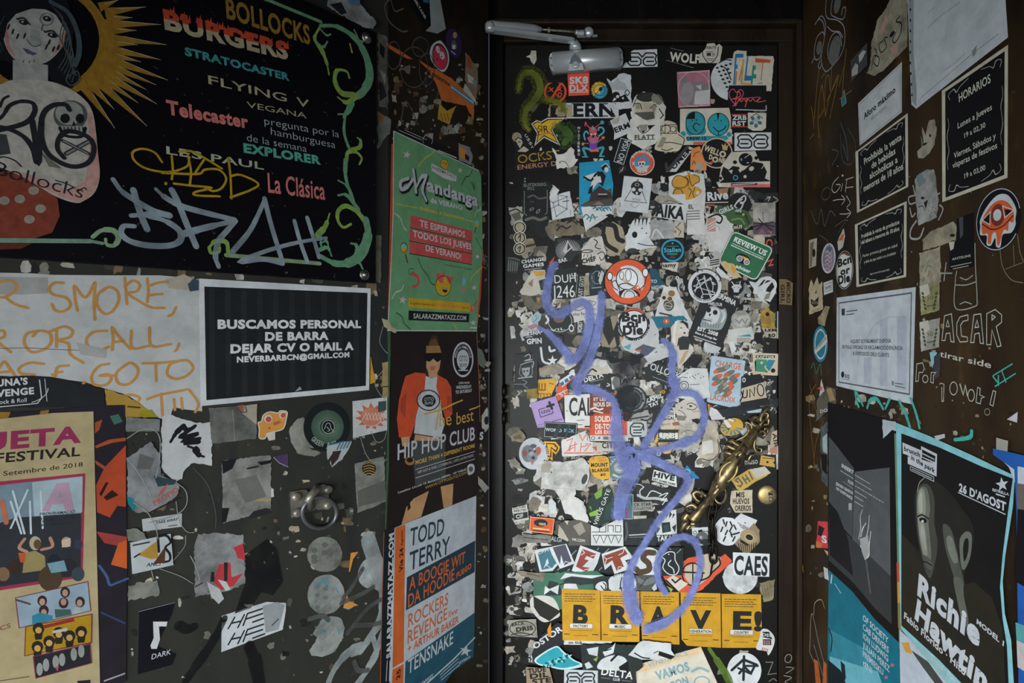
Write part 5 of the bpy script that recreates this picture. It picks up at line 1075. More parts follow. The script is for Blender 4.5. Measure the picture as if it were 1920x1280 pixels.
paint(D,'marker_scribble',DR,l('#7c786c',1.6,1436,1241,1449,1241,1440,1264,1456,1262),s('#7c786c',1.4,1442,1277,1450,1272,1456,1276),label='thin grey zigzag marker line at lower right of the door')
paint(JAMB,'marker_scribble',DR,ring('#77736a',1.8,1478,1234,6,8,20),s('#77736a',1.8,1474,1250,1488,1252,1474,1262),s('#77736a',1.8,1470,1266,1484,1270,1472,1278,1486,1284),label='grey marker letters down the right door frame')

# ---------------------------------------------------------------- left wall: painted menu board
L_ = LEFT
residue(L_,'torn_paper','loose torn paper scraps and glue marks all over the lower left wall',
        [(0,488,700,545,46,10,34),(240,770,712,1270,60,8,26),(240,770,716,1270,110,2,8),(698,540,722,1000,26,4,14),(480,880,730,1010,26,5,16),(440,990,560,1080,20,4,14)],
        ['#8d8c80','#6f6e66','#a5a294','#4f5048','#b5a78e','#77664c','#2a2d2c','#c0bfb6','#3c3d38'],seed=11)
b0 = LEFT.px(-120,300,.012)[0]
b1 = LEFT.px(705,300,.012)[0]
bt = LEFT.px(705,61,.012)[1]
bb = LEFT.px(705,531,.012)[1]
M_BOARD = wallmat('black_chalkboard_paint','#08080e','#0c0c12','#07070b',3.0,(1,1,1),.5,.05)
BOARD = slab('menu_board',LEFT,b0,b1,bb,bt,.0005,.012,M_BOARD,bevel=.0008)
tag(BOARD,'large black painted menu board with a tattooed woman and burger names','board')
BP = Plane(LEFT.o+LEFT.n*.0122,LEFT.d,LEFT.n)
GO = '#8f6c24'
SK = '#aaa79f'
rays = [(222,0,190,12),(273,13,205,22),(248,33,205,34),(301,46,208,45),(256,57,208,57),(312,84,210,72),(258,84,210,80),(301,112,208,92),(264,116,206,102),(314,150,205,112),(292,159,202,122),(274,168,200,130),
        (294,195,196,140),(259,193,190,146),(275,236,182,152),(214,205,172,160),(215,240,158,164)]
paint(BP,'halo',BOARD,ring(GO,19,75,72,122,104,10),*[(lambda m: p(GO,x0-(tx-x0)*.12-(ty-y0)*9/m,y0-(ty-y0)*.12+(tx-x0)*9/m,x0-(tx-x0)*.12+(ty-y0)*9/m,y0-(ty-y0)*.12-(tx-x0)*9/m,tx,ty))(math.hypot(tx-x0,ty-y0)) for tx,ty,x0,y0 in rays],*[l('#a9b0a4',.8,x0+(tx-x0)*.2+(ty-y0)*.06,y0+(ty-y0)*.2-(tx-x0)*.06,tx,ty) for tx,ty,x0,y0 in rays],label='gold sunburst halo behind the painted head')
paint(BP,'portrait',BOARD,p('#7a3a2c',-60,330,20,320,60,340,108,372,112,405,98,436,60,448,-60,446),p('#5c2a20',-60,456,60,456,40,466,-60,470),*[o_('#8f877c',x,y,10,8) for x,y in ((63,357),(37,373),(76,391),(55,411),(8,376))],
      p('#15171c',0,-40,100,-40,130,10,138,60,134,96,146,128,148,150,134,166,112,158,96,150,88,128,40,120,24,118,-10,110,-20,40),p('#9a9c98',24,112,90,122,90,168,24,168),
      p(SK,*[z for q in smooth(pr((-60,168,0,158,24,150,90,152,130,166,158,186,172,206,178,232,184,290,187,330,178,360,158,376,140,380,100,366,40,330,-60,292))) for z in q]),p('#b48d84',164,212,174,210,184,290,187,332,178,360,158,376,140,380,60,342,20,318,60,328,130,356,160,340,168,280),
      p('#9fa09c',*[z for q in sm(6,64,14,34,40,20,78,16,112,34,124,62,118,86,92,114,62,122,34,116,14,94) for z in q]),p('#a87a6e',6,64,14,50,18,84,30,108,14,94),p('#a8806f',112,62,124,60,118,86,100,104,110,80),p('#8d938f',58,54,74,58,78,82,66,88,54,82),
      p('#15171c',-10,20,20,-10,80,-10,110,24,92,18,60,16,30,26,14,44,8,70,-10,90),p('#15171c',104,26,126,30,136,70,128,100,100,118,122,84,124,60),*[s('#4f585c',1.6,116+4*k,40+10*k,130+2*k,60+12*k,124+3*k,90+10*k,136+k*2,110+8*k) for k in range(5)],*[s('#454e52',1.4,98+5*k,12+6*k,118+3*k,34+8*k,112+4*k,70+8*k,124+3*k,100+7*k,110+5*k,128+5*k) for k in range(6)],*[s('#394145',1.4,8-4*k,30+8*k,-4-3*k,60+8*k,6-3*k,96+5*k) for k in range(3)],s('#3f5056',8,96,4,128,24,146,64,148,100,140,122),s('#4f585c',1.6,136,138,146,134,148,150,134,160,124,150,130,140),
      *[o_('#1b1d22',x,y,a,b,r) for x,y,a,b,r in ((44,42,9,4.6,15),(88,35,8,5,15),(98,66,9,4.6,15))],*[o_('#8f9596',x,y,2.6,2.2) for x,y in ((42,41),(87,34),(96,65))],s('#2a2c30',3,32,36,44,34,56,46),s('#2a2c30',3,84,60,98,58,108,68),ring('#6a6d6e',1.4,87,36,12,11),s('#44474a',1.6,50,74,58,84,66,87,76,84),s('#44474a',1.4,80,46,78,56,84,58),
      p('#4d4a72',42,90,52,92,60,97,70,100,62,104,50,100),*[o_('#1b1d22',x,y,1.8,6,20) for x,y in ((24,59),(33,68),(46,67),(87,88),(100,92),(109,89),(16,50),(92,79))],*[o_('#7a4f3c',x,y,1.2,3,20) for x,y in ((44,115),(55,116),(64,114))],
      p('#3d4044',-60,246,12,252,20,288,-60,300),p('#6c6a62',76,284,92,296,116,316,92,312),
      o_('#50534f',132,216,32,28),o_('#8f918c',130,212,26,22),o_('#17191d',122,222,9,9),o_('#17191d',150,222,8,9),p('#17191d',138,226,144,240,134,240),p('#8f918c',114,236,160,236,154,250,120,250),*[l('#17191d',1.6,120+7*k,238,121+7*k,250) for k in range(6)],s('#17191d',5,112,240,122,254,152,256,160,240),l('#23262a',7,124,288,172,262),l('#7c7f7b',3.5,125,288,171,263),l('#23262a',6,118,264,166,288),l('#7c7f7b',2.5,119,264,165,288),
      label='painted head and arm of a tattooed woman with three eyes and a guitar body')
K2 = '#22242a'
paint(BP,'marker_tag',BOARD,s(K2,[5,6,7,8,8],-20,236,4,218,18,198,40,190,62,194,64,212,44,232,-20,248),s(K2,[8,8,9,9],-30,238,10,240,44,256,62,280,68,304),s(K2,[9,9,8,8,8],60,226,66,262,72,304,74,262,80,216,98,198,122,196,130,206),s(K2,[8,8,8,8,7],78,222,78,258,90,288,120,308,146,312,168,302,176,278,168,260,150,250,126,246,110,260,108,280,120,296),s(K2,4,0,200,6,186,16,180),t(K2,'Bollocks',-14,326,154,372,27,-.008),s(K2,2.4,-16,304,4,294,26,300,40,312),s(K2,2,104,338,124,344,140,352),s(K2,2,146,358,158,352,162,356),label='black marker lettering over the painted arm')
CR = '#a59c7c'
bl = []
for k,(x,y) in enumerate(((311,22),(322,18),(352,34),(372,34),(392,38),(404,46),(424,52),(432,58),(456,62),(470,68),(490,72),(506,76),(522,80),(536,82),(342,28),(414,46))):
    bl.append(p('#b5452c',x-5,y+9,x-3,y-3,x+1,y+3,x+4,y-6,x+6,y+10))
for its,lab in zip(([t('#8a6a28','BOLLOCKS',425,33,582,83,37,.035)],[t(CR,'BURGERS',309,53,541,111,33,.06),t('#b5452c','BURGERS',309,53,541,111,33,.06)+(.36,),*bl],[t('#3d8a8e','STRATOCASTER',347,103,543,151,14,.06)],[t(CR,'FLYING',391,157,538,191,16,.01),t(CR,'V',556,197,580,203,16,.01),t(CR,'VEGANA',463,201,575,222,11,.0)],[t('#c4716a','Telecaster',313,213,466,240,25,.05),
      ],[t('#9aa6a8','pregunta por la',496,233,636,258,14,-.012),t('#9aa6a8','hamburguesa',508,252,629,278,14,-.012),t('#9aa6a8','de la semana',463,264,575,285,14,-.012),],[t('#4f9d88','EXPLORER',457,285,602,308,16,.06),],[t('#a3ab94','LES PAUL',312,288,495,318,14,.02),],[t('#bd706c','La Clásica',503,360,610,374,36,.02)]),('ochre painted heading in old western capitals','red and cream flaming capitals','teal painted capitals','cream painted capitals of the meatless burger','pink blackletter-like painted name','thin grey handwritten note in three lines','green painted capitals','pale yellow-green painted capitals','pink narrow painted name')):
    paint(BP,'lettering',BOARD,its,label=lab)
GR = '#5f8f6e'
G2 = '#7a9a48'
paint(BP,'scrollwork',BOARD,l(GR,6,478,-10,602,41),s(GR,[6,9,12,15,17,16,10],601,48,632,50,664,70,684,100,693,134,688,160,664,184),s(GR,[13,12,9,6],692,150,680,174,660,188,645,220),s(G2,[4,7,10,7,3],600,50,590,72,602,92,612,116,617,140),s(GR,[3,5,3],592,80,606,88,614,78),s(GR,[3,4,3],600,54,612,66,620,64),s(G2,[11,10,8,5,4],664,178,640,174,628,152,632,132,650,134,655,146),s(G2,[9,8,3],670,180,650,192,633,182),s(GR,[7,6,3],662,194,652,212,634,214),s(GR,[5,6,6,4],648,210,645,246,654,276,662,282),s(G2,[7,8,6,3],660,280,674,276,676,264,670,258),s(GR,[3,5,3],664,56,676,78,686,72),s('#9a8f58',[3,4],656,82,660,98),label='green painted scroll in the upper right corner')
paint(BP,'scrollwork',BOARD,s(G2,[7,8,5,4],650,300,652,286,666,284,678,296,674,308),s(GR,[9,7,5,6,9],648,300,648,330,658,366,674,398,690,422),s(GR,[3,7,8],634,338,652,350,662,376),s(GR,[4,7,8],634,366,650,366,672,392),s(G2,[8,9,8,6,5],684,416,668,396,648,386,634,396,634,414,644,426,658,420),s(GR,[14,20,22,18,12,8],686,412,690,440,680,470,660,490,630,494,600,480),s(GR,[4,8,12],658,456,668,460,672,480),s(G2,[12,9,3],596,440,610,424,618,400),s(GR,[4,6,5],602,460,600,440,596,436),s(GR,[8,6,3],600,468,614,464,622,480),s(GR,[3,5,3],600,456,612,452,616,462),s(GR,[7,5,4],650,494,672,492,680,504),label='green painted scroll in the lower right corner')
paint(BP,'scrollwork',BOARD,l('#7c9070',7,424,478,600,494),s(G2,[7,9,8,5],428,474,424,454,404,452,392,464),s(G2,[6,6,5],392,464,396,474,410,472,412,464),label='pale green bar with a curl at the lower right')
paint(BP,'scrollwork',BOARD,l('#6f8f7a',8,-60,450,170,452),l('#6f8f7a',6,170,452,192,456),s('#7c9a78',[7,10,9,7,5],174,444,190,432,212,432,222,446,214,460,200,458,198,448),label='pale green bar with a curl at the lower left')
BG = '#8fa0a8'
paint(BP,'spray_tag',BOARD,s(BG,[8,10,11,12],212,336,228,358,254,376,290,396,318,404),s(BG,11,250,356,258,384,268,412,276,430),s(BG,[8,12,9],246,404,280,402,316,402),s(BG,[8,11,12,11,11,10,9,8],280,406,310,414,336,432,338,450,318,460,278,460,244,452,228,438,232,424,252,424),s(BG,[6,10,11,11,10],292,354,310,370,340,386,390,400,440,412),s(BG,11,322,356,334,380,350,420,368,462),s(BG,[13,12,9],346,438,380,428,440,414),s(BG,[9,10,11,10,8],442,414,426,432,410,452,404,480,410,500),s(BG,[10,9,8],436,472,470,430,496,376),s(BG,[9,9,9],496,372,508,420,530,492),s(BG,[9,9,8,7],530,494,494,486,452,490,500,470,560,454,612,446),s(BG,8,552,414,562,450,576,490),s(BG,8,576,408,586,440,598,482),label='pale grey brushed tag across the bottom of the board',kind='spray')
YM = '#a88a1c'
paint(BP,'marker_tag',BOARD,s(YM,4,304,304,290,286,268,279,250,284,250,298,266,312,290,320,320,322,350,312,355,296),s(YM,4,322,292,324,320,322,336),s(YM,4,352,290,358,320,356,346),s(YM,4,304,324,370,326,384,318,410,318,424,334,416,352,400,358,384,352),s(YM,4,366,324,378,306,382,300),s(YM,4,336,284,360,284,390,300,416,316),s(YM,4,326,344,360,348,396,352,366,360,368,366,412,368),s(YM,4,428,296,432,330,434,372),s(YM,4,432,330,452,328,484,344,470,356,432,370),o_(YM,311,344,3),label='yellow marker tag over the burger names')
steel = metal('dull_steel','#8d8f8a',.45,1,.5)
for x,y in ((687,71),(683,515)):
    c = BP.ray(x,y)
    n3 = Vector((BP.n.x,BP.n.y,0))
    v,f = lathe_geo([(0,.011),(.002,.0108),(.0035,.008),(.0035,.006),(.007,.0055),(.0085,.004),(.0088,0)],c,n3,24)
    sc = mesh_obj('screw',v,f,[steel],None,BOARD,True)

# ---------------------------------------------------------------- left wall: papers
OR = '#b98a4c'
S(L_,'big torn off-white sheet with ochre handwritten capitals at left','#b4b8b8',qd(-60,510,55,512,100,515,200,516,300,516,345,520,373,523,376,640,379,771,345,767,325,763,320,778,314,789,290,780,262,756,238,740,196,728,160,716,128,712,95,706,60,704,20,706,-60,708),p('#9a9c9a',-60,518,90,520,90,550,40,552,-60,552),p('#a9a294',310,524,345,514,370,526,372,546,316,540),
  *[s(OR,5,*q) for q in ((-8,530,20,526,32,540,10,556,-8,556),(8,556,28,570,52,577),(118,530,102,530,92,541,100,552,124,558,132,572,120,583,104,582,97,570),(145,582,141,560,140,536,156,556,166,552,178,530,176,565,178,599),(198,540,184,552,182,572,196,588,212,582,222,564,220,546,205,538,192,545),(234,520,236,545,238,570),(234,536,250,526,262,534,256,546,240,550,260,564,284,576,308,577),(276,522,278,546,276,566),(278,536,296,530,314,528),(278,554,290,552,304,551),(330,576,324,588,316,592),
                          (-10,622,6,620,8,630,-4,640,20,660),(70,620,50,626,46,644,60,660,84,654,96,640,92,624,72,620,62,630),(106,616,106,650),(92,622,120,612,136,620,130,632,108,638,128,644,132,664,156,680),(200,620,176,622,162,636,168,652,188,656,204,650),(210,656,212,634,210,614,222,630,244,654),(212,642,232,638),(246,620,248,652,280,648),(280,614,284,648,320,645),(336,644,332,654,328,658),
                          (-20,712,-2,690,8,678,18,690,28,704),(-2,698,20,696),(82,682,56,680,36,690,40,700,64,702),(128,685,108,688,104,704,98,702),(104,698,116,697),(158,716,156,720),(204,682,186,686,172,704,176,720,196,722,208,712,204,702,188,704,212,704),(234,684,218,700,222,718,240,720,256,706,258,690,244,680,230,688),(268,681,300,680,330,677),(292,682,293,714),(336,676,318,684,314,702,330,710,350,704,362,690,352,676,334,676),(276,748,300,740,350,730),(302,738,305,782),(326,748,328,768),(340,746,342,766),(354,730,368,748,372,760,366,772),(230,742,248,740,262,746,258,754))],l('#4a4a48',1,-60,654,50,652,110,655,160,657),p('#a3a4a2',143,642,200,655,198,672,150,664),name='torn_notice',cat='notice')
S(L_,'black printed notice with white capitals in a wide white border','#c6ccd0',qd(373.5,522,695,540.5,692,731,377,761),p('#1e2224',383,537,689,549,686,723,387,750),*[p('#262a2b',392+30*i,540+1.2*i,402+30*i,540+1.2*i,404+30*i,746-2.6*i,394+30*i,747-2.6*i) for i in range(10)],t('#cfd3d4','BUSCAMOS PERSONAL',408,615.5,677,614,15,.065),t('#cfd3d4','DE BARRA',497,638,616,636,15,.065),t('#cfd3d4','DEJAR CV O MAIL A',432,661.5,663,655,15,.065),t('#cfd3d4','NEVERBARBCN@GMAIL.COM',444,679,655,669,10,.06),p('#8f9598',553,734,562,724,566,730),name='notice')
S(L_,'small dark blue tape piece at the top left corner of the black notice','#3a4c58',torn(qd(352,532,364,521,373,526,372,543,356,546),.8),name='tape')
S(L_,'narrow beige strip of tape right of the menu board','#807a6c',torn(qd(704,440,715,442,714,530,702,528),1),name='tape',kind='grime')
S(L_,'black poster fragment with white brush lettering at far left','#22262a',torn(qd(-60,706,60,704,100,708,196,730,195,762,-60,766),.8),ring('#b9bfc2',1.4,30,728,60,30,0,0,60),t('w',"UNA'S",-6,724,52,720,13,.05),t('w','VENGE',-6,744,64,738,13,.05),t('w','Rock & Roll',-8,758,50,753,8,.01),l('w',1.6,74,712,78,746,70,756,-60,768),l('w',1,84,710,88,752),name='poster')
S(L_,'yellow paper with brown print showing under the torn off-white sheet','#a5863c',torn(qd(196,728,232,740,262,757,296,782,236,782,200,760),1),p('#8c8a1c',262,770,284,768,294,782,262,780),greek('#4a3a1c',240,762,262,764,3),name='torn_poster',cat='poster')
S(L_,'dark abstract poster with orange shapes behind the cream festival poster','#26222a',qd(-60,778,100,768,176,760,234,759,238,1060,236,1276,190,1300,-60,1300),p('#8d6a2a',-20,772,20,772,14,786,-20,790),p('#8d6a2a',76,770,92,768,88,784,72,786),p('#9a4a2c',178,792,192,786,186,806,178,812),p('#a8502c',178,836,204,824,236,820,236,826,210,830,180,840),p('#a8452a',236,834,236,950,220,948,206,970,182,960,180,910,196,876),p('#2a1c1c',186,926,198,904,204,904,190,930),p('#2a1c1c',194,932,210,918,222,928,200,938),p('#a04c30',178,862,206,880,198,882,180,870),p('#3f6a5a',206,780,222,776,230,790,214,796),p('#9a3f3a',180,996,238,1006,238,1026,196,1018),p('#c05a2c',222,1018,238,1012,238,1066,208,1058),s('#3f5880',4,186,1060,200,1080,206,1096,220,1092,240,1084),s('#2f4468',3,190,1148,212,1158,234,1168),greek('#9a9c9c',196,1276,234,1262,3),name='poster')
S(L_,'cream festival poster with magenta heading and stage photograph','#a89b76',qd(-60,792,100,774,175,771,188,1300,-60,1300),t('#8f2f55','UETA',-40,846,152,828,32,.05),t('#26241f','FESTIVAL',-10,868,150,854,18,.03),t('#26241f','Setembre de 2018',6,892,155,874,9,.01),p('#96304a',-60,908,160,887,155,1082,-60,1116),p('#6d8490',-60,916,155,892,152,970,-60,1000),p('#9aaeb6',60,904,155,893,154,960,64,968),p('#2e3238',-60,1000,30,970,152,962,151,1078,-60,1108),*[l('#b4c4ca',3,*q) for q in ((52,918,20,990),(20,940,40,1000),(56,940,58,1000),(76,920,80,990),(24,920,46,1000))],l('#b0664a',7,4,940,12,980),p('#a98ca0',78,958,106,906,128,904,139,958,122,958,119,944,97,946,92,958),p('#8e8d96',108,934,112,918,118,932),t('#2d3038','PROGRAMACIÓ',74,966,140,961,5,.02),t('#2d3038','FAMILIAR',72,979,138,972,8,.04),t('#2d3038',"DE L'ACÚSTICA",70,987,136,982,5,.02),
  p('#8f8256',46,1036,66,1032,84,1042,86,1068,42,1074),o_('#a59c84',66,1018,11,13),o_('#5c4434',70,1020,7,9),s('#a9806a',5,50,1034,36,1026,46,1010),s('#a9806a',5,78,1030,98,1024,94,1008),p('#b8542c',34,1036,48,1036,46,1054,38,1054),*[o_(c2,x,y,r,r*1.1) for x,y,r,c2 in ((26,1062,12,'#3a2a24'),(6,1076,12,'#7a6048'),(102,1052,12,'#1f2630'),(128,1064,16,'#2a2a30'),(94,1084,22,'#4a3c2c'),(124,1016,9,'#a08a80'),(146,1020,8,'#343a48'),(146,1076,12,'#38444c'))],p('#6f92a0',88,1056,120,1050,126,1070,96,1074),p('#c0b09a',116,1012,132,1008,132,1024,116,1026),p('#2e2f38',117,1026,132,1026,130,1046,120,1046),
  p('#7a3040',28,1120,165,1089,171,1145,35,1178),p('#8ba0ae',30,1121,164,1091,169,1144,37,1176),*[o_('#33262a',x,y,9,10) for x,y in ((79,1126),(122,1110),(82,1144),(119,1130),(150,1128))],*[o_('#b08a76',x,y,5.4,6.6) for x,y in ((79,1128),(122,1111),(82,1148),(119,1128),(149,1130))],p('#2f7f98',60,1154,74,1148,98,1154,98,1162,60,1170),p('#3f5f58',102,1142,132,1142,134,1152,104,1158),p('#9ba6ac',138,1138,150,1138,152,1148,138,1150),l('#54453f',3,30,1124,56,1132),
  p('#7a3040',47,1174,173,1150,172,1205,45,1230),p('#a8861f',49,1175,171,1152,170,1203,47,1228),*[x for a,b in ((72,1178),(92,1202),(110,1186),(130,1192),(152,1184),(70,1212)) for x in (o_('#2b2620',a,b,11,11),o_('#c09a58',a,b+3,6,6),p('#2b2620',a-8,b+10,a+8,b+8,a+6,b+20,a-6,b+21))],p('#b9b4a4',98,1182,126,1176,126,1182,98,1187),p('#8f2f2a',80,1172,138,1158,140,1164,82,1178),p('#7a3040',61,1230,169,1206,172,1243,66,1272),p('#24262c',63,1231,168,1208,170,1242,68,1270),*[o_('#8d918c',x,y,6,12) for x,y in ((86,1246),(104,1240),(116,1236),(138,1226),(152,1220),(74,1254))],p('#a8485a',102,1250,110,1248,108,1258),t('#8a4450','CS',0,1182,20,1176,9,.02),greek('#6a5a4a',0,1276,54,1268,2),p('#26262a',145,1276,170,1274,168,1300,146,1300),name='poster')
S(L_,'grey paper scrap under the torn tip of the off-white sheet','#7f8482',torn(qd(236,782,300,786,299,808,236,809),.6),name='torn_paper',cat='paper',kind='grime')
S(L_,'white torn paper with thick black zigzag brush strokes','#b9bdbe',torn(qd(303,782,318,776,340,786,370,792,398,792,397,874,380,870,358,868,346,880,342,898,326,902,312,888,303,876),1.4),s('#1a1c22',[5,7,10,9],320,828,330,812,344,798),s('#1a1c22',[9,8,6],344,800,352,806,366,798),s('#1a1c22',[7,9,6],364,800,340,818,370,812),s('#1a1c22',[6,9,7],370,814,346,826,374,822),s('#1a1c22',[5,9],346,832,372,828),s('#1a1c22',[4,12,9,4],352,836,366,842,372,852,382,856),name='torn_paper',cat='paper')
S(L_,'large faded grey paper rectangle below the black notice','#6c6f6a',torn(qd(392,765,482,757,481,822,397,832),.8),l('#8a8d86',1,436,768,440,826),p('#a19a8a',448,762,482,757,481,796,466,784,456,776),p('#9a5a44',446,760,458,758,456,772,448,766),s('#2a2826',1.4,452,772,462,772,460,762),name='torn_paper',cat='paper',kind='grime')
S(L_,'orange blob cut-out with two round red eyes','#c98f44',sm(490,790,494,778,506,772,520,774,526,770,538,772,537,784,533,800,526,806,504,812,496,822,486,820,486,804,484,792),('l','#c9c6bc',2,sm(490,790,494,778,506,772,520,774,526,770,538,772,537,784,533,800,526,806,504,812,496,822,486,820,486,804,484,792),'c'),o_('#c9c4ba',503,785,7.6),o_('#b5504a',503.5,786,5.4),o_('#c9c4ba',530,778,6.6),o_('#b5504a',531,778.5,4.8),p('#b3603a',512,792,524,788,528,792,514,798),o_('#b3603a',505,802,2.4),p('#c4bdb4',498,812,516,808,516,824,504,826))
S(L_,'torn white glue patch behind the black ribbed disc','#8c8d84',torn(qd(542,806,556,784,570,782,580,840,602,848,590,856,560,852,546,830),1.4),name='torn_paper',cat='paper',kind='grime')
S(L_,'black ribbed round sticker with a bird emblem and green ring letters','#1a1f22',ell(612.5,800,43.5,46,15),o_('#22362c',614,800,31,32),*[l('#6d8a74',.8,614+14*math.cos(a),800+14*math.sin(a),614+30*math.cos(a),800+31*math.sin(a)) for a in [i*math.pi/36 for i in range(72)]],o_('#171b1c',615,800,13,14),ring('#a9b5b0',1.2,615,800,11.6,12.4),s('#a9b5b0',1.2,608,804,612,794,618,794,620,802,626,810),s('#a9b5b0',1.2,612,800,618,806,614,808),arc('#8fa596','GREEN JAZZ',612.5,800,38,9,232,150,.03,True))
S(L_,'torn teal, white and brown disc remnant below the black ribbed disc','#a3a9aa',torn(qd(613,836,630,830,660,826,656,838,642,860,622,876,618,868,624,850,614,862),.8),p('#26687a',616,832,646,826,640,830,616,835),p('#3a2a2a',620,862,624,846,640,844,634,860,622,874),*[s('#3f7080',3,632+6*k,842-k,638+6*k,830-k) for k in range(4)],name='torn_sticker')
S(L_,'white sticker with jagged orange star lettering by the poster column','#b9bdbd',qd(661,752,726,744,726,806,662,821),*[p('#b9654a',697+36*math.cos(a)*.55,782+30*math.sin(a)*.6,697+32*math.cos(a+.25),780+26*math.sin(a+.25),697+36*math.cos(a+.5)*.55,782+30*math.sin(a+.5)*.6) for a in [.55*i for i in range(11)]],o_('#c07a62',696,781,19,17),*[l('#d0b0a4',2,680+6*i,786,686+6*i,774,690+6*i,788) for i in range(6)],p('#3c4e50',709,753,724,751,724,768,709,773))
S(L_,'purple wedge of a torn round sticker above the ring pull','#4c3a5c',qd(513,856,540,850,540,875,524,868),l('#a9a4ac',1,513,857,524,868,540,875),name='torn_sticker')
S(L_,'grey rubbed square paper with a gold and black crest, right of the ring pull','#84867f',torn(qd(665,869,720,855,724,940,670,962),.8),o_('#2a251c',692,878,13,13),*[s('#a88a4c',1.6,682,870+5*i,692,867+5*i,702,870+5*i) for i in range(5)],p('#5c5f58',670,920,722,900,724,936,672,950),name='torn_paper',cat='paper',kind='grime')
S(L_,'large mottled grey paper square left of the ring pull','#8a8b87',torn(qd(416,864,446,860,508,853,508,958,418,980),1.2),p('#1d2022',416,864,444,860,436,878,418,888),p('#1d2022',482,866,508,862,508,868,490,872),p('#1d2022',416,952,430,952,424,978,417,980),p('#2a2c2e',464,970,476,958,498,952,508,954,508,962,470,972),greek('#222426',464,878,484,874,3),rc('#a3906c',476,934,508,939),p('#6a6b66',440,900,480,890,500,930,460,944),name='torn_paper',cat='paper',kind='grime')
S(L_,'shredded grey and teal sticker remnant with scratched red letters','#84888a',torn(qd(238,858,262,842,282,828,300,850,302,890,336,910,332,930,284,960,256,960,240,940),1.6),p('#2c4248',288,892,330,900,326,908,296,912),t('#a85248','PROPIO',290,948,336,920,10,.03),l('#a85248',2.4,296,930,312,914),l('#a85248',2.4,300,922,314,908),p('#1f7a84',238,930,250,934,256,950,250,958,240,944),p('#5c605e',262,850,290,860,282,880,256,878),l('#2a2420',3,282,960,334,934),name='torn_sticker',kind='grime')
S(L_,'narrow white label with worn black words TAKE AWAY','#a9afb0',qd(266,973,341,962,341,987,268,996),t('#34383a','TAKE AWAY',292,982,334,975,5,.05),greek('#4a4e50',316,986,332,984,1.6))
S(L_,'small round grey paper left of the TAKE AWAY label','#74786f',torn(qd(238,992,256,990,270,1000,276,1012,240,1014),1),name='torn_paper',cat='paper',kind='grime')
S(L_,'white square sticker with a large black letter B and gold wedge','#aeb6b8',qd(244,1017,320,1000,325,1059,248,1076),l('#1c2228',4,296,1006,298,1034),s('#1c2228',4,296,1006,312,1004,320,1016,310,1026,318,1038,318,1050,306,1054),p('#a8843c',258,1040,294,1014,296,1046,284,1048),p('#553626',286,1058,310,1024,309,1054),greek('#33373a',250,1022,280,1016,3),l('#1c2228',3,252,1044,262,1038),t('#1c2228','ANCI',274,1062,300,1060,7,.01))
S(L_,'grey scraped paper patch below the letter B sticker','#7e8178',torn(qd(240,1098,262,1092,296,1088,298,1116,274,1120,240,1126),2),name='torn_paper',cat='paper',kind='grime')
S(L_,'white and red torn poster piece in the middle of the dark panel','#8d9090',torn(qd(364,1020,372,1002,400,998,456,1002,460,1094,430,1106,366,1118),1.6),p('#b23a42',438,1026,456,1018,460,1050,446,1046),p('#b23a42',410,1058,432,1054,434,1082,456,1074,438,1098,414,1106,400,1090),p('#26282a',420,1054,427,1054,426,1090,420,1088),p('#26282a',396,1072,402,1072,402,1090,394,1090),p('#b4b8b8',388,1090,412,1104,420,1122,410,1132,396,1118),p('#b9bcbc',408,1086,424,1090,432,1104,424,1108),l('#26282a',2,366,1100,380,1092),name='torn_poster',cat='poster',kind='grime')
S(L_,'black torn sticker with a white bar and the letters DARK','#11131a',qd(261,1144,328,1128,322,1150,300,1196,296,1212,330,1226,322,1246,258,1264),p('#c4c9cc',287,1165,314,1165,312,1174,298,1174,300,1198,294,1216,284,1216,282,1210,288,1196),t('#c4c9cc','DARK',284,1236,320,1226,10,.0),l('#8d9296',1,261,1146,328,1129))
S(L_,'white sticker with doubled outlined slanted letters, lower middle','#bcc4c7',qd(416,1154,500,1128,536,1130,536,1144,530,1180,415,1222),*[x for dy in (0,30) for x in (l('#22282c',3,428,1178+dy,440,1157+dy),l('#22282c',3,446,1176+dy,458,1152+dy),l('#22282c',3,434,1168+dy,452,1164+dy),l('#22282c',3,456,1172+dy,464,1150+dy,494,1140+dy),l('#22282c',3,462,1160+dy,492,1150+dy),l('#22282c',3,474,1166+dy,496,1158+dy))],p('#8f9698',492,1136,520,1128,534,1134,522,1180,498,1186),l('#2c3032',2,510,1172,522,1160))
S(L_,'upper round grey sticker remnant of the three beside the poster column','#80837c',torn(ell(609,1039,33,33,10),.6),*[o_('#5f625c',596+13*math.cos(i*2.1),1036+16*math.sin(i*1.7),6,5) for i in range(5)],name='torn_sticker',kind='grime',group='round grey sticker remnants')
S(L_,'middle round sticker remnant of the three, with teal specks','#8d938f',torn(ell(611,1114,34,38,15),.6),p('#4c8a94',588,1100,604,1086,620,1080,600,1096),o_('#2f8a98',613,1098,3),l('#2f8a98',2,630,1102,634,1110),*[o_('#6a6e6a',600+10*math.cos(i*2.1),1120+18*math.sin(i*1.7),5,4) for i in range(4)],name='torn_sticker',kind='grime',group='round grey sticker remnants')
S(L_,'lowest round sticker remnant of the three, bitten at its left side','#8d938f',torn(qd(586,1188,604,1160,624,1154,640,1158,646,1176,642,1200,626,1222,604,1232,584,1228,580,1218,590,1204,594,1194),.8),o_('#4c8a94',616,1164,4),o_('#3f7f8c',608,1182,3),l('#2f8a98',2,634,1180,636,1188),name='torn_sticker',kind='grime',group='round grey sticker remnants')
S(L_,'upper of two orange curved corner scraps by the poster column','#c98a3c',qd(658,1036,672,1034,662,1048,656,1072,654,1071),name='torn_sticker')
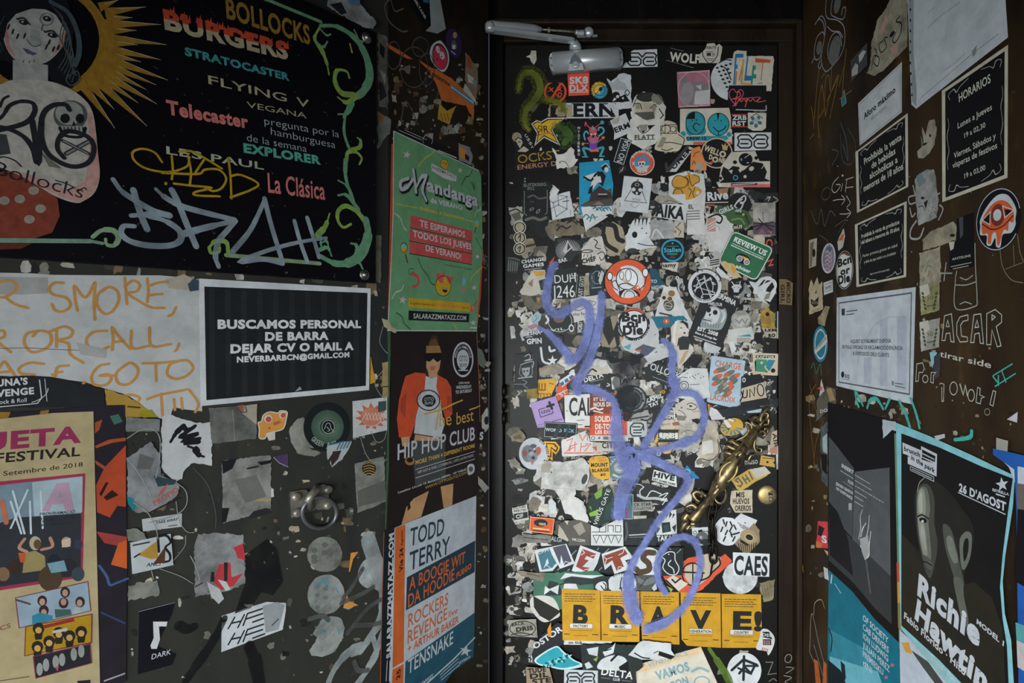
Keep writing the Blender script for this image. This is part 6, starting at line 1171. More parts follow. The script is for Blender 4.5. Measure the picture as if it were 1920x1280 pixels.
S(L_,'lower of two orange curved corner scraps by the poster column','#c98a3c',qd(650,1113,655,1126,672,1134,650,1140,644,1138),name='torn_sticker')
S(L_,'pale grey round sticker half under the tall text poster','#a9b0b0',torn(ell(696,1073,24,30,20),.4),name='torn_sticker',kind='grime')
S(L_,'yellow paper strip corner at the right edge of the black notice','#c09228',qd(695,668,704,716,694,720),name='torn_paper',cat='paper')
S(L_,'cream and grey paper strip beside the club poster','#a08c62',torn(qd(717,680,728,678,728,744,717,746),.6),l('#2a2620',2,718,725,728,724),name='torn_paper',cat='paper',kind='grime')
S(BP,'torn white and grey paper hanging over the top right corner of the board','#8a8d8c',torn(qd(612,12,622,-20,670,-20,676,10,706,40,700,54,680,50,650,34),1.6),p('#4f6f8c',644,-20,672,-20,676,12,656,8),p('#1c1d22',618,8,640,4,650,24,640,28),name='torn_paper',cat='paper',kind='grime')
WS = '#9fa8a8'
paint(L_,'white_spray',WL,s(WS,[30,34,26,20,16,14],690,1010,706,1060,722,1110,714,1160,690,1200,676,1220),s(WS,[24,18,14,12,12],676,1214,652,1224,634,1244,622,1264,612,1290),s(WS,[16,14,12],724,1170,706,1220,690,1250),s(WS,[10,12,12,14],700,1196,706,1226,690,1254,664,1290),*[s('#565a58',9,*q) for q in ((644,1120,660,1100,680,1066),(640,1130,680,1112,700,1100),(652,1186,690,1140,724,1118),(664,1172,700,1170,722,1164),(580,1160,604,1154,616,1162),(664,1240,672,1256,690,1256))],label='pale spray paint drips and loops beside the tall text poster',kind='spray')
paint(L_,'black_spray',WL,s('#17191b',[14,18,20,16,12],420,1160,400,1200,376,1236,352,1270,340,1290),s('#17191b',[18,24,22,20],466,1210,478,1240,484,1270,488,1290),p('#17191c',460,1040,500,1010,520,1030,530,1090,512,1116,490,1110,470,1140,440,1150,460,1090),s('#17191b',16,334,1172,350,1180,362,1176),label='black spray streaks across the lower dark panel',kind='spray')
WL2 = '#8f9694'
paint(L_,'scratch_lines',WL,s(WL2,1.6,238,822,264,806,288,806,300,824,298,868,292,896),s(WL2,1.6,238,858,262,890,284,932),s(WL2,1.6,330,904,348,920,350,944,338,960,316,970,280,980),s(WL2,1.4,250,942,276,960,292,990,296,1010),s(WL2,1.2,330,940,336,976,350,996,364,998),s(WL2,1.2,348,1004,346,1024,326,1050),s(WL2,1.6,357,1042,366,1060,374,1086,366,1094),s(WL2,1,300,1066,338,1080,362,1094),s(WL2,1.2,284,1070,288,1086),s('#5f6462',.8,362,876,390,910,404,960,404,990),s(WL2,1.2,676,820,684,846,696,864,716,866,728,858),s(WL2,1.2,696,808,706,828,720,824,726,804),s(WL2,1.2,718,612,712,640,722,658,731,664),s(WL2,1.2,718,694,703,716,712,738,722,748),label='thin white scratched loops on the dark panel')

# ---------------------------------------------------------------- short wall with the poster column
Q = POST
S(L_,'narrow scrap-covered strip of pale torn paper right of the menu board','#6a6a62',torn(qd(708,60,726,70,727,204,710,200),2),p('#1c1d20',712,80,722,90,720,110,712,100),p('#8a8a80',711,130,724,140,722,160),p('#26262a',710,150,718,158,726,180,712,190),name='torn_paper',cat='paper',kind='grime')
residue(Q,'torn_paper','specks and slivers of torn paper on the short wall around the posters',
        [(738,120,900,260,70,4,20),(896,180,911,1250,60,3,14),(736,120,908,330,110,2,6),(890,620,914,760,20,4,14)],
        ['#8c8676','#6b6658','#a39e90','#3f3a30','#98a0a0','#7b6a4a','#57402a','#7f7f78'],seed=21)
S(Q,'torn black poster with pale lettering and a peeling grey flap, top','#15161c',torn(qd(766,-20,800,-20,806,20,808,48,796,48,784,34,772,14),1),t('w','BELTANE',776,0,797,36,7,.04),p('#2a6a7c',786,-20,800,-20,804,6,794,4),p('#8d9594',804,-20,822,-20,836,54,820,63,798,58,808,48),name='torn_poster',cat='poster')
S(Q,'oval white rimmed sticker with a red round face','#c4c8c8',sm(806,96,812,82,824,76,830,80,840,96,842,114,838,128,830,135,818,126,808,112),o_('#1b1b1f',825,106,14,25,-10),o_('#b4324a',825,107,12.6,23,-10),o_('#d0d4d4',821,93,3.6,7,-15),o_('#d0d4d4',829,104,4.6,7.6,-15),o_('k',822,93,1),o_('k',828,106,1.2),p('#6a1c28',818,108,822,111,819,114))
S(Q,'dark purple oval sticker with a small green bottle shape','#33204a',ell(851,81,14,28,-12),p('#3f5f44',847,78,852,74,858,88,852,94,846,90),o_('#a8884c',853,66,4,6),rc('#b9bdbd',848,84,854,92),greek('#b4b0bc',846,96,854,102,2))
S(Q,'large torn orange sticker with black words and a blue white stripe','#b9642e',torn(qd(785,112,812,128,846,146,884,180,889,196,888,222,882,214,874,198,862,196,828,188,822,170,812,144,800,130),.7),t('#1f1a16','DE ARGENTINA',800,135,844,163,7,.05),p('#2a7c96',846,158,888,188,888,198,846,167),p('#b4bcc0',846,161,888,191,888,195,846,164),name='torn_sticker')
S(Q,'narrow orange torn stripe left of the large orange sticker','#b25f30',qd(725,81,752,96,774,111,764,110,744,100,726,88),name='torn_sticker')
S(Q,'torn sticker with brown and white figures at the short wall edge','#7a6a58',torn(qd(873,97,882,110,894,128,897,150,894,184,880,170,872,150),1),p('#8d4a34',874,100,884,116,886,130,876,126),p('#c0bdb4',876,138,888,146,890,158,878,154),p('#5f8a94',884,150,894,152,892,164),p('#a9aaa4',872,156,892,186,892,194,868,168),name='torn_sticker')
S(Q,'yellow and black cut sticker below the orange one','#a8842c',torn(qd(824,192,836,206,856,198,848,214,842,234,820,222),.6),p('k',828,190,846,192,856,198,838,208),*[l('k',1.6,826+6*i,212,830+6*i,226) for i in range(3)],name='torn_sticker')
S(L_,'grey white torn paper at the top left of the green poster','#6f726e',torn(qd(708,208,732,224,732,250,720,262,708,280),2),p('#7a5a30',708,208,720,216,716,230,708,226),name='torn_paper',cat='paper',kind='grime')
S(Q,'small poster in orange, grey and dark print behind the green poster','#77787c',torn(qd(860,268,880,276,886,292,884,310,860,300),.6),p('#c08640',861,272,874,282,872,300,861,294),p('#22202a',872,288,880,294,879,302,872,298),name='torn_poster',cat='poster')
S(Q,'black strip with thin white emblem along the top of the green poster','#17181c',qd(736,238,792,252,858,286,858,300,800,274,740,246),ring('w',1,802,263,9,10,0,150,400),l('w',1,748,244,790,262),l('w',.8,760,244,800,262),greek('#a9aca8',822,282,856,296,2.6),name='torn_poster',cat='poster')
GP = '#5f8f67'
S(Q,'red edge of an older poster behind the green summer party poster','#a8452c',qd(734,270,742,270,742,500,730,620,727,620),name='poster')
S(Q,'second red edge of an older poster at the right of the green one','#b5482f',qd(898,470,906,470,901,560,894,620,888,620),name='poster')
S(Q,'green summer party poster with white script heading and red bands',GP,qd(739,246,898,320,902,330,905,460,897,560,894,621,727,620,735,480,738,380),l('#bcc2c0',2.4,738,246,737,400,734,480,727,620),l('#bcc2c0',1.6,739,246,898,320),l('#bcc2c0',1.6,728,619.5,894,620.5),star('#c9c0c0',763,290,8,None,15),star('#c9cccc',863,319,6,None,15),star('#c9cccc',895,481,5,None,10),star('#c9b4b4',889,539,6,None,10),star('#c9b4b4',755,562,8,None,10),star('#c9cccc',887,605,6),
  s('#b9a82c',2,784,312,792,302,800,294,808,290,815,280),s('#1f2a24',1.6,866,346,873,332,880,330,886,318),s('#c9cccc',2,740,400,750,408,756,424,762,432),s('#c9cccc',1.6,890,406,894,396,900,394,901,388),s('#1f2a24',1.6,784,484,792,504,802,516,808,530,815,534),s('#c9cccc',2,735,560,742,548,752,544,757,534),s('#1f2a24',1.6,743,586,754,594,758,606,770,618),s('#b9a82c',2,849,606,854,612,856,620),s('#b9a82c',1.8,881,530,886,518,894,510,904,501),s('#1f2a24',1.3,892,446,898,456,904,468),*[s('#1f2a24',1.2,889,356,888+k,348,885+3*k,340+abs(k)) for k in (-1,0,2)],
  p('#c9cccc',809,306,856,330,855,340,844,338,832,334,809,320),t('#2a3632','RAZZMATAZZ',811,315.5,854,335,5.4,.01),p('#c8a02c',*[z for q in sm(827,306,827,300,833,299,840,304,840,316,836,319,832,314,827,313) for z in q]),o_('k',831,305,1.2),o_('k',836,307,1.2),ring('#22302a',.9,833,308,7,10,-10),
  *[x for c2,w2,dx_,dy_ in (('#16201c',13,1.5,2.5),('#c4c8cf',8,0,0)) for x in (s(c2,[w2*.8,w2,w2,w2*.8],766+dx_,334+dy_,752+dx_,340+dy_,752+dx_,354+dy_,764+dx_,350+dy_,774+dx_,336+dy_),s(c2,[w2*.9,w2,w2*.9],775+dx_,318+dy_,778+dx_,342+dy_,780+dx_,360+dy_),s(c2,[w2*.6,w2*.8,w2,w2*.7],781+dx_,350+dy_,790+dx_,332+dy_,800+dx_,328+dy_),s(c2,[w2*.8,w2,w2*.8],799+dx_,330+dy_,792+dx_,356+dy_,799+dx_,376+dy_))],t('#16201c','andanga',800,359,897,389.5,24,.11),t('#c4c8cf','andanga',800,356.5,896,386,23,.05),
  t('#c9cccc','de VERANO',807,379,867,393.5,9,.05),l('#b9a82c',1.4,743,382,784,390),l('#b9a82c',1.4,873,412,890,416),t('#bfa52a','Bailoteo & Cachondeo',788,393,871,412,6.4,.05),
  p('#b5484a',770,403,886,433,885,451,769,425),p('#b5484a',769,428,885,454,885,474,768,450),p('#b5484a',768,453,885,476,885,495,768,474),t('#d0d0ce','TE ESPERAMOS',787,424,872,445,12,.03),t('#d0d0ce','TODOS LOS JUEVES',774,443.5,884,468,12,.03),t('#d0d0ce','DE VERANO!',798,470,865,486.5,12,.03),l('#1c2420',1.4,769,426.5,885,452.5),l('#1c2420',1.4,768,451.5,885,475.5),l('#1c2420',1.4,768,475,885,496),t('#1f2a24','* cerrado el jueves 15 de agosto',832,497,885,506,3.2,.01),
  o_('#c8a02c',757,466,6.4,8),p('#5fa8b4',751,466,751,460,756,456,761,460,762,466,756,463),ring('#1c2420',1.2,757,464,6.4,9),l('#4a2c20',3,760,477,764,492),o_('#c8a02c',894,420,3.6,6),o_('#5fa8b4',894,416,3.4,3.4),l('#2a2420',2,892,426,890,436),s('#bf4a48',[7,7,6,5],773,512,782,518,785,528,780,536,774,537),s('#1f2a24',1,776,504,768,504,766,512,772,515),
  o_('#d0a828',831,536,14.5,19),ring('#22201a',1.3,831,536,14.5,19),p('#b9504a',*[z for q in sm(828,531,818,520,820,512,826,512,827,516,831,510,834,514,832,522) for z in q]),p('#b9504a',*[z for q in sm(843,532,838,524,839,517,843,518,844,520,848,518,849,524,846,530) for z in q]),p('#22201a',829,539,840,541,838,547,834,549,830,545),l('#d0d0cc',1.6,830,541,839,542.4),p('#5fa0b4',866,533,869,518,873,526,871,535),*[l('#c46a6c',1.6,868,536,864+4*k,550+(k % 2)) for k in range(4)],
  p('#c8a020',766,558,882,568,881,584,766,576),t('#2a2618','Si quieres hacerte con',769,570,815,573.5,5,.0),t('#b8604a','DESCUENTOS ESPECIALES',816,573.5,865,577.5,5,.0),t('#2a2618','entra en',866,577.5,879,579,4,.0),p('#191c1d',766,582,880,588,879,604,766,600),t('#cfd2d2','SALARAZZMATAZZ.COM',775,596.5,874,600,9,.02),o_('#b4583c',886,578,4.4,7,20),o_('#c9865c',887,577,2.4,4),l('#7a3c2c',2,890,572,894,564),greek('#b9c4bc',882,614,894,614.5,3),name='poster')
for i,(lab,pts) in enumerate((('cream masking tape at the lower left corner of the green poster',(716,596,728,600,734,612,744,618,742,626,720,612)),)):
    S(Q,lab,'#a89f84',torn(qd(*pts),.5),name='tape')
S(Q,'green paper edge of an older poster left of the nightclub poster','#35573c',qd(727,622,733,622,730,760,728,990,722,992,728,760),name='poster')
S(Q,'dark nightclub poster with a woman in an orange jacket and sunglasses','#251a1a',qd(732,624,894,622,897,660,900,770,896,880,893,928,724,996,730,850,733,720),l('#b9784a',1.2,894,624,899,740,900,790),p('#3a2a1c',804,640,812,628,820,630,824,650,828,700,798,704,792,690,800,664),p('#5c4026',801,664,806,640,816,634,822,648,826,664),p('#b08a68',800,664,828,664,824,690,820,698,821,708,804,708,803,698,799,688),p('#8a6a40',799,648,824,648,828,662,799,663),p('#111015',793,662,828,661,827,674,820,679,812,672,806,678,797,676),p('#b05c50',806,687,817,686,814,694,808,694),p('#2c1f16',792,676,799,676,798,704,790,700),p('#2c1f16',826,676,832,680,834,704,824,704),
  p('#c04c2a',760,705,778,698,798,700,796,730,786,764,776,800,770,820,748,820,744,786,748,750,754,726),p('#c04c2a',820,702,838,712,846,726,848,776,836,788,828,760,818,730),p('#963a22',752,746,762,736,760,784,750,770),p('#963a22',838,740,846,744,846,772,838,768),p('#b9c0c2',798,704,808,709,820,706,818,726,826,752,832,800,826,820,776,812,780,780,788,752,796,730),o_('#2a2d30',803,750,22,20,8),o_('#b4babc',803,750,20,18,8),o_('#26292c',804,751,13,11.5,5),t('#b9c0c2','OTTO',795,752,813,751,7,.0),t('#b9c0c2','ZUTZ',795,758,812,757.5,4.6,.03),arc('#3c4044','BEST CLUB IN TOWN',803,750,16.5,3,-90,90,.02),
  ('p','#b4b8bc',ell(868,674,19.5,33)),('p','#1c191c',ell(868,674,17,29)),('p','#a9aeb2',ell(868,674,11.5,19)),*[t('#b4b8bc',c2,868+14*math.sin(a)-1.4,674-24*math.cos(a)+2,868+14*math.sin(a)+1.4,674-24*math.cos(a)+2+1.4*math.sin(a),4.4,.02) for c2,a in zip('BESTCLUBINTOWN',[-1.35+.205*i for i in range(14)])],t('#1c191c','OTTO',861,677,876,677,11,.0),t('#1c191c','ZUTZ',862,687,875,687,5.4,.03),greek('#b4b8bc',860,694,877,694,2.6),
  t('#b9bdc0','OPEN FROM',860,720,880,719,4,.02),t('#b9bdc0','WEDNESDAY',855,729,884,727,6,.04),t('#b9bdc0','TO SATURDAY',854,738,885,734.5,6,.04),s('#b5913c',3,796,776,826,768,850,757,867,750),s('#b5913c',2.8,826,750,821,780,816,806),t('#b5913c','he',824,800,846,796,26,.0),t('#b5913c','best',856,796,888,788,24,.0),s('#b5913c',2.4,880,768,892,764,900,760),
  p('#b08a64',778,814,828,822,822,830,776,826),p('#b08a64',752,820,768,818,768,838,754,836),p('#3a3f3e',772,826,834,826,836,900,778,910),p('#a8825a',776,934,804,920,790,968,752,986,762,950),p('#a8825a',826,912,850,906,848,948,832,954),p('#2a1f1c',764,944,768,936,770,952,764,958),o_('#8d6a3c',768,864,9,8),o_('#2a2020',768,862,6,5),
  t('#bfc3cc','HIP HOP CLUB',745,862,890,824,28,.02),t('#c4a04a','MORE THAN 4 DIFFERENT ROOMS',779,871,890,838,7.6,.03),l('#c0c0c0',.9,779,880,890,846),l('#c0c0c0',.9,779,896,890,860),t('#bcbfc4','HIP HOP & RNB | COMERCIAL | HITS | LATIN MUSIC',783,888,888,855,5,.0),t('#bcbfc4','Location: Lincoln 15, Barcelona (08006) - VIP TABLES',746,925,874,881,4,.02),t('#c4a04a','WWW.OTTOZUTZ.COM',797,917,874,888,5.4,.0),p('#a9adb0',*[z for q in sm(876,876,880,870,887,870,890,876,888,886,878,890) for z in q]),o_('#4a4d50',883,879,4,5),name='poster')
S(Q,'round white and green sticker remnant at the edge beside the club poster','#5f6a62',torn(qd(896,650,904,656,911,676,908,690,898,684,896,668),1),name='torn_sticker')
S(Q,'white ripped disc remnant right of the club poster','#a3a49c',torn(qd(903,778,914,762,916,800,910,810,904,802),1),o_('#2a2c2c',912,788,4,8),name='torn_sticker')
S(Q,'dark side strip of the tall concert poster with upright web address','#16222c',qd(721,994,740,987,737,1100,735,1300,712,1300,716,1150),t('#b9c0c4','SALARAZZMATAZZ.COM',733,1230,738,998,13,.06),l('#b8542e',1.6,720,998,716,1130,713,1290),greek('#b9c0c4',724,1276,726,1238,2),greek('#b9c0c4',730,1276,731,1238,2),name='poster')
NV = '#1b3140'
S(Q,'tall concert line-up poster in pale grey, navy and orange bands','#b9c4cc',qd(740,989,893,929,891,1060,889,1180,888,1230,850,1258,820,1300,730,1300,735,1150),p('#c4602c',741,989,760,983,757,1240,736,1252),p('#c4602c',736,1255,757,1244,756,1300,734,1300),t('#26201c','Vie 24',755,1070,756,1026,11,.04),t('#26201c','Agosto.',755,1022,755,992,6,.03),t('#26201c','b 25',749,1288,751,1252,11,.04),
  t(NV,'TODD',768,1024,832,1001,33,.015),t(NV,'TERRY',767,1070,843,1036,34,.015),p(NV,763,1082,891,1013,890,1072,761,1144),t('#c8642e','A BOOGIE WIT',767,1107,872,1054,23,.015),t('#c8642e','DA HOODIE',765,1139,852,1086,24,.015),t('#c8642e','FUEGO',856,1084,884,1064,10,.05),t('#bf5c30','ROCKERS',765,1176,840,1132,24,.012),t('#bf5c30','REVENGE',764,1207,838,1160,24,.012),t('#bf5c30','live',841,1158,858,1148,12,.02),t('#bf5c30','+ ARTHUR BAKER',764,1224,860,1166,14,.03),p('#1f4a5c',760,1240,890,1148,889,1200,888,1230,850,1258,820,1300,758,1300),t('#c4ccd0','TENSNAKE',764,1264,849,1206,26,.012),l('#b4c2ca',3.4,790,1290,850,1236,890,1195),*[l('#b4c2ca',1.4,824+k,1260+5*k,858+k,1228+6*k) for k in range(4)],star('#c4ccd0',873,1220,12,4.4,12),t('#c4ccd0','ESTRELLA',861,1245,882,1232,4.4,.03),t('#c4ccd0','MARKET',788,1286,812,1268,6,.03),name='poster')
S(Q,'dark sticker stub with a white letter S at the right of the club poster','#1a1a1a',torn(qd(897,806,908,804,908,828,897,830),.5),t('w','S',899,824,906,823,14,.05),name='torn_sticker')
S(Q,'white bent paper tab at the lower right corner of the club poster','#8f9088',torn(qd(896,892,904,900,917,914,910,924,897,908),.6),name='torn_paper',cat='paper')
paint(Q,'scratch_lines',WP,*[ring('#4a4740',2.6,x,y,a,b) for x,y,a,b in ((788,88,15,18),(776,126,26,38),(738,104,13,26),(800,130,14,30))],s('#5c584e',3,740,-10,722,10,730,40,752,58,764,58),s('#5c584e',2.6,730,-10,740,20,756,16),s('#4f4c44',3,752,226,760,190,774,210,784,234),l('#8f8d84',1,905,482,908,496,912,486,914,500),label='grey marker loops high on the short wall')
paint(Q,'marker_scribble',WP,*[s('#85837a',1.2,*q) for q in ((904,486,906,476,908,490,910,478),(911,480,914,482),(906,500,912,504),(905,626,909,634,906,640),(905,710,910,716,907,730,912,724))],label='thin scratched letters on the right margin of the short wall')

# ---------------------------------------------------------------- right wall
R_ = RIGHT
residue(R_,'torn_paper','small paper specks and glue slivers on the right wall',
        [(1516,740,1556,1080,26,4,18),(1560,745,1720,800,26,5,20),(1720,430,1770,700,14,6,18),(1515,300,1910,800,70,1.5,5),(1720,770,1900,860,16,3,12)],
        ['#8c8676','#5d5a50','#a39e90','#3a362f','#2a2622','#7b6a4a'],seed=31)


def framed(lab,q,lines,nm='notice',border='#a9a796',ink='#aeb2a6',base='#17171b'):
    """black notice with a pale border and curly corner flourishes"""
    (x0,y0),(x1,y1),(x2,y2),(x3,y3) = q

    def at(u,v):
        a = (x0+(x1-x0)*u,y0+(y1-y0)*u)
        b = (x3+(x2-x3)*u,y3+(y2-y3)*u)
        return (a[0]+(b[0]-a[0])*v,a[1]+(b[1]-a[1])*v)
    its = [p(base,*[z for c in ((.05,.03),(.95,.03),(.95,.97),(.05,.97)) for z in at(*c)])]
    for cu,cv,du,dv in ((.12,.1,1,1),(.88,.1,-1,1),(.12,.9,1,-1),(.88,.9,-1,-1)):
        its.append(s('#8d9188',[1.2,2.2,1.2],*[z for a,b in ((0,.03),(-.02,-.02),(.06,-.04),(.1,0),(.16,-.03),(.28,-.05)) for z in at(cu+a*du,cv+b*dv)]))
    for cu in (.09,.91):
        its.append(s('#7f837a',[1,2,1.4,2,1],*[z for v in range(7) for z in at(cu+.016*math.sin(v*2.1),.28+v*.075)]))
    for tx,u0,u1,v,h,b in lines:
        a,b2 = at(u0,v),at(u1,v)
        its.append(t(ink,tx,a[0],a[1],b2[0],b2[1],h,b))
    return S(R_,lab,border,q,*its,name=nm)


framed('black framed notice about drinks hanging under the white capacity sheet',qd(1604,285,1702,212,1703,350,1607,399),[('Prohibida la venta',.16,.88,.30,13,.02),('de bebidas',.3,.76,.44,13,.02),('alcoholicas a',.26,.8,.58,13,.02),('menores de 18 años',.14,.9,.72,13,.02)])
framed('second black framed notice, on tobacco, directly above the white complaints sheet',qd(1603,421,1700,377,1699,519,1606,538),[('Prohibida la venta de productos',.12,.86,.26,8,.02),('del tabaco a menores de 18 años',.12,.86,.35,8,.02),('Fumar provoca graves en salud',.14,.82,.56,6,.0),('y daña los que estén a su alrededor',.16,.8,.66,6,.0),('bajo control de la autoridad',.28,.66,.86,4,.0)])
framed('tall black framed notice with opening hours under the big white sheet',qd(1766,170,1890,84,1889,333,1767,379),[('HORARIOS',.26,.74,.2,17,.02),('Lunes a Jueves',.24,.76,.42,12,.01),('19 a 02,30',.34,.66,.53,10,.01),('Viernes, Sábados y',.18,.82,.66,12,.01),('vísperas de festivos',.16,.84,.74,12,.01),('19 a 03,00',.34,.66,.87,10,.01)])
S(R_,'white sheet with bold words Aforo máximo in a thin frame','#a9b0b2',qd(1609,194,1691,116,1691,210,1612,273),('l','#4a5458',.9,qd(1611,196,1689,121,1689,208,1614,268),'c'),t('#23282c','Aforo máximo',1620,224,1679,172,12,.05),t('#5d666a','48 personas',1633,227,1662,202,8,.0),name='notice')
S(R_,'large blank white sheet with a dotted perforated left margin, top right','#aab2b7',qd(1701,-20,1884,-20,1890,70,1738,188,1718,204,1709,196),p('#7d898c',1702,-20,1713,-20,1713,100,1719,170,1718,200,1710,190),*[o_('#22282a',1707+max(0,y-120)*.05,y,1.3,3) for y in range(-2,190,20)],l('#5f6c70',1.2,1726,184,1824,100,1872,64),*[s('#929ca0',3,*q) for q in ((1740,52,1764,30,1800,4),(1770,132,1790,118,1810,100),(1740,24,1752,14))],p('#6f7c80',1822,96,1832,84,1830,100,1824,108),name='notice')
S(R_,'round beige paper with black handwriting, left of the perforated sheet','#8b8775',torn(qd(1625,138,1632,120,1634,80,1644,40,1662,14,1676,-20,1701,-20,1701,86,1684,104,1656,132,1640,142),1),p('#a08078',1648,60,1660,30,1666,34,1654,64),p('#a08078',1668,90,1684,82,1682,98,1672,104),s('#1c1c20',2.6,1688,30,1680,40,1690,44,1688,64,1678,80,1674,74,1680,60),o_('#1c1c20',1673,64,7,3,-55),s('#1c1c20',2.2,1664,70,1658,72,1662,88,1652,98,1648,84,1656,76),s('#1c1c20',2.2,1640,90,1644,100,1638,116,1646,124,1648,108,1638,106,1634,132),name='torn_paper',cat='paper',kind='grime')
S(R_,'small dark grey diamond sticker with two white torn strips','#3c3e40',qd(1595,114,1626,80,1626,122,1596,153),p('#9a9c98',1597,132,1604,118,1609,122,1608,138,1597,144),p('#9a9c98',1610,104,1618,94,1624,96,1616,112,1611,118))
S(R_,'tiny teal triangular scrap below the gold scribble','#2c6a70',qd(1583,168,1587,192,1579,200,1577,188),l('#9aa5a2',.8,1583,168,1587,192,1579,200,1577,188,1583,168),name='torn_sticker')
S(R_,'torn white disc with black arrow bits left of the opening hours','#8f887a',torn(qd(1722,296,1720,284,1732,270,1728,236,1736,254,1742,226,1752,224,1757,244,1752,270,1742,288,1730,297),.8),p('#4c6860',1726,252,1731,268,1728,276),o_('#26282a',1734,270,5,2,-30),o_('#26282a',1744,254,2,3),name='torn_sticker',kind='grime')
S(R_,'grey torn paper with a dotted animal head print','#8f908c',torn(qd(1716,336,1724,326,1738,318,1752,318,1756,346,1760,372,1756,408,1722,422,1718,384),1.2),o_('#222426',1730,371,3.4,2.4),p('#222426',1732,380,1740,374,1736,392),s('#222426',1.6,1722,388,1730,386,1734,394),*[o_('#4a4c4c',1742+(i*5) % 13,382+(i*7) % 26,1) for i in range(14)],p('#5d7478',1718,330,1728,324,1736,340,1722,352),name='torn_paper',cat='paper',kind='grime')
S(R_,'long beige tape strip slanting right under the dotted animal print','#8c8674',torn(qd(1730,450,1744,434,1772,422,1788,416,1795,426,1792,450,1762,460,1732,470),1),o_('#26241f',1786,441,5,3),s('#6c6656',1,1744,440,1748,462),name='tape',kind='grime')
S(R_,'beige glued paper strip above the laurel card','#8f8a78',torn(qd(1724,474,1763,462,1764,528,1724,536),1.2),*[o_('#55503f',1730+(i*5) % 14,500+(i*9) % 30,1.2) for i in range(12)],s('#4c483c',1.2,1742,488,1738,496,1746,500),name='tape',kind='grime')
for lab,y0,cl in (('cream card with a laurel wreath, upper of two',536,'#8d8a64'),('torn pale card with a laurel wreath, lower of two',604,'#9a9a90')):
    S(R_,lab,cl,torn(qd(1724,y0,1762,y0-8,1761,y0+46,1727,y0+55),.7),p('#a9a99c',1724,y0,1740,y0-4,1744,y0+14,1728,y0+24),*[o_('#3b4030',1743+m*(13-k*1.2),y0+14+k*7,2,3.2,m*30) for m in (-1,1) for k in range(5)],t('#4a4a38','30',1738,y0+28,1750,y0+25,8,.0),greek('#4a4a38',1738,y0+38,1750,y0+36,2),kind='grime',group='laurel cards')
S(R_,'black upright card with two thin white lines under small capitals','#111217',qd(1794,410,1826,398,1826,500,1780,506,1780,460,1794,452),p('#3d3f46',1798,408,1806,406,1806,440,1800,448),t('#a4a89c','ANTEUHS',1785,488,1820,481,4.6,.02),l('#a4a89c',1.2,1783,500,1821,492),l('#a4a89c',1.2,1787,504,1816,498),p('#a9a79c',1779,454,1790,452,1788,466,1782,470))
S(R_,'large oval black sticker with an orange dripping eye','#15161c',ell(1872,411,42,60,12),ring('#9aa5aa',1.8,1872,411,40,58,12,20,330),p('#a9b2b5',*[z for q in smooth(pr((1838,412,1850,388,1870,366,1890,366,1905,390,1904,410,1904,422,1896,436,1880,440,1876,462,1868,462,1866,446,1858,460,1850,458,1850,442,1838,440,1838,424)),True) for z in q]),p('#c25a34',*[z for q in smooth(pr((1842,412,1856,388,1872,376,1888,378,1900,394,1900,416,1892,416,1890,432,1884,430,1880,436,1874,458,1870,458,1867,436,1860,440,1858,456,1852,455,1852,438,1842,438)),True) for z in q]),o_('#6d2a20',1871,403,13,21,8),o_('#b9c2c4',1870,403,7.6,11,8),p('#17181c',1843,412,1856,398,1855,420),l('#c4c9c9',2,1842,413,1857,397,1856,421,1842,413),p('#17181c',1884,392,1898,394,1886,406),l('#c4c9c9',2,1880,386,1901,394,1884,408,1880,386),s('#17181c',2,1842,420,1860,430,1880,424,1900,404))
S(R_,'white strip sticker with a grey figure at the left of the right wall','#98948a',qd(1517,450,1532,446,1530,498,1517,503),p('#6c5c48',1519,456,1526,452,1522,500,1518,500),o_('#2a2826',1526,474,3,8))
S(R_,'oval pink and grey sticker with swirling letters','#a9a3ab',ell(1553.5,484,13,28.5,4),('p','#6f6c78',ell(1553.5,484,10.6,24.5,4)),p('#3f6070',1550,462,1560,464,1558,472,1549,470),*[s('#c09aa8',1.8,1547,474+8*i,1552,470+8*i,1556,476+8*i,1560,470+8*i) for i in range(5)])
S(R_,'oval black and white sticker with bold stacked words on the right wall','#c2c6c2',ell(1583.5,506,16,36,2),ring('#1a1b1c',2.4,1583.5,506,14.8,34,2),t('#1a1b1c','Bcn',1571,501,1597,491,15,.06),t('#1a1b1c','or',1576,516,1594,511,14,.06),t('#1a1b1c','Die',1572,533,1594,527,16,.06),p('#6a4428',1575,478,1584,471,1594,478,1590,480,1582,476))
S(R_,'small white and orange torn sticker above the oval pink one','#9c9a92',torn(qd(1570,454,1574,444,1582,428,1585,442,1580,464,1572,470),.5),p('#b0522e',1572,452,1578,440,1583,438,1580,450),name='torn_sticker')
S(R_,'ragged beige sticker with black grinning mouth and word TATTOO','#a0937a',torn(qd(1517,590,1517,540,1521,524,1526,536,1532,520,1536,534,1542,528,1543,580),.8),p('#1d1d1d',1520,560,1527,564,1535,556,1534,572,1527,576,1521,570),*[l('#b4a890',1.2,1523+3*i,565,1524+3*i,570) for i in range(4)],p('#1d1d1d',1528,550,1531,542,1531,550),t('#2a2826','TATTOO',1523,586,1538,580,4,.0),name='torn_sticker')
S(R_,'tiny white square sticker with a printed box of letters','#a9adab',qd(1544,530,1561,524,1562,547,1545,553),('l','#2c3030',.9,qd(1547,533,1559,529,1559,543,1547,547),'c'),t('#2c3030','INPS',1548,543,1558,540,6,.02))
S(R_,'beige brush-torn scrap above the oval teal sticker','#8f8268',torn(qd(1534,596,1542,584,1548,572,1556,574,1550,596,1546,612,1534,606),1),name='torn_sticker',kind='grime')
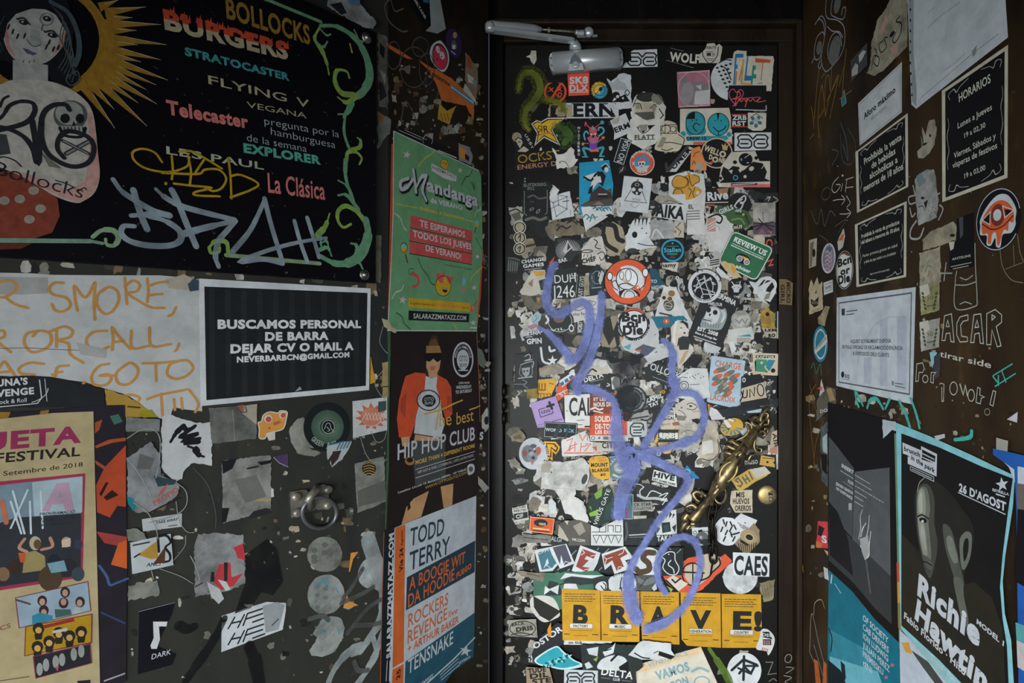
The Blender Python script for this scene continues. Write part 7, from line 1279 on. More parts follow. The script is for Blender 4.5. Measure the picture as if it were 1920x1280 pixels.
S(R_,'oval teal sticker with a white slanted banner','#1f6a80',ell(1538.5,645,14,34),ring('#b4aca0',3,1538.5,645,10.4,27),p('#b9b2a6',1527,656,1550,626,1551,642,1528,664),t('#2a4a58','Wishbone',1530,658,1549,635,7,.02))
S(R_,'white sheet about complaint forms in a thick dark inner frame','#aab3b9',qd(1569,558,1717,538,1711,758,1568,723),('l','#4a5258',3,qd(1573,568,1709,549,1705,739,1573,716),'c'),p('#98a0ab',1650,600,1664,594,1664,724,1650,722),p('#98a0ab',1620,670,1634,670,1634,720,1620,718),p('#98a0ab',1682,592,1700,592,1700,732,1682,729),s('#9aa3ac',3,1622,640,1640,610,1670,594,1704,600),s('#98a1a8',1.4,1606,720,1610,670,1622,640),p('#2c3236',1578,579,1584,578,1584,591,1578,591),greek('#4a5054',1587,584,1608,581,2),greek('#4a5054',1587,590,1601,588,2),t('#3a4146','AQUEST ESTABLIMENT DISPOSA',1595,643,1671,642,7,.03),t('#3a4146','DE FULLS OFICIALS DE RECLAMACIÓ/DENÚNCIA',1579,653,1693,656,7,.03),t('#3a4146','A DISPOSICIÓ DELS CLIENTS',1599,665,1667,669,7,.03),o_('#23282c',1580,702,3,6),t('#23282c','012',1584,708,1593,709,7,.05),l('#3a4146',.8,1577,710,1593,712),rc('#6a7276',1672,714,1676,722),greek('#5a6266',1678,718,1693,720,2),greek('#5a6266',1678,723,1697,727,2),name='notice')
S(R_,'pale blue pointed scrap hanging below the lower laurel card','#7fb0bc',qd(1743,660,1757,660,1748,690),name='torn_paper',cat='paper')
S(R_,'dark grey taped scrap beside the pale blue pointed scrap','#34363c',torn(qd(1752,668,1764,660,1762,706,1750,712),.8),name='tape')
S(R_,'white folded triangle of paper above the band poster, far right','#a9a9b4',qd(1888,786,1908,772,1907,792),name='torn_paper',cat='paper')
S(R_,'torn white and orange pointed scrap at the left of the complaints sheet','#a9a9ac',torn(qd(1536,745,1540,710,1548,740,1546,744),.4),p('#c2583c',1532,728,1542,724,1541,732),name='torn_sticker')
S(R_,'grey and tan layered paper scraps under the left end of the complaints sheet','#57544a',torn(qd(1532,750,1552,724,1566,728,1568,755,1552,770,1530,790),1.2),p('#8c7550',1550,730,1558,726,1566,750,1556,752),t('#a9abac','DO',1538,774,1552,771,6,.03),name='torn_paper',cat='paper',kind='grime')
S(R_,'ragged black and grey strip of old paper left of the black poster','#4c5456',torn(qd(1538,800,1552,790,1552,912,1540,900),1.6),p('#8c9ea0',1542,820,1551,812,1551,850,1543,846),p('#17181a',1539,850,1551,852,1550,890,1541,880),name='torn_paper',cat='paper',kind='grime')
S(R_,'red and black sticker with a white letter at the left of the black poster','#b53a40',torn(qd(1534,976,1552,978,1552,1028,1530,1026),.5),p('#26242a',1535,984,1546,990,1540,1006,1533,1002),t('#c4c4c4','S',1541,1016,1551,1018,13,.05),p('#c06a40',1530,1014,1542,1018,1540,1027,1530,1026))
S(R_,'narrow dark strip of layered posters at the left of the blue poster','#2c2824',torn(qd(1544,1028,1554,1030,1554,1090,1545,1084),.6),p('#a9aaa8',1544,1062,1552,1066,1554,1088,1546,1084),p('#b98a6a',1545,1030,1553,1034,1552,1042),name='torn_paper',cat='paper')
S(R_,'teal blue poster with white names and palm silhouettes at the bottom','#0f6074',qd(1554,1068,1600,1110,1640,1160,1688,1206,1686,1300,1551,1300),p('#5f9fae',1556,1220,1640,1240,1660,1300,1554,1300),p('#2a7688',1556,1180,1630,1220,1650,1260,1556,1230),*[t('#bfc9cc',w2,1618,1162+17*i,1618+n,1162+17*i+n*.95,12,.015) for i,(w2,n) in enumerate((('OF SOCIETY',47),('CAB DRIVERS',48),('ION LUDWIG',47),('JULIAN PEREZ',50),('PREMIESKU',38),('tINI',17)))],rc('#b9566a',1670,1244,1676,1249),rc('#b9566a',1659,1267,1664,1272),p('#1a2a30',1576,1238,1584,1246,1586,1270,1582,1282,1578,1262),p('#16262c',1552,1236,1576,1256,1590,1290,1552,1290),s('#16262c',4,1554,1178,1560,1196,1558,1220),greek('#c4ccd0',1558,1092,1560,1078,4),greek('#c4ccd0',1565,1094,1577,1112,1.6),name='poster')
S(R_,'tall black poster with a grey room and a pale hand','#121117',qd(1552,753,1600,768,1652,784,1678,794,1679,900,1682,1060,1685,1204,1640,1160,1596,1106,1553,1066),p('#3e4345',1554,818,1566,832,1600,876,1602,882,1598,1008,1554,960),p('#484c4e',1603,884,1668,876,1670,1080,1598,1010),p('#2e3234',1554,966,1598,1010,1670,1080,1672,1170,1640,1140,1600,1092,1554,1050),p('#1c1b20',1554,940,1570,958,1590,1010,1600,1080,1556,1040),t('#a9adad','INSERT',1578,875,1600,889,7,.05),greek('#9ba0a0',1576,882,1600,897,1.4),t('#a9adad','FLUG',1590,904,1600,910,6,.05),greek('#8c9192',1580,902,1600,916,1),t('#a9adad','JEROEN SEARCH',1567,908,1599,927,5.4,.05),t('#a9adad','NO SUBSTANCE',1568,917,1598,937,5.4,.05),rc('#8c9192',1591,943,1597,956),*[greek('#9ba0a0',1603,890+10*i,1603+n,890+10*i+n*.6,1.4) for i,n in enumerate((28,32,54,22,16,16))],s('#a9adac',[1.6,2.6,2],1617,955,1613,970,1614,990,1610,1010),s('#a4a8a6',[2,3,6,5],1630,966,1628,990,1622,1016,1614,1024),s('#b4b8b6',[2,3,2],1624,980,1618,990,1614,1006),s('#b4b8b6',[2,3,4,3],1633,996,1630,1020,1629,1040,1622,1048),p('#8f9392',1612,1010,1628,1004,1630,1036,1622,1050,1616,1034),s('#4c5052',6,1624,1052,1628,1080,1632,1110),l('#2a2d2f',1.2,1602,884,1598,1010),name='poster')
S(R_,'pale torn tape flap at the top right corner of the black poster','#9aa6ac',torn(qd(1654,786,1680,790,1684,808,1672,806,1656,822),.6),name='tape')
S(R_,'layered green and orange poster edges between the two large posters','#5c7a5a',qd(1677,812,1690,816,1690,1220,1686,1216),p('#b9842c',1682,1090,1689,1090,1689,1130,1683,1130),p('#a8442c',1681,1054,1689,1056,1689,1092,1682,1090),p('#7c6a3a',1683,1130,1689,1132,1689,1180,1684,1176),name='poster')
S(R_,'white sheet with a blue stripe at the bottom under the portrait poster','#a9b3bd',qd(1687,1180,1730,1222,1790,1290,1800,1300,1688,1300),p('#7fa5a8',1690,1180,1700,1176,1800,1280,1806,1300,1792,1300),p('#b98a3c',1690,1204,1704,1204,1710,1226,1698,1222),p('#3a3f3a',1708,1218,1740,1240,1776,1290,1764,1296,1730,1250),name='poster')
BLU = '#74aeb8'
S(R_,'black poster with light blue border, a man half in shadow and bold white lettering',BLU,qd(1680,792,1740,816,1820,852,1903,892,1899,950,1885,1040,1880,1090,1884,1150,1896,1200,1902,1300,1816,1300,1760,1240,1689,1178),p('#1b1a1b',1690,812,1760,838,1840,874,1899,897,1890,960,1880,1040,1875,1100,1880,1160,1888,1210,1892,1300,1822,1300,1760,1236,1690,1170),p('#2d2b22',1690,1000,1720,1030,1760,1080,1790,1100,1826,1090,1860,1120,1880,1180,1886,1300,1820,1298,1760,1236,1690,1172),p('#2a2a26',*[z for q in sm(1714,960,1716,924,1728,902,1748,898,1776,918,1806,956,1822,980,1826,1010,1818,1050,1808,1076,1812,1130,1822,1190,1800,1210,1764,1170,1746,1130,1736,1086,1726,1050,1720,1000) for z in q]),
  p('#3d3e38',*[z for q in sm(1718,960,1718,926,1728,908,1742,910,1752,936,1752,980,1758,1020,1752,1060,1744,1084,1734,1066,1726,1030,1720,1000) for z in q]),p('#5f635a',*[z for q in sm(1719,950,1721,924,1729,912,1739,918,1744,950,1741,978,1744,1010,1746,1044,1738,1062,1728,1030,1722,990) for z in q]),p('#7d8276',*[z for q in sm(1720,946,1723,922,1729,915,1734,926,1736,954,1733,980,1737,1012,1739,1040,1734,1046,1726,1016,1722,984) for z in q]),p('#969a8d',*[z for q in sm(1722,940,1726,922,1729,928,1730,956,1725,962) for z in q]),p('#8d9286',*[z for q in sm(1726,990,1731,986,1736,1012,1737,1032,1731,1022) for z in q]),p('#4a4c46',*[z for q in sm(1731,1040,1742,1046,1750,1058,1744,1068,1734,1056) for z in q]),
  s('#1c1d1e',3,1721,968,1729,965,1741,972),o_('#17181a',1731,975,7.4,4.6,20),o_('#a9ada6',1730,977,2.6,2.6),s('#8f907a',1.6,1720,922,1724,905,1733,896),s('#1c1d1c',2.4,1728,1052,1738,1054,1748,1060),p('#454841',*[z for q in sm(1768,984,1782,990,1792,1022,1800,1058,1808,1096,1796,1100,1782,1060,1772,1024) for z in q]),p('#666b61',*[z for q in sm(1775,1008,1784,1006,1792,1030,1796,1052,1788,1054,1778,1032) for z in q]),p('#5d6259',*[z for q in sm(1800,1040,1800,1010,1812,996,1822,1004,1820,1040,1810,1066,1803,1064) for z in q]),p('#1f2020',*[z for q in sm(1806,1026,1810,1010,1816,1012,1815,1036,1808,1052) for z in q]),p('#52564d',*[z for q in sm(1788,1084,1804,1088,1808,1120,1816,1166,1806,1172,1796,1130) for z in q]),
  p('#aeb4ba',1692,829,1727,844,1727,836,1757,851,1756,893,1702,869,1702,853,1693,850),t('#1f2022','brunch',1695,844,1725,857,9,.04),t('#1f2022','- in the park',1702,857,1753,887,9,.04),p('#1c1c1e',1729,842,1754,855,1753,866,1729,856),greek('#8d9296',1730,850,1752,861,3),p('#1c1c1e',1728,857,1750,868,1746,867,1728,861),('l','#9aa0a4',1.6,qd(1707,874,1751,894,1751,902,1707,881),'c'),greek('#9aa0a4',1710,879,1748,897,2),t('#b4bac0','26 D’AGOST'.replace('’',"'"),1798,920,1886,958,16,.05),l('#b4bac0',2,1797,923,1885,964),star('#a9b4b8',1879,908,14,5.6,-8,5,.9),t('#a9b4b8','ESTRELLA',1861,920,1892,929,5,.05),greek('#a9b4b8',1868,926,1884,931,2.6),
  t('#b0b6bc','Richie',1720,1113,1836,1212,44,.06),t('#b0b6bc','Hawtin',1715,1157,1848,1300,44,.06),t('#b0b6bc','Fabio Florido · Hito · C',1695,1158,1836,1292,14,.04),t('#b0b6bc','Troed · Fuman',1746,1234,1800,1290,11,.02),t('#a9aeb4','MODEL 1',1831,1168,1882,1211,10,.05),name='poster')
S(R_,'white torn tape at the top right corner of the portrait poster','#9fb0b8',torn(qd(1882,856,1906,858,1908,892,1902,904,1892,876,1880,864),.5),name='tape')
S(R_,'small white tape tab on the upper edge of the portrait poster','#a3abb0',qd(1752,817,1771,813,1772,820,1755,826),name='tape')
S(R_,'bright blue and white poster at the far right edge','#1f4f96',qd(1862,840,1940,858,1940,1300,1910,1300,1906,960,1902,880,1862,852),p('#a3abb2',1908,874,1940,880,1940,910,1908,906),p('#5a5450',1906,906,1940,912,1940,960,1908,954),p('#17161a',1908,954,1940,958,1940,1110,1904,1090),p('#4a8a8c',1904,1166,1940,1180,1940,1212,1906,1200),p('#a9a4a4',1906,1200,1940,1214,1940,1270,1908,1250),name='poster')
S(R_,'pale paper square peeking above the bright blue poster','#8f8d84',qd(1868,820,1890,826,1889,846,1868,842),name='torn_paper',cat='paper')
WM = '#a5a89f'
GM = '#7b5c2c'
paint(R_,'marker_tag',WR,s(GM,2.2,1521,200,1524,216,1526,240),s(GM,2.2,1527,222,1532,160,1536,130),s(GM,2.4,1536,258,1534,214,1541,160,1548,218),s(GM,2.2,1536,220,1546,204),s(GM,2.2,1548,218,1556,180,1572,142,1556,222),s(GM,2.2,1546,190,1548,150,1554,142,1557,170,1560,120),s(GM,2.2,1550,190,1572,144),s(GM,2.2,1580,180,1581,150,1587,92),s(GM,2,1573,162,1584,120),s(GM,2,1574,186,1596,170),s(GM,2,1540,146,1548,136),s(GM,1.6,1519,260,1527,250),label='gold scribbled tag high on the right wall')
paint(R_,'emblem',WR,*[s('#8c909a',2,*q) for q in ((1550,-10,1548,20,1552,34,1570,38,1582,50,1584,76,1578,100,1564,120,1550,134,1542,124,1540,104,1546,70,1548,44,1540,30,1528,46),(1562,-10,1558,24,1566,32,1580,36,1585,24,1585,14,1580,16,1578,28),(1528,46,1536,36,1544,44,1546,66,1542,60,1532,70,1527,92,1528,110,1536,110,1542,96),(1553,110,1552,92,1558,70,1568,60,1576,68,1578,86),(1552,50,1560,58,1574,60,1580,70),(1528,106,1522,118),(1538,114,1534,124,1538,128,1540,120))],o_('#5e625e',1565,94,10,28,12),o_('#5e625e',1536,90,5,13,8),o_('#5e625e',1570,8,6,18,10),label='pale outlined looping emblem at the top of the right wall')
paint(R_,'marker_writing',WR,s(WM,1.8,1572,332,1562,344,1560,356,1566,361,1574,352,1575,346,1568,346),s(WM,1.8,1580,344,1577,358),o_(WM,1580,329,2),s(WM,1.8,1588,336,1586,350,1585,360),s(WM,1.6,1588,336,1600,332),s(WM,1.6,1586,352,1600,350),s(WM,1.6,1562,376,1572,374,1584,374),s(WM,1.6,1578,366,1584,374,1578,384),s(WM,1.6,1587,367,1594,380,1588,388),s(WM,1.6,1575,401,1586,401,1595,399),s(WM,1.6,1588,391,1595,399,1588,408),label='white marker letters with arrows left of the black framed notices')
OUTL = '#a3a79f'
paint(R_,'marker_lettering',WR,*[l(OUTL,2,*q) for q in ((1766,638,1771,592,1784,588,1789,641,1783,640,1781,624,1774,625,1772,638,1766,638),(1774,612,1777,600,1780,612,1774,612),(1815,590,1800,594,1794,606,1794,628,1800,641,1814,640,1814,632,1803,630,1801,610,1806,602,1815,600,1815,590),(1820,642,1826,590,1839,588,1844,644,1838,643,1836,624,1828,626,1826,642,1820,642),(1828,614,1832,600,1835,613,1828,614),(1850,646,1850,588,1866,580,1878,590,1878,604,1868,612,1877,648,1870,650,1860,618,1858,646,1850,646),(1860,600,1860,590,1866,594,1860,600))],
      *[l(OUTL,1.8,*q) for q in ((1717,715,1719,682,1730,680,1733,690,1730,698,1723,698,1722,714,1717,715),(1745,716,1746,698,1755,698,1750,704,1750,718,1745,716),(1762,720,1764,718,1770,720,1769,752,1766,752,1766,726),(1830,754,1833,726,1838,728,1837,740,1846,744,1840,746,1838,757,1830,754),(1856,758,1862,732,1867,734,1862,761,1856,758))],ring(OUTL,1.8,1735,710,5,7),ring(OUTL,1.8,1788,728,7,12),ring(OUTL,1.8,1821,741,6,11),l(OUTL,3,1800,720,1806,740,1810,722,1814,742),ring('#77796f',1.6,1851,772,5,6),t('#a9aba2','tirar side',1762,668,1858,690,12,.02),label='white outlined handwritten capitals above the portrait poster')
paint(R_,'marker_drawing',WR,s('#8f938c',2.2,1828,456,1829,500,1832,560,1828,574,1792,578,1791,530,1794,508),s('#8f938c',2,1792,534,1812,534,1830,528),s('#8f938c',2,1800,520,1812,524,1824,516),s('#8f938c',2,1800,570,1810,566,1822,570),l('#8f938c',2.4,1774,492,1770,526),l('#8f938c',2.4,1764,512,1785,512),s('#8f938c',3,1712,348,1716,366),s('#8f938c',3,1716,366,1704,370,1706,382,1716,380),s('#8f938c',3,1706,390,1710,406,1716,400),s('#8f938c',4,1718,414,1708,430,1708,446,1724,446,1732,428),s('#8f938c',3,1756,366,1762,362),s('#8f938c',3,1762,384,1768,392,1760,412),s('#6c6354',2,1875,468,1880,500,1896,524,1918,530),s('#6c6354',2,1908,440,1912,470,1919,490),l('#6c6354',1.6,1886,504,1918,492),s('#6c6354',1.6,1900,460,1902,498),label='white marker drawing of a finger bottle shape')
TG = '#3a9a90'
paint(R_,'teal_marker',WR,l(TG,3,1862,706,1872,718),l(TG,3,1872,704,1872,722),l(TG,2.6,1878,694,1886,716),l(TG,2.6,1862,704,1898,682),l(TG,2.6,1866,724,1904,700),s(TG,[5,7,6],1603,733,1606,752,1610,762),s(TG,[6,5],1606,736,1618,760),s(TG,[6,8,8,6],1626,764,1632,750,1644,748,1656,766),s(TG,[5,7],1660,766,1668,748),s(TG,[6,8,7],1686,752,1698,776,1706,800),s(TG,[6,7,6],1708,748,1718,776,1724,802),s(TG,[7,8,9,8],1790,824,1808,822,1820,818,1822,808),label='teal marker letters above the two large posters')
DK = '#4a443a'
paint(R_,'marker_scribble',WR,s('#6a4c22',2,1516,740,1520,800,1528,876),s('#6a4c22',2,1518,720,1526,752,1530,770),s('#6a4c22',2,1530,720,1518,740),s('#6a4c22',2,1544,790,1530,830,1526,870),s(DK,2.4,1520,394,1532,420,1540,392,1546,424,1556,396,1566,404),s(DK,2,1566,424,1586,412,1572,436),s(DK,1.8,1536,440,1552,452,1556,470),s('#3c4648',3,1576,230,1586,260,1590,300,1580,270),s('#3c4648',2,1590,240,1604,270,1598,306,1580,300,1576,250),s('#3c4648',2.4,1560,280,1572,286,1560,310),ring(DK,2,1549,363,8,12,20),s('#2f6a5c',1.8,1521,690,1526,680,1530,700,1538,682,1540,704),s('#8f8f88',1.4,1526,1152,1528,1130,1540,1124,1546,1140),s('#8f8f88',1.4,1518,1222,1522,1150,1534,1200,1546,1246),s('#8f8f88',1.4,1518,1222,1534,1260,1540,1290),s('#8f8f88',1.2,1526,1208,1544,1270),p('#9a5226',1526,1234,1534,1240,1540,1290,1530,1290),p('#9a5226',1544,1238,1550,1244,1550,1290,1542,1290),s('#8d6a28',2,1502,1018,1503,1040,1506,1072),label='dull scratched marker scribbles along the left of the right wall')

# ---------------------------------------------------------------- solid things on the door and walls
SILV = metal('silver_grey_enamel', '#c2c9cc', .34, .45, .08, '#5c6266')
STEEL = metal('worn_steel', '#8a877c', .42, .55, .5, '#3a352c')
BRASS = metal('aged_brass', '#958460', .38, .8, .75, '#2b2518')
BRASS2 = metal('dull_brass', '#b39f6a', .45, .7, .3, '#5a4826')
IRON = metal('dark_iron', '#2a2723', .5, .9, .5, '#14110e')
PX = 0.0015


def P3(x, y, off):
    return DOOR.ray(x, y, off)


def geo(name, g, m, parent, smooth_=True):
    return mesh_obj(name, g[0], g[1], [m], None, parent, smooth_)


def bez(pts, n=5):
    P = [Vector(q) for q in pts]
    out = []
    for i in range(len(P) - 1):
        p0 = P[i - 1] if i else P[i] * 2 - P[i + 1]
        p3 = P[i + 2] if i + 2 < len(P) else P[i + 1] * 2 - P[i]
        for k in range(n):
            f = k / n
            out.append(0.5 * ((2 * P[i]) + (P[i + 1] - p0) * f + (2 * p0 - 5 * P[i] + 4 * P[i + 1] - p3) * f * f + (3 * P[i] - p0 - 3 * P[i + 1] + p3) * f ** 3))
    out.append(P[-1])
    return out


def swept(pts, rads, n=5, seg=12):
    q = bez(pts, n)
    m = len(q)
    k = len(rads) - 1
    rr_ = []
    for i in range(m):
        f = i / (m - 1) * k
        a = min(int(f), k - 1)
        rr_.append(rads[a] + (rads[a + 1] - rads[a]) * (f - a))
    return tube_geo(q, rr_, seg)


# door closer: body, end plates, pivot, folding arm, bracket
cl = empty('door_closer', P3(1100, 110, 0.0), 'silver grey hydraulic door closer with a folded arm at the door top', 'door closer')
prof = [(-.028, .004), (-.028, .03), (-.02, .043), (-.006, .05), (.008, .05), (.021, .043), (.028, .03), (.028, .004)]
aL, aR = P3(1037, 117.5, .025), P3(1161, 107.5, .025)
ax = (aR - aL).normalized()
upv = Vector((-ax.z, 0, ax.x))
vs, fs = [], []
for e in (aL, aR):
    for z, h in prof:
        q = e + upv * z
        vs.append(Vector((q.x, 1.81 - h, q.z)))
n = len(prof)
for k in range(n):
    fs.append((k, (k + 1) % n, n + (k + 1) % n, n + k))
fs += [tuple(range(n))[::-1], tuple(range(n, 2 * n))]
body = geo('body', (vs, fs), SILV, cl)
for poly in body.data.polygons:
    poly.use_smooth = len(poly.vertices) == 4
for e, sg in ((aL, -1), (aR, 1)):
    vs = []
    for h in (.002, .030):
        for a, z in ((0, .026), (sg * .006, .022), (sg * .010, .012), (sg * .010, -.012), (sg * .006, -.022), (0, -.027)):
            q = e + ax * a + upv * z
            vs.append(Vector((q.x, 1.81 - h, q.z)))
    fs = [(k, (k + 1) % 6, 6 + (k + 1) % 6, 6 + k) for k in range(6)] + [tuple(range(6))[::-1], tuple(range(6, 12))]
    ep = geo('end_plate', (vs, fs), SILV, cl, False)
    for z in (.010, -.010):
        q = e + ax * sg * .005 + upv * z
        q.y = 1.81 - .030
        geo('screw', lathe_geo([(0, .0035), (.0012, .003), (.0014, 0)], q, (0, -1, 0), 12), STEEL, ep)
# shield with a round knob in the middle of the body
c0 = P3(1079, 113, .05)
vs = []
sh = [(-.021, -.027), (-.018, -.010), (-.010, .008), (0, .018), (.010, .008), (.018, -.010), (.021, -.027)]
hh = [.040, .051, .053, .052, .053, .051, .040]
for a, z in sh:
    hd = .0535 - .35 * max(0, abs(z) - .014)
    q = c0 + ax * a + upv * z
    vs.append(Vector((q.x, 1.81 - hd, q.z)))
for a, z in sh:
    q = c0 + ax * a + upv * z
    vs.append(Vector((q.x, 1.81 - .03, q.z)))
m7 = len(sh)
shd = geo('shield', (vs, [tuple(range(m7))] + [(k, m7 + k, m7 + (k + 1) % m7, (k + 1) % m7) for k in range(m7)]), metal('darker_grey_enamel', '#7d8588', .4, .4), cl, False)
kq = c0 - upv * .012
kq.y = 1.81 - .049
geo('knob', lathe_geo([(0, .0105), (.003, .0105), (.005, .0085), (.006, .0075), (.0055, .005), (.005, 0)], kq, (0, -1, 0), 24), SILV, cl)
pv = P3(1079, 88, .03)
geo('pivot', lathe_geo([(-.008, .016), (.0, .017), (.006, .015), (.012, .010), (.018, .007), (.020, .0)], pv, (0, 0, 1), 24), SILV, cl)
E1 = P3(919, 56, .15)
E2 = P3(919, 46, .15)


def bar(a, b, w, h, m_, name, parent):
    """flat bar from a to b, rounded ends"""
    a, b = Vector(a), Vector(b)
    d = (b - a).normalized()
    side = d.cross(Vector((0, 0, 1))).normalized()
    up2 = side.cross(d)
    ring_ = []
    for k in range(7):
        an = math.pi / 2 + math.pi * k / 6
        ring_.append(a + d * math.cos(an) * w / 2 + side * math.sin(an) * w / 2)
    for k in range(7):
        an = -math.pi / 2 + math.pi * k / 6
        ring_.append(b + d * math.cos(an) * w / 2 + side * math.sin(an) * w / 2)
    vs2 = [q + up2 * h / 2 for q in ring_] + [q - up2 * h / 2 for q in ring_]
    k = len(ring_)
    return geo(name, (vs2, [tuple(range(k)), tuple(range(k, 2 * k))[::-1]] + [(i, k + i, k + (i + 1) % k, (i + 1) % k) for i in range(k)]), m_, parent, False)


bar(E1, P3(1070, 76, .045), .024, .009, SILV, 'lower_arm', cl)
geo('arm_bend', swept([P3(1066, 75, .045), P3(1073, 80, .036), P3(1078, 86, .030)], [.008, .0075, .008]), SILV, cl)
geo('upper_arm', swept([E2, E2.lerp(P3(1015, 55, .06), .5), E2.lerp(P3(1015, 55, .06), .85), P3(1015, 55, .06)], [.010, .012, .011, .006], 6, 16), SILV, cl)
geo('elbow', lathe_geo([(-.012, .010), (-.006, .013), (.006, .013), (.012, .010)], (E1 + E2) / 2, (0, 0, 1), 20), SILV, cl)
geo('rod', swept([P3(1013, 55, .061), P3(1080, 60, .04)], [.0035, .0035]), STEEL, cl)
geo('nut', lathe_geo([(-.003, .0075), (.003, .0075)], P3(1029, 56.5, .056), P3(1080, 60, .04) - P3(1013, 55, .061), 6), STEEL, cl, False)
br = geo('bracket', (lambda g: g)(join_geo([swept([P3(1079, 60, .042), P3(1086, 62, .036), P3(1094, 62, .032)], [.006, .008, .009]),
                                            tube_geo([P3(1082, 68, .013), P3(1120, 67, .013)], [.004, .004]),
                                            lathe_geo([(-.010, .014), (.006, .014), (.012, .010), (.013, 0)], P3(1104, 61, .02), (0, -1, 0), 20)])), SILV, cl)

# lock cylinder
lk = empty('lock', P3(1437, 927, 0), 'round brass lock rosette with a keyhole cylinder right of the cream square', 'lock')
geo('rosette', lathe_geo([(.0005, .027), (.003, .0265), (.0055, .023), (.0075, .014), (.0078, 0)], P3(1438, 927, 0), (0, -1, 0), 36), BRASS2, lk)
cy = geo('cylinder', join_geo([lathe_geo([(.006, .0088), (.0135, .0085), (.0142, .0075), (.0142, 0)], P3(1445, 925, 0), (0, -1, 0), 24), tube_geo([P3(1445, 931, .010), P3(1446, 940, .010)], [.0052, .0052])]), STEEL, lk)
a, b = P3(1441, 924, .0146), P3(1449, 928, .0146)
geo('keyway', ([(a.x, a.y, a.z), (b.x, a.y, a.z), (b.x, a.y, b.z), (a.x, a.y, b.z)], [(0, 1, 2, 3)]), IRON, cy, False)

# hinge knuckle on the left edge of the door
hg = empty('hinge', P3(948, 760, 0), 'dark steel hinge at the left edge of the door', 'hinge')
geo('knuckle', join_geo([lathe_geo([(0, .006), (.030, .006)], P3(945, 795 - 26 * k, .022), (0, 0, 1), 16) for k in range(3)]), IRON, hg)
geo('leaf', ([P3(x, y, h) for h in (.0, .003) for x, y in ((946, 722), (955, 722), (955, 795), (946, 795))], [(4, 5, 6, 7), (0, 1, 5, 4), (1, 2, 6, 5), (2, 3, 7, 6), (3, 0, 4, 7)]), IRON, hg, False)

# ornate brass pull handle, slanting across the door
hd = empty('ornate_handle', P3(1350, 890, 0), 'ornate aged brass pull handle with leaf scrolls slanting across the door', 'door handle')


def bt_(pts, rads, name='scroll', n=6, seg=10):
    return geo(name, swept([P3(x, y, o2) for x, y, o2 in pts], [r * PX for r in rads], n, seg), BRASS, hd)


bt_([(1421, 797, .012), (1414, 810, .018), (1404, 826, .03), (1390, 846, .042), (1374, 868, .048), (1354, 898, .047), (1340, 920, .04), (1326, 940, .028), (1312, 958, .018), (1299, 974, .01)], [7, 10, 9, 9, 12, 15, 13, 9, 7, 9, 12], 'grip', 6, 16)
bt_([(1398, 836, .052), (1388, 850, .055), (1378, 862, .056)], [3, 6, 3.5], 'grip_ridge')
# oval boss with a raised rim
c = P3(1366, 884, .062)
dr = (P3(1382, 862, .062) - P3(1350, 906, .062)).normalized()
sd = Vector((dr.z, 0, -dr.x))


def dome(cx_, a_, b_, h_, z0):
    vs_, fs_ = [], []
    for i in range(7):
        f = i / 6
        for k in range(24):
            an = 2 * math.pi * k / 24
            r_ = math.cos(f * math.pi / 2)
            q = cx_ + dr * (a_ * r_ * math.cos(an)) + sd * (b_ * r_ * math.sin(an))
            vs_.append(Vector((q.x, q.y + z0 - h_ * math.sin(f * math.pi / 2), q.z)))
    for i in range(6):
        for k in range(24):
            fs_.append((i * 24 + k, i * 24 + (k + 1) % 24, (i + 1) * 24 + (k + 1) % 24, (i + 1) * 24 + k))
    return vs_, fs_


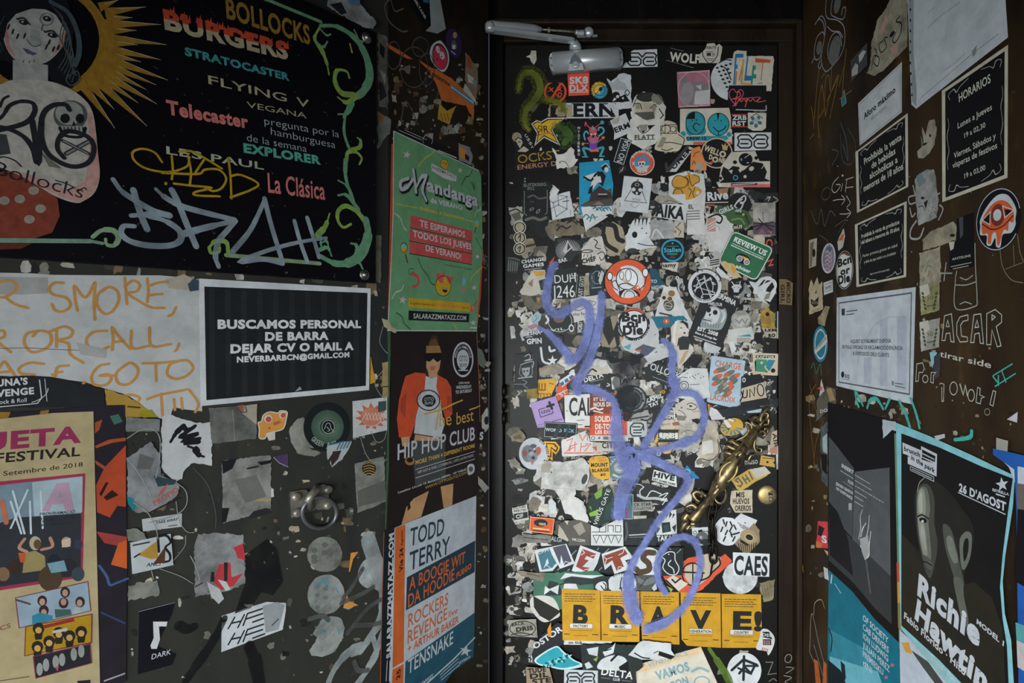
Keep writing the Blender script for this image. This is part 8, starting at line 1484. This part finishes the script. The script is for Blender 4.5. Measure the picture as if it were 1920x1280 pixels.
geo('boss', dome(c, .023, .0135, .010, .004), BRASS2, hd)
geo('boss_rim', tube_geo([c + dr * (.030 * math.cos(2 * math.pi * k / 28)) + sd * (.0195 * math.sin(2 * math.pi * k / 28)) for k in range(28)], .0032, 8, False, True), BRASS2, hd)
bt_([(1386, 858, .06), (1380, 852, .062), (1388, 846, .06), (1392, 852, .056)], [2, 5, 4, 2], 'leaf')
bt_([(1348, 914, .06), (1340, 924, .058), (1336, 934, .05), (1334, 946, .04)], [4, 6, 4, 3], 'leaf')
bt_([(1352, 902, .06), (1344, 912, .06), (1346, 922, .055)], [2, 4, 3], 'leaf')
for q, r in (([(1398, 836, .03), (1412, 838, .02), (1414, 826, .018), (1419, 814, .02), (1430, 808, .02), (1435, 814, .02), (1430, 818, .02)], [3, 3.4, 3.4, 3.2, 3, 2.6, 2]),
             ([(1416, 822, .022), (1414, 836, .022), (1418, 846, .022), (1426, 848, .022), (1428, 842, .022), (1423, 840, .022)], [2.4, 2.6, 2.8, 2.6, 2.4, 2]),
             ([(1416, 852, .02), (1408, 854, .02), (1404, 862, .02), (1408, 866, .018)], [2.4, 3, 2.6, 1.6]),
             ([(1410, 806, .02), (1408, 796, .02), (1398, 792, .018), (1404, 806, .016), (1398, 816, .014), (1388, 822, .012), (1378, 826, .01)], [2.6, 3, 2.4, 2.6, 2.6, 2.4, 1.4]),
             ([(1392, 838, .02), (1380, 832, .018), (1372, 826, .014), (1366, 828, .012)], [6, 5, 4, 1.6]),
             ([(1388, 846, .02), (1374, 840, .018), (1364, 836, .014), (1360, 842, .012)], [6, 5, 4, 1.6]),
             ([(1384, 854, .02), (1370, 850, .018), (1360, 848, .014), (1358, 856, .012)], [6, 6, 4, 1.6]),
             ([(1378, 862, .02), (1366, 862, .018), (1360, 866, .014), (1362, 874, .012)], [6, 6, 5, 2]),
             ([(1424, 798, .014), (1430, 790, .014), (1438, 784, .012), (1440, 776, .012), (1434, 774, .012)], [5, 4, 3.4, 3, 1.6]),
             ([(1426, 790, .014), (1428, 778, .014), (1436, 768, .012), (1441, 764, .012)], [5, 4.4, 4, 1.8]),
             ([(1432, 796, .012), (1440, 794, .012), (1441, 786, .012), (1436, 786, .012)], [3.4, 3.4, 3, 1.8]),
             ([(1420, 800, .016), (1410, 794, .016), (1412, 784, .014), (1420, 782, .014), (1422, 788, .014)], [5, 5, 4, 3.4, 2]),
             ([(1432, 804, .014), (1440, 804, .012), (1438, 812, .012)], [4, 3.4, 1.8]),
             ([(1312, 940, .02), (1304, 934, .016), (1300, 925, .014), (1308, 921, .014), (1316, 926, .014), (1314, 932, .014)], [3.6, 3.8, 4, 4, 3.4, 2]),
             ([(1330, 932, .03), (1322, 928, .026), (1314, 920, .02)], [4, 4, 2.4]),
             ([(1306, 952, .016), (1298, 946, .014), (1288, 950, .012), (1290, 958, .012)], [5, 5, 4, 2]),
             ([(1312, 960, .016), (1316, 954, .02), (1318, 946, .022)], [6, 5, 3])):
    bt_(q, r)
for q, r in (([(1290, 962, .008), (1284, 972, .008), (1290, 980, .008)], [6, 7, 5]), ([(1300, 964, .008), (1308, 970, .008), (1304, 980, .008), (1294, 982, .008)], [5, 7, 6, 4]), ([(1288, 978, .006), (1282, 986, .006), (1279, 994, .005), (1283, 998, .004)], [7, 6, 4.6, 2]), ([(1294, 984, .006), (1288, 992, .005), (1290, 988, .005)], [3, 3, 1.6])):
    bt_(q, r, 'rosette_leaf')
sc = geo('screw', lathe_geo([(.010, .0036), (.016, .0036), (.0172, .0028), (.0174, 0)], P3(1297, 973, 0), (0, -1, 0), 16), metal('bright_screw', '#c9c8c0', .3), hd)
# dark ring the chain hangs from
geo('chain_ring', tube_geo([P3(1350 + 11 * math.cos(2 * math.pi * k / 24), 926 + 17 * math.sin(2 * math.pi * k / 24), .035 + .008 * math.sin(2 * math.pi * k / 24)) for k in range(24)], .004, 8, False, True), BRASS, hd)

# chain
ch = empty('chain', P3(1333, 950, .02), 'dark iron chain hanging from the brass handle', 'chain')
ln = [(1345, 950, 9, 40), (1332, 940, 17, -25), (1336, 960, 17, 12), (1334, 985, 18, 4), (1336, 1004, 17, 0), (1335, 1024, 17, 2), (1337, 1040, 16, -4)]
for i, (x, y, L2, ro) in enumerate(ln):
    pts = []
    R2 = math.radians(ro)
    for k in range(20):
        an = 2 * math.pi * k / 20
        e_ = 1 if math.cos(an) > 0 else -1
        v_ = L2 * .55 * math.cos(an) + e_ * L2 * .45
        u_ = 6.4 * math.sin(an)
        if i % 2:
            o2, u2 = .018 + u_ * PX, u_ * .25
        else:
            o2, u2 = .018 + u_ * PX * .2, u_
        pts.append(P3(x + u2 * math.cos(R2) - v_ * math.sin(R2), y + v_ * math.cos(R2) + u2 * math.sin(R2), max(.006, o2)))
    geo('link', tube_geo(pts, .0034, 8, False, True), IRON, ch)
geo('hook', swept([P3(1337, 1050, .016), P3(1334, 1066, .012), P3(1332, 1078, .008)], [.0028, .0026, .002]), IRON, ch)

# ring pull on the dark left panel


def L3(x, y, off):
    return LEFT.ray(x, y, off)


rp = empty('ring_pull', L3(596, 940, 0), 'steel ring pull on a bolted bracket in the dark left panel', 'ring pull')


def plate(pts, h0, h1, name):
    q = [L3(x, y, h) for h in (h0, h1) for x, y in pts]
    k = len(pts)
    return geo(name, (q, [tuple(range(k)), tuple(range(k, 2 * k))] + [(i, (i + 1) % k, k + (i + 1) % k, k + i) for i in range(k)]), STEEL, rp, False)


pl = plate(rr(qd(543, 922, 574, 917, 592, 938, 592, 956, 560, 964, 546, 972), 4), 0, .004, 'base_plate')
p2 = plate(rr(qd(590, 914, 606, 907, 618, 912, 616, 930, 622, 944, 616, 954, 592, 956), 4), 0, .004, 'base_plate')
st = geo('staple', swept([L3(580, 952, .003), L3(578, 940, .016), L3(584, 928, .020), L3(592, 920, .016), L3(594, 914, .003)], [.007, .007, .007, .007, .007], 6, 12), STEEL, rp)
for (x, y, par) in ((553, 930, pl), (555, 960, pl), (612, 917, p2), (612, 946, p2)):
    geo('bolt', lathe_geo([(.003, .0085), (.006, .0085), (.0095, .007), (.0105, .004), (.0106, 0)], L3(x, y, 0), Vector((LEFT.n.x, LEFT.n.y, 0)), 20), STEEL, par)
geo('ring', tube_geo([L3(599 + 32 * math.cos(2 * math.pi * k / 40), 961 + 29 * math.sin(2 * math.pi * k / 40), .014 - .006 * math.sin(2 * math.pi * k / 40)) for k in range(40)], .0036, 12, False, True), metal('grey_ring_steel', '#63676a', .45, .6, .3, '#2a2a28'), rp)
